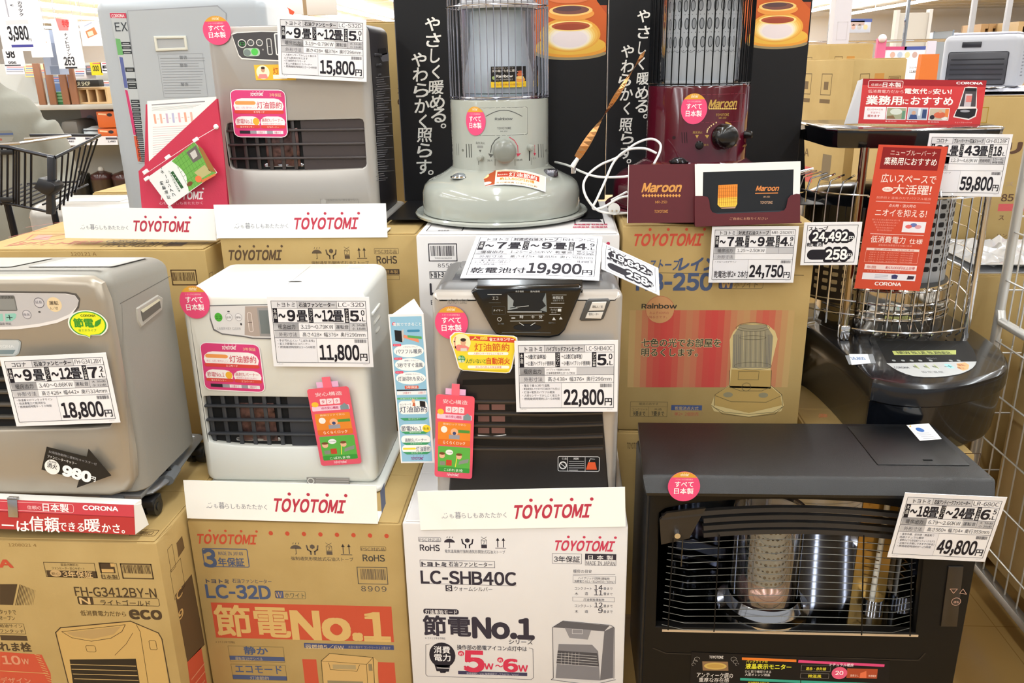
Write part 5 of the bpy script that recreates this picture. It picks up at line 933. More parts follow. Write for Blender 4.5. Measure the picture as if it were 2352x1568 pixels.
carton('cardboard_box', 'plain brown box under the red lidded box', -1.45, -.862, 1.93, .4, .10, .594, CARD, None, group='second tier cartons')
# brand strips of the second tier
brand_strip((498, 547), (890, 545), (500, 470), 1.9265, 'white brand strip with red logo in front of the silver heater', 1.1265)
brand_strip((150, 546), (497, 552), (152, 475), 1.955, 'white brand strip with red logo lying on the red printed lid', 1.0945)
# ================================================================== silver fan heater with dark sides
SLV = mat('b0aca7', .3, .3, name='silver_grey_paint'); DKS = mat('29262a', .4, name='dark_brown_side')
def d_sil_panel(S):
    o = [(533, 80), (545, 76), (600, 73), (700, 75), (700, 139), (640, 138), (600, 136), (556, 133), (549, 126)]
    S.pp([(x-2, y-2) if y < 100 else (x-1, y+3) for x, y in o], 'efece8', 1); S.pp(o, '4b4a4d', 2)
    for cx, cy, r in ((556, 100, 10), (576, 98, 8), (596, 98, 8)): S.pe(cx, cy, r, r, 'd8d8d6', 3); S.pe(cx, cy, r-2, r-2, '2e3834' if cx < 560 else '4a4e50', 4)
    S.pt('エコ', 550, 104, 562, 6, '58d060', 0, 0, 5); S.pt('延長', 571, 100, 581, 5, '8a9090', 0, 0, 5); S.pt('換気', 591, 100, 601, 5, '8a9090', 0, 0, 5)
    S.pr(558, 111, 598, 129, 'b4ccb8', 3, .008); S.pe(568, 121, 8, 8, '7c8a88', 4); S.pe(585, 119, 8, 8, '58c858', 4); S.pe(604, 114, 2, 2, '9a9a98', 3)
    S.pf(611, 88, 627, 126, .0022, 'd2d4d2', 4, .004); S.pl([(617, 107), (621, 107)], .001, 'd2d4d2', 5); S.pf(629, 76, 700, 126, .003, 'eef0ee', 4, .004); S.pr(634, 80, 700, 122, '6c6e74', 3)
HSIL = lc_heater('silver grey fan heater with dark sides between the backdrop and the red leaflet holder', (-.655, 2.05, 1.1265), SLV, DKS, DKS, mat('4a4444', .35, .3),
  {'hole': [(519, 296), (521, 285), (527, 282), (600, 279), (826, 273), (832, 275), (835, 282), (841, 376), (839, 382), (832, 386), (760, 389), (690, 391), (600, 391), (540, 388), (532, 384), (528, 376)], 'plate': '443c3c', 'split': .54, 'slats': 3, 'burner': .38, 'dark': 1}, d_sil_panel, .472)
tag_part(HSIL, 'sticker', (0, -.0025, 0), (1, 0, 0), (0, 0, 1), lambda S: saver_sticker(S, [(529, 207), (653, 208), (660, 314), (540, 313)]), 'magenta fuel saving sticker')
round_tag(HSIL, 498, 70, 32, 34)
m = M(); S = Sheet(m, (0, -.0016, 0), mw=HSIL.mw); S.pp([(583, 149), (680, 147), (680, 184), (588, 184)], 'f0c040', 1); S.pe(604, 166, 15, 16, 'f6eed0', 2); S.pe(604, 160, 4.5, 6, 'd2a080', 4); S.pe(604, 156, 4.5, 3, '3a2a24', 5); S.pp([(592, 180), (596, 170), (612, 170), (616, 180)], 'e89090', 3); S.pt('灯', 628, 170, 640, 15, 'd2602c', .01); S.pr(627, 172, 660, 181, 'f8f4e8', 2); HSIL.part(m, 'sticker', 'yellow sticker', None, 0)
m = M(); S = Sheet(m, (0, -.0012, 0), mw=HSIL.mw); S.pf(735, 457, 824, 476, .0008, '8c8a86', 1); S.pe(743, 463, 7, 6, 'a8a6a2', 2); S.pt('温風吹出口に物を置かない', 752, 462, 822, 5, '8c8a86', 0, 0, 2); HSIL.part(m, 'caution_label', None, None, 0)
m = M(); S = Sheet(m, (.1928, .014, 0), (0, 1, 0), (0, 0, 1), HSIL.mw); rd = random.Random(4)
for k in range(9):
    y0 = 178+k*27; S.pl([(863, y0), (897+k, y0-2)], .0008, 'b0aeb2', 2)
    for j in range(4): S.pl([(864+rd.random()*3, y0+6+j*5), (880+rd.random()*16, y0+4+j*5)], .0016, '8f8d92', 2)
S.pp([(868, 112), (886, 110), (890, 124), (872, 128)], '18161a', 3); S.pp([(870, 126), (892, 120), (893, 140), (878, 142)], '6c6a70', 3)
HSIL.part(m, 'rating_label', 'white printed rating text', None, 0)
price_card(frame3((641, 178), (842, 188), (650, 36), 2.025, R(1)), 'トヨトミ', '石油ファンヒーター', 'LC-S32D', '~9畳', '~12畳', ('5', '0'), '3.19~0.79KW', ('運転音', '大 34dB', '小 18dB'), '高さ428×幅376×奥行296mm', ['・人感センサーでかしこく省エネ', '　ムダな燃焼を抑えます'.replace('　', ' '), '・灯油節約エコモード', '・省エネ節電のエコバーナー', '・燃焼継続時間約15~54時間'], '15,800', 'price card reading 15,800 yen on the silver grey heater')
# ================================================================== red leaflet holder, hanging packet
RPL = mat('c63450', .4, name='red_pp', bump=(240, .2, .001)); YH = 1.985
fr = (Matrix(((1, 0, 0, PY(420, 470, YH).x), (0, 0, -1, YH), (0, 1, 0, 1.098), (0, 0, 0, 1))), .2, .3)
t = Thing('leaflet_holder', 'red diagonal pocket leaflet holder with white slogan left of the silver heater', 'leaflet holder', fr[0].translation); t.e.matrix_world = fr[0]; t.mw = fr[0]; t.inv = t.mw.inverted()
m = M(); S = Sheet(m, (0, 0, 0), (1, 0, 0), (0, 1, 0), t.mw); q = [S.at(*p) for p in ((497, 227), (512, 330), (524, 482), (326, 482), (318, 393))]
m.loops([[(x, y, -.002) for x, y in q], [(x, y, 0) for x, y in q]], RPL); q2 = [S.at(*p) for p in ((330, 240), (497, 227), (524, 482), (326, 482))]
S.plogo(366, 458, 474, 26, 'f4eef0', 2); S.pt('心も暮らしもあたたかく', 366, 470, 466, 7, 'e8b8c4', 0, 0, 2); t.part(m, 'front_pocket', None, None, 0)
m = M(); m.loops([[(x, y, -.012) for x, y in q2[2:]+[q2[0], q2[1]]], [(x, y, -.010) for x, y in q2[2:]+[q2[0], q2[1]]]], RPL); t.part(m, 'back_panel', None, None, 0)
m = M(); S = Sheet(m, (0, 0, .0), (1, 0, 0), (0, 1, 0), t.mw); o = S.at(497, 291); m.ball((o[0], o[1], .002), .0062, mat('f2f2f0', .3), 14); t.part(m, 'string_button', 'white button')
m = M(); f = M(); S = Sheet(f, (0, 0, -.005), (1, 0, 0), (0, 1, 0), t.mw); q = [S.at(*p) for p in ((338, 232), (496, 222), (512, 470), (345, 470))]
f.loops([[(x, y, -.007) for x, y in q], [(x, y, -.005) for x, y in q]], PAPER); S.pl([(349, 241), (470, 233)], .0025, '8a8a92', 1)
for k in range(4): S.pl([(349, 247+k*2.6), (462-k*6, 240+k*2.4)], .0007, 'b0b0b6', 1)
for k in range(7):
    x = 352+k*14; S.pr(x, 262-k*.8, x+8, 284-k*.8, ('e8a890', 'e8b4a0', 'c8b0c8', 'b8b8d8', 'e0b0b8', 'e8a890', 'e8b8a8')[k], 1)
    if k < 6: S.pl([(x+9, 273-k*.8), (x+13, 273-k*.8)], .001, 'e08a8a', 1)
for k in range(16): S.pl([(351, 292+k*5.2), (452-k*6, 288+k*5.0)], .0009, ('e8a0a0' if k % 4 == 0 else 'c0c0c6'), 1)
o = f.obj('leaflet', None, 0); o.matrix_world = t.mw; tag(o, 'white printed leaflet standing in the red pocket holder', 'leaflet')
# packet
fr = frame3((388, 474), (498, 397), (331, 413), 1.965); f = Flat(fr, .003, mat('eceeec', .25, coat=.3)); S = f.S; w, h = f.w, f.h
q = lambda *p: [S.at(*c) for c in p]
S.poly(q((394, 370), (446, 326), (497, 397), (434, 440), (430, 420), (428, 404), (420, 392), (408, 380)), '6fae4e', 1)
for k in range(9):
    a, b = S.at(400+k*6, 366-k*5), S.at(436+k*6.6, 437-k*4.4); S.line([a, b], .0007, '4f8a3a', 2)
for k in range(6): a, b = S.at(402+k*6, 376+k*10), S.at(452+k*8, 332+k*12); S.line([a, b], .0007, '4f8a3a', 2)
S.poly(q((428, 350), (450, 334), (464, 362), (444, 374)), '6a6460', 3); S.poly(q((436, 352), (448, 343), (454, 358), (444, 366)), 'c8c4c0', 4); S.poly(q((452, 330), (466, 342), (497, 396), (480, 392)), '9a6a3a', 3); S.pe(456, 411, 9, 10, 'e87848', 4); S.pe(436, 422, 9, 6, '7a4a2c', 4); S.poly(q((446, 396), (470, 378), (486, 396), (462, 410)), 'b8b078', 3); S.poly(q((462, 414), (494, 398), (496, 402), (464, 420)), 'd87848', 4)
def vt(s, x, y, x2, y2, c, sz):
    n = len(s)
    for i, ch in enumerate(s):
        a = Vector(S.at(x+(x2-x)*i/max(n-1, 1), y+(y2-y)*i/max(n-1, 1))); S.text(ch, a.x, a.y, sz*(.12 if ch == 'ー' else 1), c, sz, .012, 0, 4, fit=True, rot=R(63))
vt('灯油節約', 392, 456, 376, 424, '1e2a2a', .0085); vt('ファンヒーター', 404, 450, 372, 388, '26302e', .0075); vt('省エネリモコンタイプ', 414, 440, 392, 396, '3a5a3a', .0045)
S.line([S.at(396, 396), S.at(418, 430)], .0075, '2f5a34', 3); vt('燃費向上', 401, 402, 415, 424, 'c8e0c0', .003)
for a in ((449, 321), (385, 361), (334, 394), (337, 410)): o = S.at(*a); f.m.box(o[0]-.007, o[0]+.007, o[1]-.004, o[1]+.004, -.004, .002, mat('f4f4f2', .4), .001)
f.m.tube([(S.at(449, 321)[0], S.at(449, 321)[1], 0), (S.at(497, 292)[0], S.at(497, 292)[1], -.006)], .0006, mat('f0f0ee', .5), 5)
f.m.tube([(S.at(330, 402)[0], S.at(330, 402)[1], .001), (S.at(449, 323)[0], S.at(449, 323)[1], .001)], .0005, mat('f0f0ee', .5), 5)
f.m.box(S.at(388, 474)[0]-.004, S.at(388, 474)[0]+.004, -.014, .002, -.003, -.002, mat('dfe4e4', .2))
f.done('sample_packet', 'white and green packet hanging by a string over the red leaflet holder', 'packet')
# ================================================================== pale floor standing heater behind
t = Thing('fan_heater', 'tall pale grey heater with feature strip on its edge behind the red leaflet holder', 'fan heater', (-1.16, 2.62, .90), R(2)); PG = mat('a6acb2', .35, name='pale_grey')
cxx = 0; m = M(); m.rbody(.52, .30, .81, .03, .035, PG, y0=0); t.part(m, 'body')
m = M(); S = Sheet(m, (0, -.0015, 0), mw=t.mw); S.pp([(292, 24), (500, 12), (520, 30), (520, 470), (345, 470)], '989ca2', 1); S.pp([(294, 26), (499, 15), (518, 31), (518, 470), (347, 470)], 'adb3b8', 2); t.part(m, 'front_cover', None, None, 0)
m = M(); S = Sheet(m, (0, -.002, 0), mw=t.mw); st = [(252, 28), (288, 28), (341, 371), (318, 374)]
S.pp(st, 'b4babd', 1); S.pp([(252, 30), (289, 30), (291, 42), (254, 41)], 'c04058', 2); S.pt('CORONA', 257, 40, 286, 7, 'f6e8ea', .02); S.pt('EX', 266, 72, 294, 20, '3c4248', .01)
S.pp([(265, 88), (276, 90), (284, 126), (271, 126)], '6aa86a', 2); S.pp([(274, 130), (282, 132), (294, 202), (286, 202)], '5a649a', 2); S.pp([(287, 206), (293, 208), (315, 310), (307, 310)], 'c23c6c', 2); S.pp([(307, 312), (315, 312), (326, 370), (317, 371)], 'c8583c', 2)
for y in (96, 106, 117, 155, 158, 180, 190, 197): 
    x = 278+(y-96)*.155; S.pp([(x, y), (x+21, y), (x+22, y+7), (x+1, y+7)], '33383c', 2); S.pl([(x+4, y+4), (x+18, y+4)], .0016, 'b8bcbe', 3)
for k in range(15): y = 229+k*9.6; x = 300+(y-229)*.145; S.pp([(x, y), (x+20-k*.4, y), (x+21-k*.4, y+8), (x+1, y+8)], '33383c', 2); S.pl([(x+3, y+4), (x+16, y+4)], .0016, 'b8bcbe', 3)
t.part(m, 'feature_strip', 'printed feature strip', None, 0)
m = M(); q = [t.front(*p) for p in ((354, 83), (428, 82), (433, 115), (359, 118))]; m.plate([*q], [inset(q, .008)], -.006, .006, mat('d0d0c4', .4), .002); S = Sheet(m, (0, -.0025, 0), mw=t.mw); S.pp([(360, 92), (424, 91), (428, 112), (363, 114)], 'a9acae', 1); t.part(m, 'carry_handle')
m = M(); S = Sheet(m, (0, -.0022, 0), mw=t.mw); S.pf(362, 124, 478, 222, .0008, '8c9094', 1); rd = random.Random(2)
for k in range(14): S.pl([(368+k*.8, 134+k*6.2), (455+rd.random()*16, 133+k*6.2)], .001, '84888c', 1)
for y in (132, 150, 194): S.pt('警告', 406+y*.05, y+4, 424+y*.05, 8, '74787c')
t.part(m, 'warning_text', None, None, 0)
# ================================================================== black backdrop panels
BKP = mat('0b0b0d', .42, name='backdrop_print', spec=.35, noise=(3, '111014', .8))
def flame(S, X, Y, k, clipx):
    """the printed picture of glowing burner rings: X, Y centre px of the lower ring, k scale"""
    def E(dx, dy, rx, ry, c, l, a0=0, a1=360):
        o = S.at(X+dx*k, Y+dy*k); A = [R(a0+(a1-a0)*i/40) for i in range(41)]; p = []
        rxm = abs(S.at(X+dx*k+rx*k, Y+dy*k)[0]-o[0]); rym = abs(S.at(X+dx*k, Y+dy*k-ry*k)[1]-o[1])
        for a in A: p.append((min(max(o[0]+rxm*math.cos(a), clipx[0]), clipx[1]), o[1]+rym*math.sin(a)))
        S.poly(p, c, l)
    def Q(pts, c, l): S.poly([(min(max(q[0], clipx[0]), clipx[1]), q[1]) for q in [S.at(X+x*k, Y+y*k) for x, y in pts]], c, l)
    E(0, 48, 86, 18, '9a8a66', 1); Q([(-86, 48), (-92, -60), (92, -60), (86, 48)], 'b4502c', 1.4)
    Q([(-60, -150), (40, -150), (60, -70), (92, -40), (86, 48), (-86, 48), (-92, -40)], 'c8602e', 1.8)
    E(0, 40, 84, 20, 'e8a040', 2.2); E(0, 32, 80, 22, 'e9b84c', 2.6)
    for i, (rx, ry, c) in enumerate(((70, 40, 'e8a848'), (64, 36, 'eeb858'), (58, 33, 'f3cc74'), (53, 30, 'f7dd98'), (49, 27, 'f8e8c0'), (45, 24, 'f4e8dc'), (40, 20, 'ecdfe0'))): E(-2, 8+i*1.5, rx, ry, c, 3+i*.4)
    E(0, -12, 50, 12, 'f8dc88', 6.2); E(0, -12, 44, 9.5, 'b4583a', 6.6); E(0, -10, 38, 7, 'a04a34', 7)
    E(0, -40, 54, 16, 'e89a4a', 6.0); E(0, -48, 50, 13, 'f6c878', 6.4); E(0, -49, 42, 10, '7c5048', 6.8); E(-5, -52, 30, 6, '5c4446', 7.2)
    E(-4, -76, 48, 12, 'd8784a', 6.6)
A1 = list('やさしく暖める。'); A2 = list('やわらかく照らす。')
c1 = [(992, 55), (994, 92), (998, 128), (1000, 165), (1001, 200), (1003, 234), (1006, 265), (1018, 289)]; c2 = [(961, 137), (964, 171), (966, 207), (968, 243), (970, 279), (974, 310), (974, 345), (972, 383), (989, 396)]
def letters(S, c1, c2, sz, m):
    for s, pts in ((A1, c1), (A2, c2)):
        for ch, (px, py) in zip(s, pts):
            k = {'し': .62, 'く': .5, '。': .36}.get(ch, 1.); z = sz*(1. if ch != '。' else .34)
            a = S.at(px-sz*k/2, py+z/2); e = S.at(px+sz*k/2, py-z/2); S.text(ch, a[0], a[1], e[1]-a[1], 'f2efe8', e[0]-a[0], .014 if ch != '。' else .01, .1, 2, fit=True)
def panel2(cx, w, label, c1, c2, sz, fx, fy, fk, zb_):
    mw = Matrix(((1, 0, 0, cx), (0, 0, -1, 2.335), (0, 1, 0, zb_), (0, 0, 0, 1))); t = Thing('backdrop_panel', label, 'backdrop panel', (cx, 2.335, zb_), group='black backdrop panels with flame picture')
    t.e.matrix_world = mw; t.mw = mw; t.inv = mw.inverted(); h = .68; m = M(); m.box(-w/2, w/2, 0, h, -.012, 0, BKP, .002, 1); S = Sheet(m, (0, 0, 0), (1, 0, 0), (0, 1, 0), mw)
    letters(S, c1, c2, sz, m); flame(S, fx, fy, fk, (-w/2+.004, w/2-.004)); S.rect(-w/2, 0, -w/2+.002, h, '5a585c', 1); t.part(m, 'printed_board', None, None, 0); return t
P0, P1 = PY(906, 60, 2.335).x, PY(1397, 60, 2.335).x; P2 = PY(1862, 60, 2.335).x
TL_ = panel2((P0+P1)/2, P1-P0-.001, 'black backdrop panel with white brush lettering behind the pale round stove', c1, c2, 32, 1311, 72, 1.0, 1.1366)
c1b = [(1477, 37), (1478, 74), (1474, 110), (1472, 146), (1476, 180), (1473, 213), (1473, 244), (1482, 267)]; c2b = [(1440, 118), (1440, 152), (1434, 184), (1438, 216), (1438, 249), (1436, 286), (1440, 316), (1438, 350), (1444, 370)]
TR_ = panel2((P1+P2)/2, P2-P1-.001, 'black backdrop panel with flame picture behind the maroon stove', c1b, c2b, 29, 1786, 56, .86, 1.1502)
for tt, a, b, nm in ((TL_, -(P1-P0)/2+.01, (P1-P0)/2-.02, 0), (TR_, -(P2-P1)/2+.02, (P2-P1)/2+.02, 1)):
    m = M(); m.box(a, b, .0, .002, .0005, .3 if nm == 0 else .2, BKP); tt.part(m, 'foot_flap', None, None, 0)
m = M(); w2 = (P2-P1)/2; m.loops([[(w2-.004, 0, -.012), (w2+.035, 0, -.03), (w2+.012, .17, -.016), (w2-.006, .17, -.008)], [(w2-.004, 0, -.016), (w2+.035, 0, -.034), (w2+.012, .17, -.02), (w2-.006, .17, -.012)]], BKP); TR_.part(m, 'side_strut', None, None, 0)
# ================================================================== round stoves
def round_stove(label, loc, BODY, KNOB, WIRE, ring_m, zb, inner, n_wires, text_c, gold=None, cage_top=.60, rb=.12):
    t = Thing('round_stove', label, 'stove', loc); k = 1.0
    m = M(); m.lathe([(.205, .0), (.216, .004), (.2185, .010), (.215, .014), (.2, .0105)], BODY, 64); t.part(m, 'drip_tray')
    m = M(); m.lathe([(.198, .012), (.199, .03), (.198, .062), (.192, .078), (.182, .088), (.165, .096), (.145, .106), (.13, .116), (.122, .122)], BODY, 64); t.part(m, 'tank_base')
    m = M(); m.lathe([(rb+.0015, .118), (rb, .124), (rb, zb-.004), (rb-.001, zb), (rb-.006, zb+.001)], BODY, 64)
    SB = Sheet(m, (0, -rb, 0), mw=t.mw)
    def warp(x, y, e): a = x/rb; return ((rb+e)*math.sin(a), -(rb+e)*math.cos(a), y)
    S = Sheet(m, (0, -rb, 0), mw=t.mw, warp=warp); S._flat = S.at
    def at(px, py):
        r = ray(px, py); o = t.inv @ CAM; d = t.inv.to_3x3() @ r; A = d.x**2+d.y**2; B = o.x*d.x+o.y*d.y; C = o.x**2+o.y**2-rb**2; D = max(B*B-A*C, 0)
        s = (-B-math.sqrt(D))/A; p = o+d*s; return (rb*math.atan2(p.x, -p.y), p.z)
    S.at = at
    return t, m, S
PRF = [(.122, .122), (.13, .116), (.145, .106), (.165, .096), (.182, .088), (.192, .078), (.198, .062), (.199, .03)]
def on_base(t, px, py, z):                          # where the sight line first meets the dome of the tank
    def surf(r):
        if r < .122: return .28
        for (r0, z0), (r1, z1) in zip(PRF, PRF[1:]):
            if r0 <= r <= r1: return z0+(z1-z0)*(r-r0)/(r1-r0)
        return -1
    d = ray(px, py)
    for i in range(4000):
        p = t.L(CAM+d*(1.4+i*.0004))
        if p.z <= surf(math.hypot(p.x, p.y)): break
    return Vector((p.x, p.y, p.z+.001))
ENA = mat('a9ada5', .12, name='pale_enamel', coat=.6); ZB = .283
t, m, S = round_stove('pale grey enamel round stove with clear glass chimney on the white box', (-.157, 2.105, 1.1395), ENA, None, None, None, ZB, None, 44, None); HP = t
G3 = '8e928a'; D3 = '55585a'
o = [S.at(*p) for p in ((1099, 246), (1211, 242), (1214, 300), (1108, 311))]; 
x0, y0, x1, y1 = S.at(1100, 310)[0], S.at(1155, 311)[1], S.at(1212, 300)[0], S.at(1155, 247)[1]
S.frame(x0, y0, x1, y1, .0012, '5e625e', 1, .004); S.frame(x0+.001, y0+.0015, x1-.001, y1-.001, .0008, 'd6d9d2', 1, .004)
S.line([S.at(1116+i*5.2, 270-17*math.sin(math.pi*(i+1)/18)) for i in range(17)], .0016, '4a4c4e', 1)
S.pt('Rainbow', 1137, 276, 1177, 6, D3, .02); S.pt('TOYOTOMI', 1142, 297, 1174, 5, D3, .01); S.pt('RB-25C', 1149, 303, 1166, 3, D3)
for xs in ((1071, 1077, 1082), (1236, 1242, 1247)):
    for x in xs: S.pl([(x, 331), (x+1, 361)], .0022, '3a3c3a', 1)
for xs in ((1049, 1053), (1264, 1267)):
    for x in xs: S.pl([(x, 330), (x+1, 356)], .0014, '4a4c4a', 1)
for x in (1063, 1255): S.pe(x, 345, 2.5, 3, '74776f', 1)
S.pt('臭気消火', 1093, 331, 1114, 6, '6a6c68'); S.pr(1096, 334, 1110, 340, '8a8c88', 1, .0016); S.pp([(1100, 344), (1106, 344), (1103, 350)], '5a5c58', 2)
S.line([S.at(*p) for p in ((1147, 315), (1137, 322), (1129, 335), (1127, 350))], .002, '4a4c4a', 1); S.pp([(1121, 352), (1133, 355), (1127, 362)], '5a5c58', 2)
S.line([S.at(*p) for p in ((1170, 315), (1181, 322), (1189, 335), (1190, 350))], .002, 'c05060', 1); S.pp([(1186, 352), (1197, 352), (1189, 360)], 'c03850', 2)
S.line([S.at(1228, 333), S.at(1228, 352)], .0014, 'c03850', 1); S.pp([(1225, 351), (1231, 351), (1228, 358)], 'c03850', 2); S.pt('消火', 1119, 371, 1132, 5, '6a6c68'); S.pt('燃焼', 1186, 370, 1200, 5, '6a6c68'); S.pt('点火', 1223, 366, 1232, 5, '6a6c68')
S.pl([(1099, 360), (1099, 378)], .0012, '6a6d66', 1); S.pl([(1137, 365), (1137, 380)], .0012, '6a6d66', 1); S.pl([(1183, 365), (1183, 380)], .0012, '6a6d66', 1); S.pl([(1220, 362), (1220, 378)], .0012, '6a6d66', 1); S.pl([(1216, 340), (1216, 368)], .003, '2a2c2a', 2)
body = t.part(m, 'body_drum')
rb = .12
def on_drum(t, S, px, py, out=0.): x, z = S.at(px, py); a = x/rb; return Vector(((rb+out)*math.sin(a), -(rb+out)*math.cos(a), z)), Vector((math.sin(a), -math.cos(a), 0))
def dial(t, S, px, py, r, mt, name='control_dial', prot=.03):
    c, d = on_drum(t, S, px, py); m = M(); n = 28; L = []
    a = Vector((0, 0, 1)).cross(d).normalized(); b = Vector((0, 0, 1))
    for (rr, dd) in ((r*1.0, 0), (r, prot*.55), (r*.93, prot*.8), (r*.75, prot*.95), (r*.3, prot), (r*.02, prot)): L.append([tuple(c+d*dd+a*rr*math.cos(2*math.pi*i/n)+b*rr*math.sin(2*math.pi*i/n)) for i in range(n)])
    m.loops(L, mt); return t.part(m, name)
dial(t, S, 1158, 347, .0275, mat('80837c', .3, coat=.2))
for (px, py, nm) in ((1105, 362, 'extinguish_knob'), (1216, 339, 'ignition_lever')): dial(t, S, px, py, .0075, mat('9a9d95', .3), nm, .014)
m = M(); zc = ZB+.002
def cage(m, mt, n, r, z0, z1, wr, rtop, ztop):
    for i in range(n):
        a = 2*math.pi*(i+.5)/n; c, s = math.cos(a), math.sin(a)
        m.tube([(r*c, r*s, z0), (r*c, r*s, z1-.02), (r*.985*c, r*.985*s, z1), ((r*.9+rtop*.1)*c, (r*.9+rtop*.1)*s, ztop), (rtop*c, rtop*s, ztop)], wr, mt, 5)
def ring(m, mt, r, z, wr): m.tube([(r*math.cos(2*math.pi*i/48), r*math.sin(2*math.pi*i/48), z) for i in range(48)], wr, mt, 6, True)
WS = mat('c9c9d2', .12, 1., name='bright_wire'); cage(m, WS, 46, .1195, zc, .52, .0013, .07, .545); ring(m, WS, .1195, zc+.003, .0016); ring(m, WS, .121, .489, .0018); ring(m, WS, .07, .545, .002); t.part(m, 'wire_cage')
m = M(); m.lathe([(.118, zc-.001), (.118, zc+.006), (.1, zc+.008), (.088, zc+.01)], WS, 48, cap0=False, cap1=False); t.part(m, 'cage_seat')
m = M(); m.lathe([(.0895, zc+.008), (.0895, .485)], glassy('rainbow_glass', 'eceff4', .22, .05, 420), 64, cap0=False, cap1=False); t.part(m, 'glass_chimney', 'clear glass with rainbow sheen')
m = M(); m.lathe([(.091, .484), (.094, .488), (.094, .498), (.088, .5), (.088, .512), (.05, .515)], mat('c8cad0', .25, .3), 48, cap0=False); t.part(m, 'top_collar')
m = M(); m.lathe([(.083, zc+.012), (.083, zc+.05), (.079, zc+.07), (.072, zc+.1), (.066, zc+.14), (.066, .48)], mat('dde3ec', .32, .25, name='silvered_inner'), 48, cap1=True); t.part(m, 'flame_cylinder')
m = M(); S2 = Sheet(m, (0, -.0915, 0), (1, 0, 0), (0, 0, 1), t.mw, warp=lambda x, y, e: ((.0905+e)*math.sin(x/.0905), -(.0905+e)*math.cos(x/.0905), y)); 
S2.pr(1127, 153, 1216, 200, '1d1918', 1); S2.pr(1127, 188, 1216, 200, 'ecc832', 2); S2.pt('炎の輪が七色に輝く。', 1130, 166, 1192, 6, 'efe9e0', .0); S2.pt('対流式石油ストーブ', 1130, 158, 1180, 3, 'c8c0b8'); S2.pt('Rainbow', 1140, 178, 1178, 6, 'f2efe8', .03); S2.pt('およそ40Wの明るさ', 1140, 185, 1178, 4, 'd8d0c8'); S2.pt('光る安全機能の搭載として', 1134, 197, 1210, 5, 'b85a20'); S2.pe(1134, 179, 4, 4, '9ab06a', 2); S2.pe(1199, 183, 14, 6, 'e8a050', 2); S2.pe(1198, 178, 11, 4, 'f0c878', 3); S2.pe(1198, 171, 9, 4, 'c86a3a', 3); S2.pe(1198, 165, 7, 3, 'b8583a', 3); t.part(m, 'glass_sticker', 'small black and yellow sticker', None, 0)
# tank gauge, filler cap, leaflet, tag
c = on_base(t, 1056, 404, .102); m = M(); m.ball((c.x, c.y, c.z-.004), .019, mat('9aa2aa', .12, .6), 20, .55, half=True); ring_ = [(c.x+.0205*math.cos(2*math.pi*i/24), c.y+.0205*math.sin(2*math.pi*i/24), c.z-.003) for i in range(24)]; m.tube(ring_, .0025, CHROME, 6, True); t.part(m, 'fuel_gauge', 'round chrome fuel gauge')
c = on_base(t, 1265, 399, .104); m = M(); m.lathe([(.0175, 0), (.0175, .013), (.016, .016), (.004, .0165)], mat('8a8a92', .2, .9), 24, c.x, c.y, xf=Matrix.Translation((0, 0, c.z-.006))); t.part(m, 'filler_cap', 'chrome filler cap')
m = M(); x, z = S.at(1092, 278); w = S.at(1092+27, 278)[0]-x; hgt = S.at(1092, 246)[1]-z
warp2 = lambda x, y, e: ((rb+.0012+e)*math.sin(x/rb), -(rb+.0012+e)*math.cos(x/rb), y)
S3 = Sheet(m, (0, 0, 0), mw=t.mw, warp=warp2); made_sticker(S3, x, z, .0265, .033, px=False); t.part(m, 'round_sticker', 'round pink sticker with amber cap', None, 0)
pc = t.mw @ on_base(t, 1158, 424, .1); fr = frame3((1065, 430), (1253, 428), (1093, 395), pc.y-.004, R(62)); f = Flat(fr, .0008, PAPERB, bend=lambda x, y: .007-2.5*x*x); S4 = f.S; w, h = f.w, f.h
S4.rect(-w*.49, h*.03, -w*.12, h*.97, 'a8481e', 1); S4.ell(-w*.27, h*.68, w*.07, h*.17, 'f2c890', 2, 20); S4.ell(-w*.38, h*.25, w*.06, h*.12, 'e0a868', 2, 16); S4.ell(-w*.22, h*.18, w*.06, h*.1, 'efe8e0', 2, 16)
S4.rect(-w*.12, h*.03, w*.49, h*.97, 'f3e8cc', 1); S4.rect(-w*.1, h*.5, w*.42, h*.85, 'c2442c', 2); S4.text('灯油節約', w*.05, h*.53, h*.28, 'f8efe4', w*.34, .01, 0, 3, fit=True); S4.text('電池を節約', -w*.09, h*.6, h*.1, 'f8efe4', w*.12, 0, 0, 3, fit=True); S4.text('約13,600円お得', -w*.06, h*.28, h*.18, 'e0902c', w*.42, .02, 0, 3, fit=True); S4.text('冬の暖房費 灯油代で比較', -w*.1, h*.08, h*.1, '8a4a2c', w*.5, 0, 0, 3, fit=True)
f.done('leaflet', 'orange fuel saving leaflet lying on the base of the pale round stove', 'leaflet')
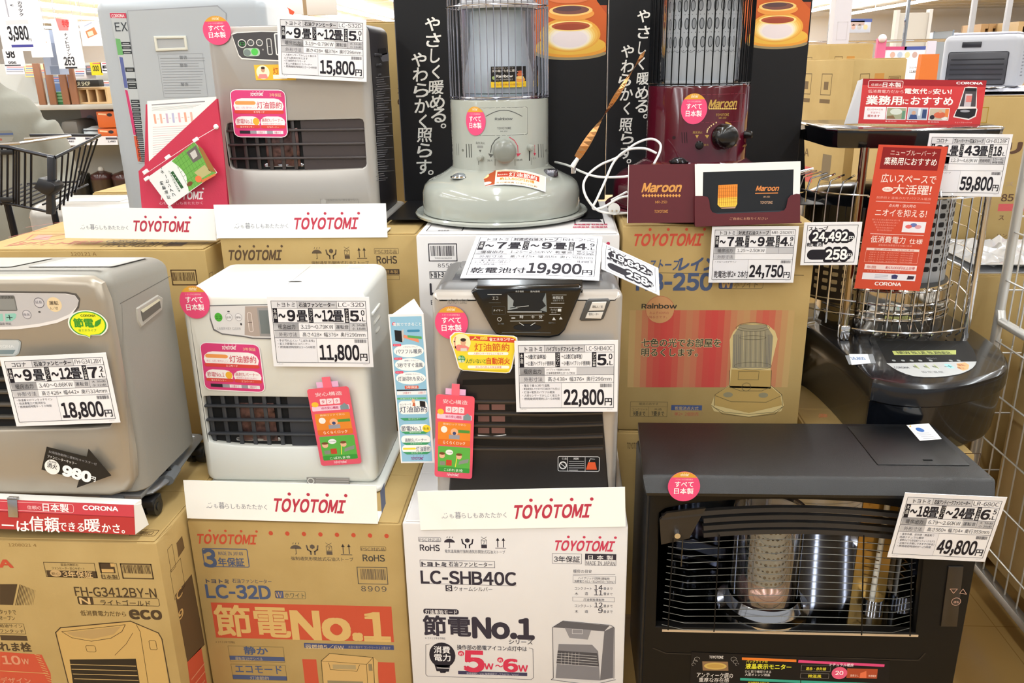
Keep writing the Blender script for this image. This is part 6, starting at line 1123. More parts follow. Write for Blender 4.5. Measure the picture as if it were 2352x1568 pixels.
# maroon stove
MAR = mat('4e0a1c', .1, name='maroon_enamel', coat=.8); GOLD = 'b8964a'
ML = PZ(1627, 385, 1.25); t, m, S = round_stove('maroon round stove with black wire cage on the box with the stove drawing', (.324, 2.10, 1.154), MAR, None, None, None, .292, None, 40, None)
x0, y0, x1, y1 = S.at(1606, 280)[0], S.at(1650, 281)[1], S.at(1706, 276)[0], S.at(1650, 216)[1]; S.frame(x0, y0, x1, y1, .0009, '7c2a3c', 1, .004)
S.pt('Maroon', 1627, 247, 1690, 17, GOLD, .035, .25); S.pl([(1629, 250), (1689, 250)], .002, GOLD, 2)
for i in range(13): S.pp([(1627+i*5, 249), (1629.5+i*5, 246.5), (1632+i*5, 249), (1629.5+i*5, 251.5)], 'd8b868', 3)
S.pt('TOYOTOMI', 1644, 267, 1674, 6, GOLD, .01); S.pt('MR-25D', 1651, 273, 1668, 4, GOLD); S.pt('臭気消火', 1591, 307, 1613, 6, GOLD); S.pp([(1597, 310), (1605, 310), (1601, 318)], GOLD, 1); S.pp([(1619, 310), (1629, 310), (1624, 318)], GOLD, 1)
for i in range(7): S.pe(1624+i*i*.55+i*.2, 303-i*3.6, 1.6, 1.8, 'e0c890', 1)
S.line([S.at(*p) for p in ((1667, 281), (1677, 285), (1685, 294))], .0035, GOLD, 1); S.pt('消火', 1615, 335, 1628, 5, GOLD); S.pt('燃焼', 1682, 336, 1691, 5, GOLD); S.pt('点火', 1705, 338, 1716, 5, GOLD); S.pl([(1711, 316), (1711, 326)], .0016, GOLD, 1)
for x in (1566, 1572, 1577): S.pl([(x, 304), (x+1, 328)], .0016, '1c060c', 1)
S.pe(1548, 316, 4, 4, '2a0a12', 1); t.part(m, 'body_drum')
dial(t, S, 1660, 313, .0285, mat('0d0b0b', .25, coat=.3)); dial(t, S, 1606, 333, .0095, mat('0d0b0b', .3), 'extinguish_knob', .014); dial(t, S, 1711, 309, .009, mat('0d0b0b', .3), 'ignition_lever', .018)
BW = mat('1a1a1c', .25, .7, name='black_wire'); m = M(); zc = .294; cage(m, BW, 40, .119, zc, .53, .0015, .07, .555); ring(m, BW, .119, zc+.003, .0018); ring(m, BW, .121, .508, .003); ring(m, BW, .121, .498, .002); ring(m, BW, .07, .555, .002); t.part(m, 'wire_cage')
m = M(); m.lathe([(.1195, zc-.001), (.1195, zc+.004), (.1, zc+.007), (.075, zc+.009)], CHROME, 48, cap0=False, cap1=False); t.part(m, 'cage_seat')
m = M(); m.lathe([(.094, .488), (.096, .492), (.096, .505), (.088, .508)], mat('2a2a2c', .3, .6), 48); t.part(m, 'top_collar')
m = M(); rI = .083; WI2 = mat('cfd2d6', .35, .1, name='white_punched_steel'); m.lathe([(rI, zc+.008), (rI, .488)], WI2, 56)
S5 = Sheet(m, (0, 0, 0), mw=t.mw, warp=lambda x, y, e: ((rI+e)*math.sin(x/rI), -(rI+e)*math.cos(x/rI), y))
for j, zz in enumerate((.465, .427, .388)):
    for i in range(-7, 8):
        x = i*.0172+.004*j; S5.ring(x, zz, .0058, .0125, .0028, '5c6064', 1, n=16); S5.ell(x+.001, zz, .003, .0095, 'a8abb0', 2, 12)
    for i in range(-14, 15): S5.ell(i*.0088, zz-.0185, .0011, .0011, '55585c', 1, 6)
for i in range(-7, 8): S5.ring(i*.0172, .372, .0075, .007, .0016, '85888c', 1, 200, 340, 8)
t.part(m, 'flame_cylinder', 'white steel cylinder with oval holes', None, 40)
m = M(); m.lathe([(.0935, zc+.01), (.0935, .49)], glassy('clear_glass', 'eef0f2', .03), 56, cap0=False, cap1=False); t.part(m, 'glass_chimney')
c = on_base(t, 1559, 369, .102); m = M(); m.ball((c.x, c.y, c.z-.004), .019, mat('3a3a3e', .1, .6), 20, .6, half=True); m.tube([(c.x+.0205*math.cos(2*math.pi*i/24), c.y+.0205*math.sin(2*math.pi*i/24), c.z-.003) for i in range(24)], .0025, mat('2a2a2c', .2, .8), 6, True); t.part(m, 'fuel_gauge')
m = M(); rb_ = rb; x, z = S.at(1594, 250); S3 = Sheet(m, (0, 0, 0), mw=t.mw, warp=warp2); made_sticker(S3, x, z, .0295, .034, px=False); t.part(m, 'round_sticker', 'round pink sticker with amber cap', None, 0)
# ================================================================== maroon pamphlet holder
MARC = mat('5c2028', .3, coat=.3, name='maroon_card')
fr = frame3((1441, 512), (1595, 511), (1441, 378), 1.866, R(3)); t = Thing('pamphlet_holder', 'folded maroon card pamphlet holder in front of the maroon stove', 'pamphlet holder', fr[0].translation); t.e.matrix_world = fr[0]; t.mw = fr[0]; t.inv = fr[0].inverted(); w, h = fr[1], fr[2]
m = M(); m.box(-w/2, w/2, 0, h, -.002, 0, MARC); m.box(-w/2-.0006, -w/2+.0008, 0, h, -.0022, .0002, PAPER); S = Sheet(m, (0, 0, 0), (1, 0, 0), (0, 1, 0), t.mw); OC = 'd89a52'
S.pt('Maroon', 1474, 441, 1562, 20, OC, .035, .25)
for i in range(13): S.pp([(1474+i*6.9, 449), (1477.4+i*6.9, 445), (1481+i*6.9, 449), (1477.4+i*6.9, 453)], OC, 2)
S.pt('MR-25D', 1505, 467, 1532, 6, OC); S.pt('TOYOTOMI', 1503, 489, 1534, 7, OC, .01); t.part(m, 'left_panel', None, None, 0)
pk = [(1596, 519), (1838, 510), (1838, 446), (1830, 445), (1817, 448), (1810, 456), (1806, 476), (1801, 483), (1790, 486), (1648, 491), (1636, 487), (1631, 478), (1629, 460), (1625, 452), (1615, 450), (1596, 450)]
m = M(); S = Sheet(m, (0, 0, .012), (1, 0, 0), (0, 1, 0), t.mw); q = [S.at(*p) for p in pk]; m.loops([[(x, y, .0105) for x, y in q], [(x, y, .012) for x, y in q]], MARC); S.pt('ご自由にお取りください', 1676, 505, 1763, 6, 'd0a080', 0, 0, 2); t.part(m, 'front_pocket', None, None, 0)
m = M(); S = Sheet(m, (0, 0, 0), (1, 0, 0), (0, 1, 0), t.mw); q = [S.at(*p) for p in ((1596, 519), (1838, 510), (1838, 380), (1596, 380))]; m.loops([[(x, y, -.012) for x, y in q], [(x, y, -.010) for x, y in q]], MARC); m.loops([[(q[0][0], q[0][1], -.012), (q[1][0], q[1][1], -.012), (q[1][0], q[1][1], .012), (q[0][0], q[0][1], .012)], [(q[0][0], q[0][1]+.002, -.012), (q[1][0], q[1][1]+.002, -.012), (q[1][0], q[1][1]+.002, .012), (q[0][0], q[0][1]+.002, .012)]], MARC); t.part(m, 'back_panel', None, None, 0)
for i in range(3):
    f = M(); S = Sheet(f, (0, 0, .006-i*.005), (1, 0, 0), (0, 1, 0), t.mw); d = i*3; q = [S.at(*p) for p in ((1598, 504), (1836, 496), (1839, 370+d), (1596, 378-d*.3))]; f.loops([[(x, y, .0045-i*.005) for x, y in q], [(x, y, .006-i*.005) for x, y in q]], PAPER)
    if i == 0:
        S.pp([(1615, 395), (1823, 389), (1820, 490), (1613, 500)], '1c2026', 1); S.pp([(1613, 490), (1821, 482), (1821, 492), (1613, 500)], '3c4248', 2)
        S.pp([(1650, 425), (1694, 423), (1693, 468), (1690, 474), (1654, 476), (1648, 470)], 'e89038', 3); S.pp([(1649, 455), (1693, 452), (1693, 468), (1690, 474), (1654, 476), (1648, 470)], 'f6c84c', 4); S.pp([(1655, 477), (1690, 475), (1688, 478), (1658, 479)], 'c8a080', 3)
        for k in range(9): S.pl([(1653+k*4.6, 426), (1652+k*4.5, 472)], .0006, '9a4a1c', 5)
        for k in range(5): S.pl([(1650, 433+k*8), (1694, 431+k*8)], .0005, 'a85a24', 5)
        S.pt('Maroon', 1736, 438, 1787, 11, 'd8884a', .035, .25); S.pl([(1735, 444), (1786, 443)], .0022, 'd8884a', 3); S.pt('MR-25D', 1753, 454, 1768, 4, 'd8b090'); S.pt('TOYOTOMI', 1746, 468, 1774, 6, 'd8b090', .01)
    o = f.obj('pamphlet', None, 0); o.matrix_world = t.mw; tag(o, ['dark pamphlet with glowing stove picture at the front of the maroon holder', 'white edged pamphlet directly behind the front one in the maroon holder', 'rearmost white pamphlet in the maroon holder'][i], 'pamphlet', 'pamphlets in the maroon holder')
price_card(frame3((1627, 649), (1822, 649), (1642, 520), 1.863, R(-2)), 'トヨトミ', '対流式石油ストーブ', 'MR-25D(R)', '~7畳', '~9畳', ('4', '9'), '1.25~2.50KW', None, '', ['・マルーンのデザイン'], '24,750', 'price card reading 24,750 yen below the maroon pamphlet holder', extra='乾電池:単2×2本付')
battery_card(frame3((1838, 609), (1969, 608), (1843, 511), 1.866, R(-1)), '24,492', '258', 'small price card reading 24,492 and 258 yen right of the 24,750 yen card')
price_card(frame3((1057, 640), (1376, 650), (1090, 536), 1.59, R(76)), 'トヨトミ', '対流式石油ストーブ', 'RB-25C', '~7畳', '~9畳', ('4', '9'), '1.25~2.50KW', ('乾電池', '単2×2', '別売'), '高さ475×幅388×奥行388mm', ['・六畳の専用にお役立ち', '　およそ40Wの明るさ'.replace('　', ' '), '・火力調節幅~50%'], '19,900', 'large price card reading 19,900 yen lying on the black fronted heater', extra='乾電池付', bend=lambda x, y: .004*math.sin(x*9+1)+.003*math.cos(y*14))
battery_card(frame3((1381, 617), (1515, 678), (1384, 556), 1.66, R(56), R(53)), '19,642', '258', 'tilted small price card reading 19,642 and 258 yen beside the 19,900 yen card')
# ================================================================== cables and the swinging ribbon
def cable(name, label, pts, r=.0028, c='e6e6e2'):
    P = [Vector(p) for p in pts]; out = []
    for i in range(len(P)-1):
        p0, p1, p2, p3 = P[max(i-1, 0)], P[i], P[i+1], P[min(i+2, len(P)-1)]
        for k in range(8): u = k/8; out.append(.5*((2*p1)+(-p0+p2)*u+(2*p0-5*p1+4*p2-p3)*u*u+(-p0+3*p1-3*p2+p3)*u**3))
    out.append(P[-1]); m = M(); m.tube(out, r, mat(c, .35), 8); o = m.obj(name); return tag(o, label, 'cable')
cable('power_cable', 'white looped power cable between the two round stoves', [PY(*p) for p in ((1275, 372, 2.2), (1305, 380, 2.1), (1340, 396, 2.0), (1375, 406, 1.95), (1430, 406, 1.93), (1452, 402, 1.92))])
o = cable('power_cable', 'white cable with a long loop hanging in front of the left backdrop panel', [PY(*p) for p in ((1440, 489, 1.91), (1405, 490, 1.9), (1372, 482, 1.9), (1348, 455, 1.9), (1340, 425, 1.91), (1352, 400, 1.93), (1380, 378, 1.97), (1420, 360, 1.99), (1460, 330, 2.0), (1495, 319, 2.0), (1516, 330, 1.99), (1515, 350, 1.96), (1502, 376, 1.93))])
o = cable('power_cable', 'white cable ending in a round plug beside the maroon holder', [PY(*p) for p in ((1508, 352, 1.92), (1480, 341, 1.93), (1440, 345, 1.95), (1410, 372, 1.95), (1388, 420, 1.93), (1372, 455, 1.91), (1362, 478, 1.905), (1385, 476, 1.9), (1420, 456, 1.905), (1445, 450, 1.91))])
m = M(); c = PY(1410, 480, 1.91); m.cyl(c+Vector((0, -.012, .002)), c+Vector((0, .006, 0)), .0135, mat('dcdcd8', .35), 20); 
for dx in (-.005, .005): m.cyl(c+Vector((dx, -.012, 0)), c+Vector((dx, -.024, 0)), .0018, CHROME, 8)
m.tube([c+Vector((0, .004, 0)), c+Vector((-.005, .01, .02)), c+Vector((.012, .012, .028)), PY(1440, 440, 1.915)], .0026, mat('dcdcd8', .35), 7)
tag(m.obj('power_plug'), 'round white plug lying at the edge of the white box', 'plug')
t = Thing('swing_pennant', 'twisted copper foil ribbon on a white wire arm by the pale round stove', 'pennant', PY(1317, 384, 1.99)); COP = mat('c8905c', .2, .85, name='copper_foil'); m = M(); N = 22; La = []
p0, p1 = t.L(PY(1326, 362, 1.985)), t.L(PY(1482, 116, 1.96)); d = (p1-p0).normalized(); s_ = d.cross(Vector((0, -1, 0))).normalized(); q_ = Vector((0, -1, 0))
for i in range(N+1):
    u = i/N; wd = .007+.006*math.sin(u*math.pi) if u < .92 else .0135*(1-u)/.08+.0005; a = u*5.2; e = (s_*math.cos(a)*.8+q_*math.sin(a)*.5+s_*.35)*wd; c = p0+(p1-p0)*u; La.append([tuple(c-e), tuple(c+e), tuple(c+e+q_*-.0006), tuple(c-e+q_*-.0006)])
m.loops(La, COP); t.part(m, 'foil_ribbon', None, None, 0); m = M(); c = t.L(PY(1321, 373, 1.987)); m.cyl(c-d*.012, c+d*.012, .006, mat('f0f0ec', .35), 16, .0045); t.part(m, 'end_cap'); m = M(); m.cyl((0, 0, .002), (0, 0, -.014), .006, CHROME, 14); m.tube([c-d*.01, (0, 0, 0)], .003, CHROME, 8); t.part(m, 'clip')
# ================================================================== large black stove at the right
NV = mat('0d1016', .2, name='blue_black_paint', coat=.3); OUT = [(.69, 1.80), (.705, 1.775), (.74, 1.752), (.80, 1.742), (.87, 1.757), (.95, 1.797), (1.02, 1.852), (1.065, 1.93), (1.092, 2.06), (1.085, 2.40), (1.06, 2.43), (.64, 2.43), (.615, 2.4), (.612, 2.24), (.66, 2.17), (.683, 2.0)]
t = Thing('floor_stove', 'large black stove with chrome guard and red banner at the right of the display', 'stove', (.86, 2.06, .640)); W = lambda x, y: (x-.86, y-2.06)
o = smooth([W(*p) for p in OUT], 5); sc = lambda k, dy=0: [(x*k, y*k+dy) for x, y in o]
m = M(); m.loops([[(x, y, z) for x, y in sc(k, d)] for z, k, d in ((0, .95, .012), (.012, .96, .01), (.12, .985, .004), (.126, .998, 0), (.156, 1., 0), (.167, .99, 0), (.173, .965, 0), (.1745, .94, 0))], NV); t.part(m, 'tank_base', None, None, 30)
zt = .1746; S = None; m = M(); S = Sheet(m, (0, 0, zt), (1, 0, 0), (0, 1, 0), t.mw)
S.pp([(2012, 783), (2222, 783), (2236, 803), (2243, 820), (2243, 833), (2239, 842), (2230, 850), (2216, 857), (2198, 862), (2175, 866), (2148, 868), (2120, 868), (2095, 866), (2075, 861), (2058, 854), (2046, 845), (2038, 835)], '0a0b0d', 1); S.pp([(2036, 834), (2243, 830), (2240, 838), (2234, 845), (2224, 851), (2210, 857), (2192, 861), (2172, 864), (2148, 866), (2122, 866), (2100, 864), (2081, 859), (2064, 852), (2050, 844)], 'b9bcbc', 2)
S.pp([(2049, 806), (2196, 804), (2196, 814), (2054, 815)], 'b8c070', 2); S.pt('NEW BLUE BURNER', 2064, 813, 2186, 6, '3c4030', .02); S.pt('石油ブルーバーナ', 2131, 825, 2154, 4, 'a8acac')
for x in (2053, 2074, 2094, 2114, 2138, 2184, 2202): S.pe(x, 828, 4, 2, '9aa0a0', 2)
S.pt('CORONA', 2056, 846, 2090, 4, '3c4048', .02)
for x in (2098, 2122, 2143): S.pr(x, 837, x+15, 847, 'b2c07c', 3, .003); S.pt('時刻', x+3, 845, x+11, 5, '50603c', 0, 0, 4)
S.pr(2167, 836, 2194, 846, '9ad0d0', 3, .004); S.pt('-+', 2172, 844, 2190, 5, '305a60', .02, 0, 4); S.pp([(2197, 835), (2216, 832), (2226, 838), (2224, 848), (2212, 851), (2200, 846)], 'dca878', 3); S.pt('運転', 2202, 841, 2219, 5, '7a4028', 0, 0, 4); S.pt('停止', 2203, 848, 2219, 5, '7a4028', 0, 0, 4); S.pt('設定温度', 2120, 857, 2170, 5, '6a6e70', 0, 0, 3)
for k in range(6): S.pl([(2020+k*32, 802), (2040+k*32, 790)], .0012, '2a2e34', 2)
t.part(m, 'control_panel', 'silver control panel', None, 0)
m = M(); S = Sheet(m, (0, 0, zt+.0004), (1, 0, 0), (0, 1, 0), t.mw); S.pp([(1941, 816), (2005, 813), (2012, 834), (1950, 837)], '8a8e92', 1); S.pp([(1950, 813), (1993, 813), (2000, 834), (1956, 838)], 'e4e8ec', 2); S.pt('16,800', 1958, 827, 1990, 7, '2a6aa8', .02); t.part(m, 'price_sticker', 'small white price sticker', None, 0)
BASE_Z = zt
p1, p2 = W(.722, 2.075), W(1.035, 2.09); lz = 1.298-.640
m = M(); m.cyl((p1[0], p1[1], zt), (p1[0], p1[1], lz), .0105, mat('b8a890', .12, 1.), 16); o_ = t.part(m, 'guard_post'); k = M(); k.box(p1[0]-.013, p1[0]+.013, p1[1]-.015, p1[1]+.012, zt, zt+.04, CHROME, .006); t.part(k, 'post_foot', None, o_)
m = M(); m.cyl((p2[0], p2[1], zt), (p2[0], p2[1], lz), .008, CHROME, 16); t.part(m, 'guard_post')
for (x, y) in ((.62, 2.4), (1.06, 2.4)): m = M(); q = W(x, y); m.cyl((q[0], q[1], zt), (q[0], q[1], lz), .0085, CHROME, 12); t.part(m, 'guard_post')
# front guard: bulging wires between the posts
m = M()
def arc(u, bul): x = p1[0]+.02+(p2[0]-p1[0]-.02)*u; y = p1[1]+(p2[1]-p1[1])*u-bul*math.sin(math.pi*u)**.8; return x, y
for i in range(10):
    u = .06+i*.096; a = arc(u, .045); m.tube([(a[0], a[1]+.02, zt+.005), (a[0], a[1], zt+.02), (a[0], a[1], .54), (a[0], a[1]+.02, .59)], .0024, CHROME, 6)
for z in (zt+.028, .54): m.tube([(*arc(i/20, .047), z) for i in range(21)], .0026, CHROME, 6)
t.part(m, 'front_guard')
m = M()
for i in range(9):
    a = R(196+i*9.5-30); cx, cy = W(.80, 2.23); r = .20; x, y = cx+r*math.cos(a), cy+r*math.sin(a)*.9
    m.tube([(x, y, zt+.04), (x, y, .54), (x*.97, y*.97, .575), (x*.8, y*.8+.02, .588)], .0022, CHROME, 6)
for z in (zt+.07, zt+.105, .43, .545): m.tube([(W(.80, 2.23)[0]+.2*math.cos(R(150+i*6)), W(.80, 2.23)[1]+.18*math.sin(R(150+i*6)), z) for i in range(18)], .002, CHROME, 6)
t.part(m, 'side_guard')
m = M()
for i in range(9):
    z = zt+.05+i*.052; m.tube([(W(1.04, 2.1)[0], W(1.04, 2.1)[1], z), (W(1.07, 2.25)[0], W(1.07, 2.25)[1], z), (W(1.06, 2.4)[0], W(1.06, 2.4)[1], z)], .0018, CHROME, 6)
t.part(m, 'right_guard')
# heat chamber
c = W(.86, 2.24); MIR = mat('b8b2a8', .06, 1., name='polished_dish'); m = M(); m.lathe([(.165, zt), (.172, zt+.02), (.172, zt+.125), (.168, zt+.13)], MIR, 48, c[0], c[1], False, False, 185, 355)
for z in (zt+.05, zt+.068, zt+.09, zt+.125): m.tube([(c[0]+.175*math.cos(R(200+i*7)), c[1]+.175*math.sin(R(200+i*7)), z) for i in range(21)], .0025, CHROME, 6)
t.part(m, 'polished_dish')
m = M(); m.lathe([(.1, .005), (.1, zt+.13), (.165, zt+.132)], mat('26221e', .4), 40, c[0], c[1], False, False); t.part(m, 'burner_pot')
c2 = W(.935, 2.22); PW_ = mat('b4b6b8', .4, .3, name='pale_punched_steel'); m = M(); rr_ = .078; m.lathe([(rr_, zt+.13), (rr_, .54)], PW_, 48, *c2, cap0=False); S = Sheet(m, (0, 0, 0), mw=t.mw, warp=lambda x, y, e: (c2[0]+(rr_+e)*math.sin(x/rr_), c2[1]-(rr_+e)*math.cos(x/rr_), y))
for j in range(9):
    for i in range(-5, 6): S.rr(i*.024-.008, zt+.16+j*.023, i*.024+.008, zt+.173+j*.023, .004, '1c1a1c', 1); S.ell(i*.024+.012, zt+.178+j*.023, .0022, .0022, '1c1a1c', 1, 6)
t.part(m, 'burner_cylinder', 'pale punched steel cylinder', None, 40)
c3 = W(.80, 2.25); r3 = .15; m = M(); m.lathe([(r3, zt+.08), (r3, .44)], mat('3a322c', .35, .6, name='bronze_punched_shell'), 40, *c3, cap0=False, cap1=False, a0=150, a1=265)
S = Sheet(m, (0, 0, 0), mw=t.mw, warp=lambda x, y, e: (c3[0]+(r3+e)*math.sin(x/r3), c3[1]-(r3+e)*math.cos(x/r3), y))
for j in range(9):
    for i in range(-9, 0): S.rr(i*.026-.008, zt+.11+j*.02, i*.026+.008, zt+.121+j*.02, .003, 'b09a70', 1)
t.part(m, 'heat_shield', 'dark bronze punched shell', None, 40)
m = M(); m.lathe([(.165, .44), (.17, .46), (.168, .51), (.12, .54), (.03, .555)], BLKGLOSS, 40, *c3, cap0=False); t.part(m, 'shield_cap')
m = M(); lid = [W(x, y) for x, y in ((.648, 2.14), (.665, 2.11), (.74, 2.09), (.84, 2.08), (.95, 2.088), (1.045, 2.105), (1.062, 2.125), (1.068, 2.2), (1.066, 2.43), (.645, 2.43))]
f = lambda k: [(x*k+(.0 if k == 1 else 0), (y-.19)*k+.19) for x, y in lid]
m.loops([[(x, y, z) for x, y in f(k)] for z, k in ((lz-.006, .93), (lz-.004, .975), (lz+.004, .985), (lz+.03, .998), (lz+.036, 1.), (lz+.040, .995), (lz+.0415, .98))], mat('0b0c10', .16, name='lid_black', coat=.5))
m.tube([(x, y, lz+.038) for x, y in f(1.0)], .0022, CHROME, 6, True); t.part(m, 'top_plate', None, None, 30)
LIDZ = .640+lz+.0417
# banner
RDB = mat('cf4630', .25, coat=.5, name='red_laminate'); f = Flat(frame3((1962, 662), (2112, 668), (1993, 331), 2.015, R(-1)), .001, RDB); S = f.S; w, h = f.w, f.h; Wt = 'fae4dc'
S.rect(-w*.43, h*.84, w*.41, h*.985, '8a1a1c', 1); T = lambda s, x, y, ww, hh, c=Wt, b=.0: S.text(s, x*w, y*h, hh*h, c, ww*w, b, 0, 4, anchor='c', fit=True)
T('ニューブルーバーナ', .02, .935, .66, .035, 'f6dcd2'); T('業務用におすすめ', .0, .87, .76, .05, 'fdf2ec', .008); T('広いスペースで', .02, .75, .8, .06, Wt, .006); S.ell(-w*.26, h*.705, w*.08, h*.017, Wt, 3, 16); T('大出力', -.26, .698, .12, .014, 'c83c2c'); T('大活躍!', .1, .675, .56, .065, Wt, .008)
T('耐熱性と温風の力でパワフル暖房', 0, .64, .8, .017, 'f0a898'); S.rect(-w*.4, h*.62, w*.4, h*.623, Wt, 2); T('点火時・消火時の', 0, .585, .4, .022); T('ニオイを抑える!', 0, .52, .76, .052, Wt, .006)
for k in range(5): T('気になる点火消火のにおいを'[:13-k], -.2, .49-k*.018, .42-.05*k, .012, 'f0a898')
S.rect(w*.06, h*.415, w*.4, h*.49, 'eceaf0', 2)
for k, c in enumerate(('e06a6a', '6a7ab8', 'e0a0a8')): S.ell(w*(.15+.07*k), h*(.455+.012*(k % 2)), w*.05, h*.014, c, 3, 12)
S.rect(-w*.4, h*.395, w*.4, h*.398, Wt, 2); T('低消費電力', -.12, .335, .52, .048, Wt, .008); T('仕様', .3, .335, .2, .036, Wt, .006); T('運転時の消費電力を大幅に低減', 0, .312, .5, .014, 'f0a898')
S.rect(-w*.42, h*.28, w*.38, h*.298, 'f4dcd4', 2); S.frame(-w*.42, h*.195, w*.38, h*.298, w*.004, 'f4b8a8', 2); T('型式 消費電力 当社従来品', 0, .283, .6, .011, 'c83c2c')
for k in range(5): T('GH-128 450W 38%減', -.03, .262-.016*k, .66, .009, 'f0a898')
S.rect(-w*.4, h*.143, w*.39, h*.18, 'f4dcd8', 2); T('年間', -.3, .15, .14, .02, 'c8503c'); T('約15,000円以上お得', .14, .15, .44, .022, 'c8302c', .01); T('１日８時間使用時の目安', -.1, .128, .5, .009, 'f0a898'); S.rect(-w*.41, h*.07, w*.4, h*.118, 'ece8ee', 2); S.poly([(w*.04, h*.08), (w*.12, h*.08), (w*.13, h*.105), (w*.08, h*.113), (w*.03, h*.105)], '3c3c6a', 3); S.poly([(w*.27, h*.08), (w*.37, h*.082), (w*.38, h*.105), (w*.28, h*.108)], '3a2c3c', 3)
for k in range(3): S.rect(-w*.22, h*(.083+.01*k), -w*.02, h*(.086+.01*k), '9a9aa8', 3)
T('CORONA', .0, .03, .4, .024, 'fdf2ee', .03)
f.done('product_banner', 'long red banner with white lettering hanging on the right stove guard', 'banner')
price_card(frame3((2112, 449), (2299, 452), (2128, 306), 2.045, R(0)), 'コロナ', 'ブルーバーナー石油ストーブ', 'GH-B128F', '31畳', '43畳', ('18', ''), '12.3~4.63KW', ('燃焼時間', '15~41', '時間'), '', ['・電池不要ブルーバーナ'], '59,800', 'price card reading 59,800 yen on the large stove behind the red banner')
# topper sign
fr = frame3((1971, 284), (2251, 289), (1977, 181), 2.19, R(5)); t = Thing('header_sign', 'red product header sign standing on top of the large black stove', 'shelf sign', fr[0].translation); mw = fr[0].copy(); dz = LIDZ+.0012-mw.translation.z; mw.translation.z += dz if abs(dz) < .03 else 0; t.e.matrix_world = mw; t.mw = mw; t.inv = mw.inverted(); w, h = fr[1], fr[2]
RD2 = mat('cc2e30', .3, coat=.3, name='bright_red_print'); m = M(); m.loops([[(-w/2, 0, 0), (w/2, 0, 0), (w/2, h, 0), (-w/2, h, 0)], [(-w/2, 0, -.0015), (w/2, 0, -.0015), (w/2, h, -.0015), (-w/2, h, -.0015)]], RD2); S = Sheet(m, (0, 0, 0), (1, 0, 0), (0, 1, 0), mw)
S.rect(-w/2, h*.86, w/2, h, 'a02028', 1); T = lambda s, x, y, ww, hh, c='fdf4f0', b=.0: S.text(s, x*w, y*h, hh*h, c, ww*w, b, 0, 4, fit=True)
S.frame(-w*.455, h*.8, -w*.17, h*.965, w*.004, 'f8e0dc', 2, w*.012); T('信頼の', -.43, .835, .09, .065, 'f8d8d4'); T('日本製', -.335, .825, .15, .1, 'fdf4f0', .015); T('CORONA', .26, .91, .21, .05, 'ffffff', .035)
T('低消費電力だから', -.45, .69, .29, .07, 'f8d8d4'); T('電気代', -.15, .68, .18, .12, 'fdf4f0', .02); T('が', .04, .69, .03, .07); T('安い!', .08, .68, .15, .12, 'fdf4f0', .02)
T('業務用', -.455, .43, .29, .2, 'fdf4f0', .025); T('に', -.155, .45, .045, .11, 'fdf4f0', .015); T('おすすめ', -.09, .44, .34, .18, 'fdf4f0', .02)
for x0, x1, c in ((-.46, -.285, 'f6eef0'), (-.28, -.115, 'f6eef0'), (-.105, .06, 'f6eef0'), (.07, .235, 'f6eef0')): S.rect(w*x0, h*.1, w*x1, h*.38, c, 2)
T('広いスペースを', -.44, .3, .13, .045, 'c83c3c'); T('すばやく', -.41, .23, .08, .045, 'c83c3c'); T('暖めます', -.43, .15, .1, .055, 'c83c3c', .01)
S.rect(-w*.275, h*.115, -w*.12, h*.365, 'a8a88a', 3); S.ell(-w*.2, h*.28, w*.05, h*.07, 'd8dcd0', 4, 14); S.rect(-w*.15, h*.115, -w*.125, h*.3, '6a9478', 4); S.poly([(-w*.27, h*.12), (-w*.2, h*.12), (-w*.22, h*.2), (-w*.27, h*.18)], '8a6a48', 4)
S.rect(-w*.1, h*.115, w*.055, h*.365, 'b4bcc8', 3); S.poly([(-w*.09, h*.12), (-w*.02, h*.12), (-w*.03, h*.22), (-w*.08, h*.22)], '3c5080', 4); S.ell(-w*.055, h*.26, w*.018, h*.045, 'd0a488', 4, 12); S.rect(w*.015, h*.14, w*.05, h*.34, '384a74', 4); S.rect(-w*.02, h*.2, w*.0, h*.36, 'e8ecf0', 4)
S.rect(w*.075, h*.115, w*.23, h*.365, 'c8b8a0', 3); S.ell(w*.16, h*.22, w*.05, h*.07, 'd8684a', 4, 14); S.rect(w*.2, h*.18, w*.23, h*.36, 'e88848', 4); S.ell(w*.1, h*.17, w*.02, h*.05, '2a2430', 4, 12); S.ell(w*.2, h*.15, w*.025, h*.035, 'ece8e0', 4, 12); S.ell(w*.16, h*.3, w*.016, h*.035, 'd8a888', 5, 10)
S.poly([(w*.3, h*.38), (w*.33, h*.84), (w*.36, h*.86), (w*.43, h*.85), (w*.45, h*.4), (w*.46, h*.36), (w*.455, h*.2), (w*.4, h*.12), (w*.27, h*.18), (w*.285, h*.32)], 'f0e4e0', 2); S.poly([(w*.31, h*.42), (w*.335, h*.82), (w*.43, h*.82), (w*.44, h*.42)], '4a4448', 3); S.rect(w*.335, h*.76, w*.428, h*.83, '1a181c', 4); S.rect(w*.345, h*.42, w*.4, h*.7, 'c8bcc0', 4); S.rect(w*.355, h*.52, w*.4, h*.66, 'd88078', 5)
S.poly([(w*.295, h*.36), (w*.45, h*.38), (w*.445, h*.22), (w*.4, h*.15), (w*.28, h*.2)], '1c1a20', 3); S.ell(w*.36, h*.32, w*.04, h*.03, '9a9aa0', 4, 16); T('ニューブルーバーナ', .29, .05, .14, .03, 'f8d8d4')
for x in (-.28, -.11, .07): T('●使用例', x, .05, .09, .026, 'f8d8d4')
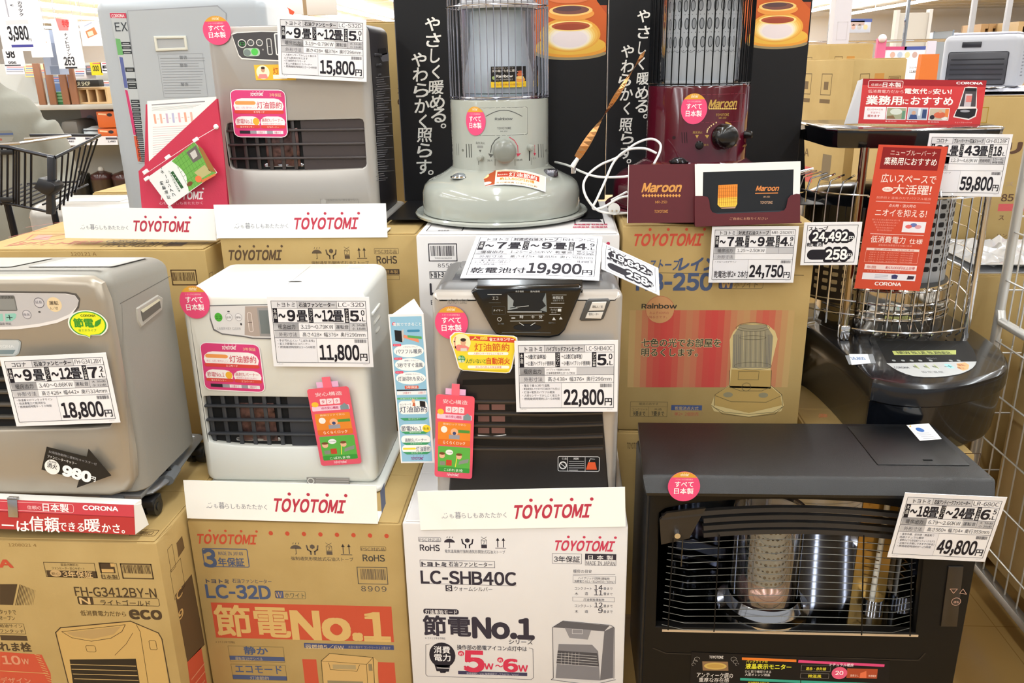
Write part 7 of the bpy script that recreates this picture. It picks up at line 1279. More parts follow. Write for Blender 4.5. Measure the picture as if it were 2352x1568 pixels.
t.part(m, 'printed_front', None, None, 0); m = M(); m.loops([[(-w/2, 0, -.0016), (-w/2, h, -.0016), (-w/2-.003, h*.97, -.03), (-w/2-.012, 0, -.07)], [(-w/2+.0015, 0, -.0016), (-w/2+.0015, h, -.0016), (-w/2-.0015, h*.97, -.03), (-w/2-.0105, 0, -.07)]], PAPERB); m.loops([[(-w/2, h, -.0016), (w/2, h, -.0016), (w/2, h*.97, -.03), (-w/2, h*.97, -.03)], [(-w/2, h-.0015, -.0016), (w/2, h-.0015, -.0016), (w/2, h*.97-.0015, -.03), (-w/2, h*.97-.0015, -.03)]], PAPERB); t.part(m, 'side_fold', 'white side fold', None, 0)
carton('cardboard_box', 'brown box under the large black stove', .60, .945, 1.775, .5, .30, .635, CARD, lambda S: (S.pf(2205, 1040, 2245, 1085, .002, BRN, 2), S.pt('CORONA', 1880, 958, 1900, 8, RED)), group='right hand cartons')
carton('cardboard_box', 'plain brown box at floor level under the large black stove', .60, .945, 1.77, .48, .0, .295, CARD, None, group='right hand cartons')
# ================================================================== white wire container
WW = mat('c9c8c4', .3, .3, name='white_coated_wire'); t = Thing('wire_container', 'white wire mesh roll container along the right edge of the photo', 'wire container', (1.19, 1.5, 0)); x0 = 0.0; yb, yf = .74, -.9
m = M(); m.cyl((0, yb, .05), (0, yb, 1.72), .0125, WW, 14); t.part(m, 'corner_post')
m = M(); m.cyl((0, yf, .05), (0, yf, 1.72), .0125, WW, 14); t.part(m, 'corner_post')
m = M(); m.tube([(0, yb, .845), (0, yb-.02, .815), (0, yf, .815)], .0125, WW, 10); t.part(m, 'side_rail')
m = M(); m.box(-.012, .012, yf, yb, .10, .125, mat('a8a8a6', .3, .8), .003); t.part(m, 'base_bar')
m = M(); n = 26
for i in range(n): y = yb-.05-i*.06; m.cyl((0, y, .82), (0, y, 1.7), .0022, WW, 6)
for z in (.93, 1.06, 1.2, 1.36, 1.52, 1.7): m.cyl((-.003, yb, z), (-.003, yf, z), .0028, WW, 6)
t.part(m, 'wire_mesh')
m = M()
for i in range(n): y = yb-.03-i*.06; m.cyl((0, y, .12), (0, y, .77), .0022, WW, 6)
for z in (.2, .34, .48, .62, .76): m.cyl((-.003, yb, z), (-.003, yf, z), .0026, WW, 6)
t.part(m, 'wire_mesh')
m = M()
for i in range(12): x = .05+i*.06; m.cyl((x, yb, .1), (x, yb, 1.7), .0022, WW, 6)
for z in (.18, .36, .54, .72, .9, 1.1, 1.3): m.cyl((0, yb, z), (.75, yb, z), .0026, WW, 6)
t.part(m, 'wire_mesh')
m = M(); S = Sheet(m, (-.004, 0, 0), (0, -1, 0), (0, 0, 1), t.mw); m.box(-.006, -.003, .29, .42, 1.08, 1.33, mat('d9d8d6', .4)); S.O = Vector((-.0062, 0, 0)); S.text('取扱注意', -.40, 1.27, .04, '5a5a60', .1, .01, 0, 2, fit=True); S.barcode(-.4, 1.2, -.3, 1.25, '2a2a30', 2, 3); S.barcode(-.4, 1.11, -.3, 1.16, '2a2a30', 2, 5)
t.part(m, 'placard', 'white barcode placard', None, 0)
carton('cardboard_box', 'brown box inside the white wire container', 1.215, 1.75, 1.45, .7, .14, .79, CARD, None, group='right hand cartons')
# plastic wrapped goods
def plastic(name, label, x0, x1, y0, y1, z, amp, seed, tint='d8dade', kind_cat='plastic sheet'):
    rd = random.Random(seed); nx, ny = 30, 26; ph = [rd.random()*6 for _ in range(8)]; m = M(); V = []
    for j in range(ny+1):
        for i in range(nx+1):
            u, v = i/nx, j/ny; e = min(u, v, 1-u, 1-v); d = amp*(.5*math.sin(u*23+ph[0]+4*math.sin(v*9+ph[1]))+.35*math.sin(v*31+ph[2]+3*math.sin(u*13+ph[3]))+.3*math.sin((u+v)*41+ph[4]))+rd.uniform(-1, 1)*amp*.3
            V.append((x0+(x1-x0)*u, y0+(y1-y0)*v, z+amp*1.3+d*min(1, e*12)))
    m.add(V, [[j*(nx+1)+i, j*(nx+1)+i+1, (j+1)*(nx+1)+i+1, (j+1)*(nx+1)+i] for j in range(ny) for i in range(nx)], mat(tint, .12, .45, name='crumpled_film')); b = len(m.v)
    m.box(x0+.01, x1-.01, y0+.01, y1-.01, z-.001, z+.001, mat(tint, .3)); o = m.obj(name, None, 60); return tag(o, label, kind_cat)
plastic('plastic_wrap', 'crumpled clear plastic wrap on the box in the wire container', 1.225, 1.74, 1.46, 2.14, .795, .014, 1)
def d_kr(S):
    S.pt('リ', 2313, 352, 2342, 24, '5a4030', .06); S.pt('ストーブ', 2309, 428, 2400, 12, 'a89078'); S.pt('85', 2299, 462, 2326, 16, '5a4030', .02); S.pr(2294, 468, 2420, 484, 'c85a5a', 1); S.pt('ス', 2293, 505, 2305, 10, '5a4030', .01); S.pt('リン', 2290, 545, 2312, 8, '5a4030'); S.pf(2253, 246, 2266, 282, .002, 'a8882a', 2)
carton('cardboard_box', 'brown box with silver plastic on its top behind the large black stove', 1.06, 1.72, 2.66, .5, .80, 1.384, CARD, d_kr, group='right hand cartons')
carton('cardboard_box', 'plain brown box below the plastic topped box behind the stove', 1.06, 1.72, 2.66, .5, .05, .795, CARD, None, group='right hand cartons')
plastic('plastic_wrap', 'silver crumpled plastic film on top of the tall brown box', 1.07, 1.71, 2.665, 3.15, 1.389, .008, 5, 'e4e4ee')
plastic('plastic_wrap', 'crumpled clear plastic behind the stove guard', 1.13, 1.70, 2.3, 2.64, .93, .02, 9); carton('cardboard_box', 'low brown box carrying crumpled plastic behind the stove guard', 1.12, 1.72, 2.29, .36, .05, .925, CARD, None, group='right hand cartons')
# grey heater on the plastic topped box
t = Thing('fan_heater', 'light grey heater with black front behind the red header sign', 'fan heater', (1.305, 2.83, 1.409), R(-34)); GP = mat('a9aab0', .35, name='light_grey_plastic')
m = M(); m.rbody(.22, .20, .155, .02, .02, GP); t.part(m, 'body'); m = M(); m.box(-.09, .08, -.004, .004, .005, .105, mat('3a3a40', .3), .006); S = Sheet(m, (0, -.0045, 0), mw=t.mw)
for k in range(5): S.rect(-.08, .02+k*.015, .07, .024+k*.015, '242428', 1)
t.part(m, 'front_grille'); m = M(); m.box(-.055, .0, -.003, .003, .118, .135, mat('2a2a30', .3), .002); t.part(m, 'display'); m = M(); m.box(-.09, .09, .03, .18, .154, .163, mat('c4c2cc', .3), .006); t.part(m, 'lid')
m = M(); S = Sheet(m, (.1102, 0, 0), (0, 1, 0), (0, 0, 1), t.mw)
for k in range(8): S.rect(.06, .03+k*.01, .11-.01*(k % 3), .034+k*.01, '77777e', 1)
t.part(m, 'rating_label', None, None, 0)
# pair of stacked tall cartons
def d_tall(S): 
    w = S
    S.frame(.02, .30, .07, .345, .002, '6a5434', 2); S.rect(.025, .31, .045, .33, '6a5434', 2); S.frame(.085, .30, .12, .345, .002, '6a5434', 2); S.text('取扱注意', .02, .275, .018, '6a5434', .06, .01, 0, 3, fit=True); S.rect(.02, .06, .19, .1, 'c8605a', 1); S.text('石油ストーブ', .03, .12, .03, '6a5434', .15, .01, 0, 3, fit=True)
    S.rect(-.02, .3, .0, .345, 'c89048', 1)
for i, (px, Y, h_, lab) in enumerate(((1963, 3.25, 1.497, 'tall brown box with red band behind the right backdrop panel'), (1905, 3.95, 1.56, 'taller brown box standing behind the box with the red band'))):
    p = PY(px, 137 if i == 0 else 113, Y); t = Thing('cardboard_box', lab, 'cardboard box', (p.x, p.y, 0), R(16), 'right hand cartons'); m = M(); m.box(0, .22, 0, .5, 0, h_, CARD, .004)
    S = Sheet(m, (0, 0, h_-.36), mw=t.mw); S.frame(.03, .26, .07, .31, .002, '6a5434', 2); S.rect(.09, .25, .13, .31, 'c08a44', 1); S.frame(.15, .26, .2, .3, .002, '6a5434', 2); S.rect(.155, .265, .195, .295, '8a7048', 2)
    S2 = Sheet(m, (0, .5, h_-.55), (0, -1, 0), (0, 0, 1), t.mw)
    for dx in (.06, .16, .3): S2.frame(dx, .42, dx+.07, .5, .003, '6a5434', 2); S2.rect(dx+.02, .44, dx+.05, .47, '6a5434', 2); S2.rect(dx, .39, dx+.07, .405, '6a5434', 2)
    S2.rect(.05, .08, .3, .14, 'c8605a', 1); S2.text('CORONA', .06, .18, .03, '6a5434', .2, .02, 0, 3, fit=True); S2.rect(.36, .1, .42, .2, '7a6a50', 1); S2.rect(.02, .0, .4, .012, 'c8605a', 1)
    t.part(m, 'carton', None, None, 30); f = M(); f.box(.004, .216, .004, .496, h_, h_+.003, CARD, .001); t.part(f, 'top_flap')
# markers on the far table
for nm, lab, pts, Y, c in (('pink_marker', 'pink upright marker with pale tip behind the brown boxes', [(2013, 140), (2032, 140), (2040, 88), (2020, 86)], 4.55, 'd86a90'), ('orange_marker', 'orange tapered marker behind the red header sign', [(2104, 185), (2160, 186), (2154, 124), (2114, 125)], 3.8, 'd8742c'), ('white_marker', 'pale lilac tapered marker behind the orange one', [(2124, 130), (2156, 130), (2148, 94), (2130, 94)], 4.6, 'd4d0e0')):
    q = [PY(*p, Y) for p in pts]; c0 = (q[0]+q[1])/2; zb_ = 0.0; m = M(); hw, ht = (q[1]-q[0]).length/2, (q[2]-q[3]).length/2; z1 = q[2].z; k = (z1-zb_)/(z1-q[0].z); hb = ht+(hw-ht)*min(k, 2.2); cx = c0.x
    m.loops([[(-hb, 0, 0), (hb, 0, 0), (hb, hb, 0), (-hb, hb, 0)], [(-ht, .01, z1-zb_), (ht, .01, z1-zb_), (ht, ht+.01, z1-zb_), (-ht, ht+.01, z1-zb_)]], mat(c, .5))
    if nm == 'pink_marker': m.ball((0, ht*.5, z1-zb_), ht*.95, mat('efdfe4', .5), 12)
    o = m.obj(nm, None, 30); o.location = (cx, Y, zb_); tag(o, lab, 'marker')
# ================================================================== behind the display, left
def block(name, label, cat, x0, y0, x1, y1, Y, dep, c, draw=None, group=None, bev=.004, lift=None, z0=None, m_=None):
    """a box-shaped article whose front fills the given pixels at depth Y"""
    a, b = PY(x0, y1, Y), PY(x1, y0, Y); zb_ = a.z if z0 is None else z0; m = M(); w = (b.x-a.x)/2
    m.box(-w, w, 0, dep, 0, b.z-zb_, m_ or mat(c, .5), bev, 2); mw = Matrix.Translation(((a.x+b.x)/2, Y, zb_))
    if draw: draw(Sheet(m, (0, -.0002, 0), mw=mw))
    o = m.obj(name, None, 30); o.matrix_world = mw; return tag(o, label, cat, group)
carton('cardboard_box', 'brown box with faded red lid print behind the grey heater top', -1.84, -1.36, 3.15, .4, .05, 1.05, CARD, None, None, lambda S: [S.line(q, .006, 'd89a88', 2) for q in ([(-.2, .05), (.15, .3)], [(-.1, .04), (.2, .24)], [(.05, .05), (.22, .12)])], group='left hand cartons')
t = Thing('fan_heater', 'silver topped heater seen over the red printed lid at the left', 'fan heater', (-1.715, 2.85, .60)); m = M(); m.rbody(.44, .26, .455, .05, .05, mat('b0aca6', .3, .3)); t.part(m, 'body'); m = M(); m.box(-.15, .12, .05, .2, .452, .4585, mat('d6d4d0', .2), .004); t.part(m, 'tank_lid')
carton('cardboard_box', 'plain brown box under the silver topped heater', -1.95, -1.48, 2.84, .28, .05, .594, CARD, None, group='left hand cartons')
carton('cardboard_box', 'white carton end peeping out left of the red leaflet holder', -1.28, -1.0, 2.40, .18, .62, 1.06, CARDW, None, group='left hand cartons')
carton('cardboard_box', 'plain brown box under the white carton', -1.29, -.9, 2.385, .21, .05, .614, CARD, None, group='left hand cartons')
t = Thing('display_plinth', 'grey plinth under the tall pale grey heater', 'plinth', (-1.16, 2.615, .0)); m = M(); m.box(-.27, .27, 0, .31, 0, .897, mat('9a9a9a', .5), .004); t.part(m, 'plinth_body')
# brown vertical carton glimpsed left of the left backdrop
carton('cardboard_box', 'narrow brown carton edge left of the black backdrop panel', -.62, -.33, 2.52, .25, .0, 1.62, CARD, lambda S: [S.pt(ch, 914, y, 922, 12, BRN, .03) for ch, y in (('2', 192), ('1', 214), ('6', 240))], group='left hand cartons')
# shopping cart
t = Thing('shopping_cart', 'black wire shopping cart at the left edge in front of the person', 'shopping cart', (-1.86, 2.45, 0)); F2 = lambda x, y: t.front(x, y); BWI = mat('1c1c22', .3, .5, name='black_cart_wire')
m = M()
def g2(x, y, yy=0.): p = F2(x, y); return (p[0], yy, p[1])
top = [g2(-70, 330), g2(20, 338), g2(112, 359), g2(126, 361)]; bot = [g2(-70, 455), g2(20, 467), g2(110, 486), g2(122, 488)]
m.tube(top, .006, BWI, 6); m.tube(bot, .0045, BWI, 6)
for x in (-60, -40, -20, 4, 18, 32, 38, 44, 58, 72): m.tube([g2(x, 340+max(0, x-20)*.22), g2(x-1, 470+max(0, x-20)*.2)], .0035, BWI, 6)
m.tube([g2(-70, 337, .0), g2(44, 329, .0), g2(44, 329, .27), g2(-70, 337, .27)], .005, STEEL, 6); m.tube([g2(126, 362), g2(112, 329, .29), g2(-70, 329, .30)], .005, BWI, 6); m.tube([g2(122, 488), g2(70, 444, .27), g2(-70, 452, .29)], .004, BWI, 6)
for k in range(7): yy = .04+k*.038; m.tube([g2(126-k*2, 361-k*4, yy), g2(120-k*7, 487-k*6, yy)], .003, BWI, 6)
for k in range(8): x = -70+k*24; m.tube([g2(x, 470, .0), g2(x-10, 452, .28)], .003, BWI, 6)
t.part(m, 'basket_wire')
m = M(); q = [F2(*p) for p in ((112, 357), (127, 360), (127, 420), (124, 440), (124, 492), (110, 490), (110, 440), (113, 415))]; m.prism(q, 'y', -.012, .012, mat('26262a', .27), bev=.003); q = [F2(*p) for p in ((101, 406), (132, 416), (140, 424), (138, 434), (124, 446), (112, 443), (90, 429))]; m.prism(q, 'y', -.03, .02, mat('17171b', .35), bev=.004); t.part(m, 'corner_bumper', 'black plastic corner bumper')
m = M(); 
for p in ((5, 343, 32, 355), (6, 452, 32, 464)): a, b = F2(p[0], p[3]), F2(p[2], p[1]); m.box(a[0], b[0], -.008, .008, a[1], b[1], BLK, .002)
t.part(m, 'label_holder')
m = M(); z = F2(0, 470)[1]
for x in (-.18, .12):
    m.tube([(x, .05, z), (x, .08, .18), (x, .28, .14)], .011, BWI, 8)
    m.tube([(x, .28, z), (x, .28, .14)], .011, BWI, 8)
t.part(m, 'undercarriage')
for x in (-.18, .12):
    for y in (.08, .28): m = M(); m.cyl((x-.012, y, .06), (x+.012, y, .06), .06, mat('3a3a3e', .5), 18); m.box(x-.016, x+.016, y-.012, y+.012, .06, .16, BWI, .003); t.part(m, 'caster')
# ------------------------------------------------------------------ the person
def body(parts, name, vox, m_, parent=None, label=None, sm=1):
    m = M()
    for kind, *a in parts:
        if kind == 'loft':
            pts, n = a[0], 20; L = []
            for (x, y, z, rx, ry) in pts: L.append([(x+rx*math.cos(2*math.pi*i/n), y+ry*math.sin(2*math.pi*i/n), z) for i in range(n)])
            m.loops(L, m_)
        elif kind == 'limb':
            pts = a[0]; n = 14; P = [Vector(p[:3]) for p in pts]; L = []
            for i, p in enumerate(P):
                tt = (P[min(i+1, len(P)-1)]-P[max(i-1, 0)]).normalized(); u = tt.orthogonal().normalized(); v = tt.cross(u); r = pts[i][3]
                L.append([tuple(p+u*r*math.cos(2*math.pi*k/n)+v*r*math.sin(2*math.pi*k/n)) for k in range(n)])
            m.loops(L, m_)
        else: m.ball(a[0], a[1], m_, 16, *a[2:])
    o = m.obj(name, parent, 0); r = o.modifiers.new('join', 'REMESH'); r.mode = 'VOXEL'; r.voxel_size = vox; r.use_smooth_shade = True
    s = o.modifiers.new('soften', 'SMOOTH'); s.iterations = 4*sm; s.factor = .5
    if label: o['label'] = label
    return o
SKIN = mat('c89878', .5, name='skin'); JK = mat('85847a', .75, name='grey_beige_jacket', bump=(14, .35, .01)); TR = mat('4a4c54', .8, name='dark_trousers'); HR = mat('17151a', .6, name='dark_cap')
PX_ = PY(-52, 200, 3.45).x; t = Thing('person', 'person in a grey beige work jacket and dark cap behind the shopping cart', 'person', (PX_, 3.45, 0), R(16)); 
hd = 1.56
hand = []
for s in (-1, 1):
    px_, py_, pz_ = s*.27, -.28, .98
    hand += [('limb', [(s*.14, .01, 1.32, .045), (s*.225, .0, 1.2, .04), (s*.262, -.03, 1.06, .037), (s*.268, -.17, 1.0, .031), (px_, py_, pz_, .026)]), ('ball', (px_, py_-.05, pz_-.005), .036, .5, .8, 1.3)]
    for k, (dx, ln) in enumerate(((-.024, .06), (-.008, .07), (.008, .066), (.022, .052))): hand.append(('limb', [(px_+dx, py_-.085, pz_, .0095), (px_+dx*1.1, py_-.085-ln*.5, pz_-.006, .009), (px_+dx*1.1, py_-.085-ln*.75, pz_-.03, .0082), (px_+dx, py_-.085-ln*.6, pz_-.048, .007)]))
    hand.append(('limb', [(px_-s*.03, py_-.04, pz_, .011), (px_-s*.052, py_-.07, pz_-.012, .010), (px_-s*.05, py_-.095, pz_-.03, .008)]))
bd = [('loft', [(0, .0, .86, .15, .1), (0, 0, 1.0, .165, .105), (0, 0, 1.2, .17, .11), (0, 0, 1.36, .19, .1), (0, .0, 1.42, .12, .08), (0, .01, 1.47, .058, .06), (0, .0, 1.53, .055, .06)]),
      ('ball', (0, -.01, hd+.09), .088, 1.22, .88, 1.08), ('ball', (0, -.025, hd+.03), .065, 1., .9, 1.0), ('limb', [(0, -.098, hd+.105, .008), (0, -.118, hd+.07, .014), (0, -.1, hd+.055, .012)]), ('ball', (-.083, .0, hd+.075), .018, 1.5, .5, 1), ('ball', (.083, 0, hd+.075), .018, 1.5, .5, 1)]
for s in (-1, 1): bd.append(('limb', [(s*.09, 0, .92, .095), (s*.095, -.01, .7, .085), (s*.1, -.01, .48, .06), (s*.1, .01, .3, .055), (s*.1, .015, .1, .04), (s*.1, .0, .05, .042), (s*.102, -.12, .035, .034)]))
body(bd+hand, 'body', .009, SKIN, t.e)
jk = [('loft', [(0, .0, .80, .215, .15), (0, 0, .86, .215, .15), (0, 0, 1.0, .205, .145), (0, 0, 1.2, .215, .15), (0, 0, 1.34, .225, .135), (0, .0, 1.405, .185, .11), (0, .01, 1.445, .1, .085), (0, .01, 1.475, .075, .075)])]
for s in (-1, 1): jk.append(('limb', [(s*.14, .01, 1.33, .07), (s*.215, .01, 1.27, .072), (s*.255, .0, 1.18, .062), (s*.275, -.02, 1.06, .057), (s*.275, -.12, 1.01, .05), (s*.272, -.22, .985, .043)]))
o = body(jk, 'jacket', .012, JK, t.e, 'grey beige work jacket')
m = M(); S = Sheet(m, (0, -.158, 0), mw=t.mw); S.rr(.05, 1.19, .15, 1.28, .01, '7c7a70', 1); S.rect(.05, 1.262, .15, 1.27, '4a5a80', 2); S.poly([(.05, 1.255), (.15, 1.255), (.14, 1.238), (.1, 1.232), (.06, 1.238)], '8e8c82', 2); S.ell(.1, 1.245, .005, .005, '9a5a4a', 3, 10); t.part(m, 'chest_pocket', 'chest pocket with blue edging', o, 0) 
tr = [('loft', [(0, .0, .99, .175, .125), (0, 0, .9, .185, .135), (0, 0, .8, .18, .13)])]
for s in (-1, 1): tr.append(('limb', [(s*.09, 0, .88, .105), (s*.097, -.01, .7, .098), (s*.1, -.01, .48, .075), (s*.1, .01, .3, .07), (s*.1, .015, .1, .066)]))
body(tr, 'trousers', .012, TR, t.e, 'dark trousers')
body([('ball', (0, .005, hd+.125), .1, .95, .93, 1.1, True), ('loft', [(0, -.1, hd+.13, .07, .06), (0, -.11, hd+.137, .065, .055)]), ('ball', (0, .03, hd+.07), .1, 1.15, .98, .95)], 'cap', .008, HR, t.e, 'dark cap')
for s in (-1, 1):
    m = M(); m.ball((s*.034, -.09, hd+.1), .011, mat('f0efea', .3), 12); m.ball((s*.034, -.0985, hd+.1), .0045, mat('201814', .2), 10); t.part(m, 'eye')
m = M(); m.ball((0, -.094, hd+.03), .022, mat('a0645a', .5), 12, .28, 1, .4); t.part(m, 'mouth')
for s in (-1, 1): m = M(); m.box(s*.1-.048, s*.1+.048, -.19, .08, 0, .075, mat('2a2a2c', .5), .03, 3); t.part(m, 'shoe')
# ------------------------------------------------------------------ shelving far left
YS = 5.2
a = PY(60, 240, YS); b = PY(300, 240, YS); xl, xr = a.x-1.6, b.x+.3; zs1 = PY(200, 240, YS).z; zs2 = PY(200, 316, YS).z
t = Thing('shop_shelf', 'grey gondola shelf with white price rail behind the person', 'shelf unit', ((xl+xr)/2, YS, 0)); w = (xr-xl)/2; SH = mat('b9b6ae', .5, name='shelf_grey')
for z, nm in ((zs1, 'shelf_board'), (zs2, 'shelf_board'), (.62, 'shelf_board'), (.2, 'shelf_board')): m = M(); m.box(-w, w, 0, .5, z-.03, z, SH, .003); t.part(m, nm)
m = M(); m.box(-w, w, .5, .53, 0, 1.56, mat('c9c7c0', .6)); t.part(m, 'back_panel'); m = M(); S = Sheet(m, (0, -.0125, 0), mw=t.mw); a = F_L = t.front(146, 330); b = t.front(270, 316); m.box(a[0]-.8, b[0], -.012, -.002, a[1]-.01, b[1]+.01, mat('e9e8ee', .4))
for x0, x1, s in ((152, 170, '1,480'), (201, 219, '2,980'), (248, 266, '1,480')): S.pt(s, x0, 327, x1, 4, '3a3a44', .03, 0, 2); S.pl([(x0-4, 318), (x1+2, 318)], .012, '50505c', 2)
t.part(m, 'price_rail', 'white price rail', None, 0)
for x in (-w+.02, w-.02): m = M(); m.box(x-.02, x+.02, 0, .5, 0, 1.5, SH); t.part(m, 'upright')
zz = zs2
def on2(*k, **kw): kw['z0'] = zs2+.001; return block(*k, **kw)
def on1(*k, **kw): kw['z0'] = zs1+.001; return block(*k, **kw)
on2('appliance_bag', 'silver grey bag tied in plastic on the price railed shelf', 'bag', 141, 276, 176, 312, YS+.05, .25, '6d6860', None, bev=.03)
on2('thermos', 'dark rounded container beside the silver grey bag', 'container', 178, 272, 189, 312, YS+.31, .12, '2c2a30', None, bev=.025)
on2('rice_cooker', 'white round cornered rice cooker on the price railed shelf', 'rice cooker', 186, 291, 227, 312, YS+.05, .25, 'c9d2d6', lambda S: S.pl([(190, 300), (225, 300)], .008, '3a3c40', 1), bev=.05)
on2('pink_board', 'pale pink display board standing behind the rice cooker', 'board', 192, 248, 262, 300, YS+.42, .02, 'e4c0cc', lambda S: (S.pe(208, 276, 10, 12, 'c8c8dc', 1)))
for i, (y0, y1) in enumerate(((277, 293), (295, 311))):
    o = on2('orange_box', ('upper' if i == 0 else 'lower')+' orange box with black picture on the shelf', 'box', 226, y0, 267, y1, YS+.02, .2, 'd8682c', lambda S, y0=y0: (S.pe(255, y0+8, 6, 4, '3a3438', 2), S.pl([(230, y0+6), (246, y0+7)], .01, 'f0c8a0', 2)), 'orange boxes on the price railed shelf')
    if i == 0: z = PY(240, 293.5, YS+.02).z; o.location.z = z
bb = [o for o in COL.objects if o.name.startswith('orange_box')]
on2('red_box', 'red box with white label beside the orange boxes', 'box', 268, 274, 300, 296, YS+.02, .2, 'c8383c', lambda S: S.pr(270, 284, 297, 291, 'f0e4e0', 1)); on2('white_box', 'white printed box with a dark top over the orange boxes', 'box', 228, 264, 266, 276, YS+.3, .1, 'ddd8d4', lambda S: S.pl([(232, 266), (264, 264)], .012, '2a282c', 1))
for i, (x0, x1, c, lab) in enumerate(((150, 200, '26241f', 'black lidded pot on the dark lower shelf'), (205, 252, '4a3a2a', 'brown lidded basket on the dark lower shelf'), (255, 318, '3a2622', 'dark brown round lidded pot on the lower shelf'))):
    p = PY((x0+x1)/2, 392, YS+.2); r = (PY(x1, 392, YS+.2).x-PY(x0, 392, YS+.2).x)/2; t = Thing('lidded_pot', lab, 'pot', (p.x, YS+.22, .621)); m = M(); m.lathe([(r*.85, 0), (r*.95, .06), (r, .2)], mat(c, .27), 28); t.part(m, 'pot_body'); m = M(); m.lathe([(r*1.02, .2), (r*1.03, .215), (r*.9, .235), (r*.2, .255)], mat('4a2a28' if i else '2a2c26', .2), 28); m.ball((0, 0, .262), .02, mat('d8d6d0', .3), 10); t.part(m, 'lid')
on1('green_box', 'green box on the upper grey shelf', 'box', 114, 211, 150, 238, YS+.03, .2, '3f7a48', lambda S: [S.pl([(118, 218+k*7), (146, 218+k*7)], .006, '9ac8a0', 1) for k in range(3)])
t = Thing('wooden_rack', 'pale wooden cubby rack on the upper grey shelf', 'rack', (PY(205, 236, YS+.05).x, YS+.05, zs1+.001)); wdm = mat('dcb888', .5, name='pale_wood'); hw = (PY(250, 236, YS).x-PY(160, 236, YS).x)/2; hh = PY(200, 202, YS).z-zs1; m = M(); m.box(-hw, hw, 0, .22, 0, .012, wdm); m.box(-hw, hw, 0, .22, hh-.012, hh, wdm); m.box(-hw, hw, .21, .22, 0, hh, mat('e8c898', .5)); t.part(m, 'carcass')
for i in range(5): m = M(); x = -hw+i*(2*hw-.012)/4; m.box(x, x+.012, 0, .21, .012, hh-.012, wdm); t.part(m, 'divider')
for i, x in enumerate((78, 103, 137, 157)):
    p0, p1 = PY(x+9, 236 if i > 1 else 218, YS-.02), PY(x, 146, YS+.02); m = M(); m.box(-.022, .022, 0, .02, 0, p1.z-zs1, mat('9a6a4e', .55, name='brown_timber'), .003); o = m.obj('timber_batten', None, 30); o.location = (p0.x, YS+.01, zs1+.001); tag(o, ['leftmost brown upright timber batten on the shelf beside the person', 'second brown timber batten right of the person', 'third brown timber batten before the green box', 'rightmost brown timber batten left of the shop sign'][i], 'batten', 'brown timber battens on the upper shelf')
def shop(S): S.pt('OUR SHOP', 170, 197, 208, 9, 'd8d4b8', .02)
block('shop_board', 'black board with pale capital lettering above the wooden rack', 'sign', 163, 183, 226, 200, YS+.03, .06, '26231f', shop)
# hanging price signs
def hsign(name, label, x0, y0, x1, y1, Y, draw, c='f4f4fa'):
    o = block(name, label, 'hanging sign', x0, y0, x1, y1, Y, .006, c, draw, 'hanging price signs', bev=0); m = M(); mw = o.matrix_world; w_ = o.dimensions.x; top = PY(x0, y0, Y).z; a = M()
    for s in (-1, 1): a.cyl((s*w_*.35, .003, top-mw.translation.z), (s*w_*.35, .003, 3.57-mw.translation.z), .002, mat('c8c8cc', .27), 6)
    a.obj('hanging_wire', o); return o
def sg1(S):
    S.pt('3,980', 22, 95, 68, 34, '26262c', .03); S.pt('円', 66, 95, 73, 7, '26262c'); S.pr(26, 103, 77, 108, '4a4a98', 1)
    for i, ch in enumerate('カラック'): S.pt(ch, 41+i*1.5, 14+i*9-4, 50+i*1.5, 7, '3a3a44', .02)
    S.pt('(', 24, 14, 32, 4, '3a3a44', .02); S.pl([(12, 0), (20, 38)], .008, 'b0b0bc', 1); S.pl([(16, 52), (62, 50)], .02, 'd8d8dc', 1)
hsign('hanging_sign', 'white hanging sign reading 3,980 above the cap of the person', 8, -60, 76, 118, 4.4, sg1)
hsign('hanging_sign', 'small white hanging sign reading 98 over the shelf goods', 12, 112, 50, 152, 4.75, lambda S: (S.pt('98', 16, 133, 35, 20, '26262c', .03), S.pt('996', 20, 147, 38, 6, '3a3a40', .03), S.pr(11, 149, 48, 151, '26262c', 1)))
hsign('hanging_sign', 'white hanging sign reading 263 with red heading', 136, 42, 176, 158, 4.9, lambda S: (S.pp([(127, 42), (157, 45), (157, 70), (136, 70)], 'e88a8a', 1), S.pt('263', 149, 150, 173, 19, '3a3a40', .03), [S.pt(ch, 148+i*1.6, 83+i*9, 155+i*1.6, 7, '4a4a50', .02) for i, ch in enumerate('ナイトロイン')], S.pr(150, 154, 178, 157, '26262c', 1), S.pt('特', 144, 62, 160, 16, 'd84a4a', .03)))
for i, (x0, y0, x1, y1) in enumerate(((74, 68, 110, 132), (190, 48, 228, 106))):
    hsign('hanging_sign', ['white hanging poster with small orange picture over the green box', 'white hanging poster with orange picture beside the pale grey heater'][i], x0, y0, x1, y1, 5.0, lambda S, x0=x0, y0=y0: (S.pp([(x0+6, y0+24), (x0+26, y0+14), (x0+34, y0+30), (x0+12, y0+40)], 'd08a5a', 1), S.pp([(x0+10, y0+26), (x0+22, y0+22), (x0+26, y0+32), (x0+14, y0+36)], 'f0d8c0', 2), S.pl([(x0+4, y0+12), (x0+20, y0+4)], .006, 'b0b4c8', 1)))
hsign('hanging_sign', 'tall blue grey hanging banner between the timber battens', 106, 68, 140, 172, 5.1, lambda S: (S.pp([(112, 100), (128, 98), (136, 150), (118, 150)], '8c98b0', 1), S.pr(114, 152, 138, 170, '7c88a0', 2)), 'a4b0c8')
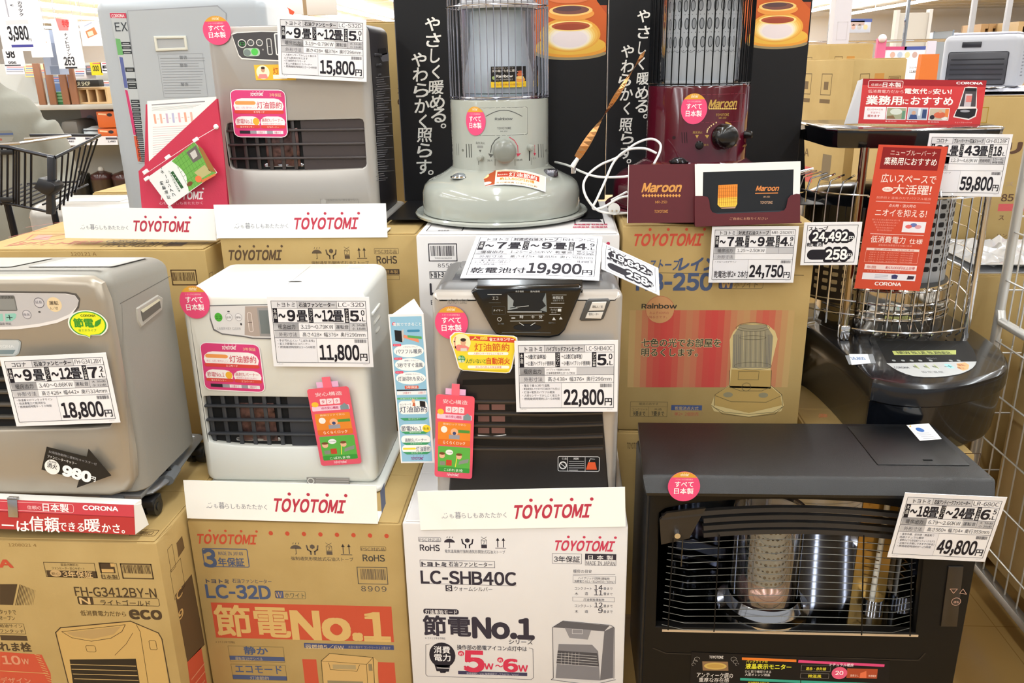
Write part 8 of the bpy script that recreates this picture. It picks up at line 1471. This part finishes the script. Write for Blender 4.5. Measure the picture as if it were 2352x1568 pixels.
# goods piled in front of the white back wall
rd = random.Random(11)
specs = [(14, 150, 56, 172, 'e6e4ee', 'white packets'), (58, 148, 84, 178, 'e8dc9a', 'yellow'), (86, 158, 104, 180, 'c8b8a0', 'tan'), (106, 176, 142, 198, '566a94', 'blue'), (172, 160, 196, 182, 'ece6ee', 'white'), (198, 150, 212, 172, '6c6a72', 'grey'), (230, 186, 262, 204, 'e4e0e8', 'pale')]
for i, (x0, y0, x1, y1, c, nm) in enumerate(specs):
    block('goods_box', {'white packets': 'white printed packet at the shoulder of the person', 'yellow': 'pale yellow box near the first timber batten', 'tan': 'tan box between the first two timber battens', 'blue': 'blue striped box stack behind the third timber batten', 'white': 'white box right of the fourth timber batten', 'grey': 'grey packet left of the yellow price ticket', 'pale': 'pale box above the wooden rack beside the pale heater'}[nm], 'box', x0, y0, x1, y1, YS+.3, .12, c, (lambda S, x0=x0, x1=x1, y0=y0, y1=y1: [S.pl([(x0+2, y0+4+k*5), (x1-3, y0+4+k*5)], .007, ('d88a8a', '8a9ac8', 'b0b0b8')[k % 3], 1) for k in range(int((y1-y0)/6))]), 'goods on the top shelf', z0=zs1+.001 if y1 > 190 else None)
for i, (x0, x1, s, c, k) in enumerate(((211, 231, '000', 'ecd82c', '3a3a20'), (233, 255, '5', 'f2f0f6', '26262c'), (256, 268, '9', 'ecd82c', '3a3a20'))):
    block('price_ticket', ['yellow price ticket with three noughts on the far shelf', 'white price ticket with a large 5 on the far shelf', 'yellow price ticket beside the edge of the pale heater'][i], 'price ticket', x0, 143, x1, 173 if i != 1 else 168, YS+.2, .01, c, lambda S, x0=x0, x1=x1, s=s, k=k: (S.pt(s, x0+3, 163, x1-3, 12, k, .03), S.pl([(x0+2, 146), (x1-2, 146)], .006, 'd86a7a', 1)), 'price tickets on the far shelf', bev=0)
m = M(); m.box(-30, 30, 42, 42.1, 0, 3.57, mat('eae7e4', .6, name='white_wall_paint')); tag(m.obj('wall_back'), 'white far wall of the store', 'wall', kind='structure')
EM = bpy.data.materials.new('lit_tube'); EM.use_nodes = True; b_ = EM.node_tree.nodes['Principled BSDF']; b_.inputs['Emission Color'].default_value = (.95, .98, 1, 1); b_.inputs['Emission Strength'].default_value = 13.
src = None
for i in range(15):
    x = -22+i*2.45
    if src is None: m = M(); m.box(-.11, .11, 0, 26, 0, .07, EM); src = m.obj('ceiling_lamp', None, 0); o = src
    else: o = src.copy(); COL.objects.link(o)
    o.location = (x, 14, 3.3); tag(o, 'long glowing lamp row under the far part of the ceiling', 'ceiling lamp', 'far ceiling lamp rows')
    for y in (16, 26, 36):
        m = M(); m.cyl((0, y-14, .07), (0, y-14, .3), .008, mat('d8d8d8', .4), 6); m.obj('drop_rod', o)
# ================================================================== far right of the store
t = Thing('wire_rack', 'tall wire rack behind the brown boxes at the right', 'rack', (PY(1905, 80, 5.5).x, 5.5, 0)); m = M()
for x in (-.35, 0, .45): m.cyl((x, 0, 0), (x, 0, 2.05), .012, CHROME, 8)
for z in (1.3, 1.6, 1.9, 2.03): m.cyl((-.35, 0, z), (.9, 0, z), .006, CHROME, 6); m.cyl((-.35, .4, z), (.9, .4, z), .006, CHROME, 6)
t.part(m, 'frame')
YW = 6.2
def dsp(S): S.pr(1955, 48, 1985, 58, 'c8b0a8', 1); [S.pe(1960+k*14, 62, 5, 6, ('d8b0a0', 'c8c0b8', 'e0d0a0')[k % 3], 1) for k in range(3)]
block('display_board', 'pale printed board with blue top edge on the wire rack', 'board', 1950, 46, 2002, 76, 5.6, .02, 'd0d4e0', lambda S: (S.pl([(1951, 47), (2001, 47)], .02, '5a6aa8', 1), dsp(S)))
block('display_board', 'pale printed board with red and blue top edge by the orange marker', 'board', 2034, 108, 2126, 138, 5.4, .02, 'd4d6de', lambda S: (S.pl([(2036, 111), (2080, 111)], .02, 'c8507a', 1), S.pl([(2080, 111), (2124, 110)], .02, '4a5aa0', 1), [S.pe(2050+k*17, 126, 6, 7, ('d8b0a0', 'b8c4d8', 'e0d0a0', 'c8a8a0')[k], 1) for k in range(4)]), z0=0)
t = Thing('white_column', 'square white pillar rising behind the brown boxes', 'pillar', (PY(1934, 60, 4.9).x, 4.9, 0)); m = M(); m.box(-.045, .045, 0, .09, 0, 3.57, mat('cfccd2', .6), .004); S = Sheet(m, (0, -.0004, 0), mw=t.mw); S.pf(1924, 50, 1944, 92, .004, 'c8c4c8', 1); t.part(m, 'pillar_shaft')
t = Thing('partition_panel', 'beige upright panel behind the orange marker', 'panel', (PY(2095, 70, 6).x, 6.0, 0)); m = M(); a, b = PY(2060, 30, 6), PY(2128, 30, 6); w = (b.x-a.x)/2; m.box(-w, w, 0, .04, .0, a.z, mat('c8c0b4', .6), .004); t.part(m, 'panel_board'); m = M(); m.box(-w-.02, -w, -.01, .05, 0, a.z+.02, mat('dedad4', .5)); m.box(w, w+.02, -.01, .05, 0, a.z+.02, mat('dedad4', .5)); t.part(m, 'panel_frame')
def cubby(label, x0, y0, x1, y1, Y, nx, ny, c, cb):
    a, b = PY(x0, y1, Y), PY(x1, y0, Y); t = Thing('bookcase', label, 'bookcase', ((a.x+b.x)/2, Y, 0), 0, 'empty bookcases along the far wall'); w = (b.x-a.x)/2; z0, z1 = a.z, b.z; mm = mat(c, .5)
    m = M(); m.box(-w, w, .28, .3, 0, z1, mat(cb, .6)); m.box(-w, w, 0, .28, 0, z0, mm); t.part(m, 'carcass')
    for i in range(nx+1): m = M(); x = -w+(2*w-.03)*i/nx; m.box(x, x+.03, 0, .279, z0+.001, z1+.001, mm); t.part(m, 'upright')
    for j in range(ny+1): m = M(); z = z0+(z1-z0-.03)*j/ny; m.box(-w+.03, w-.03, .003, .278, z+.0005, z+.0305, mm); t.part(m, 'shelf_board')
cubby('white open bookcase right of the lilac marker', 2130, 74, 2180, 165, 6.4, 2, 4, 'dfe4f0', 'c4cbe0'); cubby('white open bookcase in the middle of the far wall', 2190, 74, 2246, 150, 6.6, 3, 4, 'e0e2ec', 'c8cce0')
cubby('brown open bookcase above the grey heater', 2246, 54, 2318, 112, 6.3, 3, 2, 'b08a5c', '8a6844'); cubby('pale brown bookcase at the top right edge', 2326, 48, 2420, 140, 6.0, 2, 3, 'c0a070', 'a48458')
for i, (x, Y) in enumerate(((2230, 6.0), (2310, 5.8))):
    p = PY(x, 80, Y); m = M(); m.box(-.016, .016, 0, .03, 0, 3.57, mat('b8b8bc', .27), .004); o = m.obj('steel_post', None, 30); o.location = (p.x, Y, 0); tag(o, ['thin white steel post left of the brown bookcase', 'thin white steel post right of the brown bookcase'][i], 'post')
block('blue_panel', 'slate blue upright panel end between the white bookcases', 'panel', 2178, 70, 2190, 160, 6.0, .3, '8a98a8', None, z0=.0)
block('price_board', 'small white price board left of the orange marker', 'price board', 2085, 138, 2108, 172, 4.3, .01, 'e8e4ea', lambda S: (S.pt('ファンヒーター', 2088, 158, 2106, 5, '3a3a40', .01), S.pt('12,800', 2088, 168, 2106, 6, '3a3a40', .02)), z0=0)
# wall-high signs above the silver heater
block('hanging_sign', 'white hanging panel with red bent arrow above the silver heater', 'hanging sign', 640, -30, 690, 34, 4.6, .01, 'eae8ec', lambda S: S.pl([(634, 30), (646, 14), (672, 30)], .022, 'd8583c', 1))
block('hanging_sign', 'tan edged white hanging panel beside the red arrow panel', 'hanging sign', 693, -30, 770, 36, 4.9, .01, 'dcd6d0', lambda S: S.pr(692, -30, 706, 36, 'a08868', 1))
# lamp housings carrying the tubes
t = Thing('lamp_channels', 'white lamp channels on the ceiling above the fluorescent tubes', 'lamp channel', (0, 0, 3.53))
e = t.e
LC = mat('e8e8e6', .5, name='lamp_channel'); src = None
bpy.data.objects.remove(e)
for i, (x, y0, y1) in enumerate(LIGHTS):
    if src is None:
        m = M(); m.box(-.09, .09, -2.7, 2.7, 0, .06, LC, .004); src = m.obj('lamp_channel', None, 30); o = src
    else:
        o = src.copy(); COL.objects.link(o)
    o.location = (x, (y0+y1)/2, 3.53); o.scale = (1, (y1-y0)/5.4, 1); tag(o, 'white lamp channel with fluorescent tube under the shop ceiling', 'ceiling lamp', 'ceiling lamp channels')
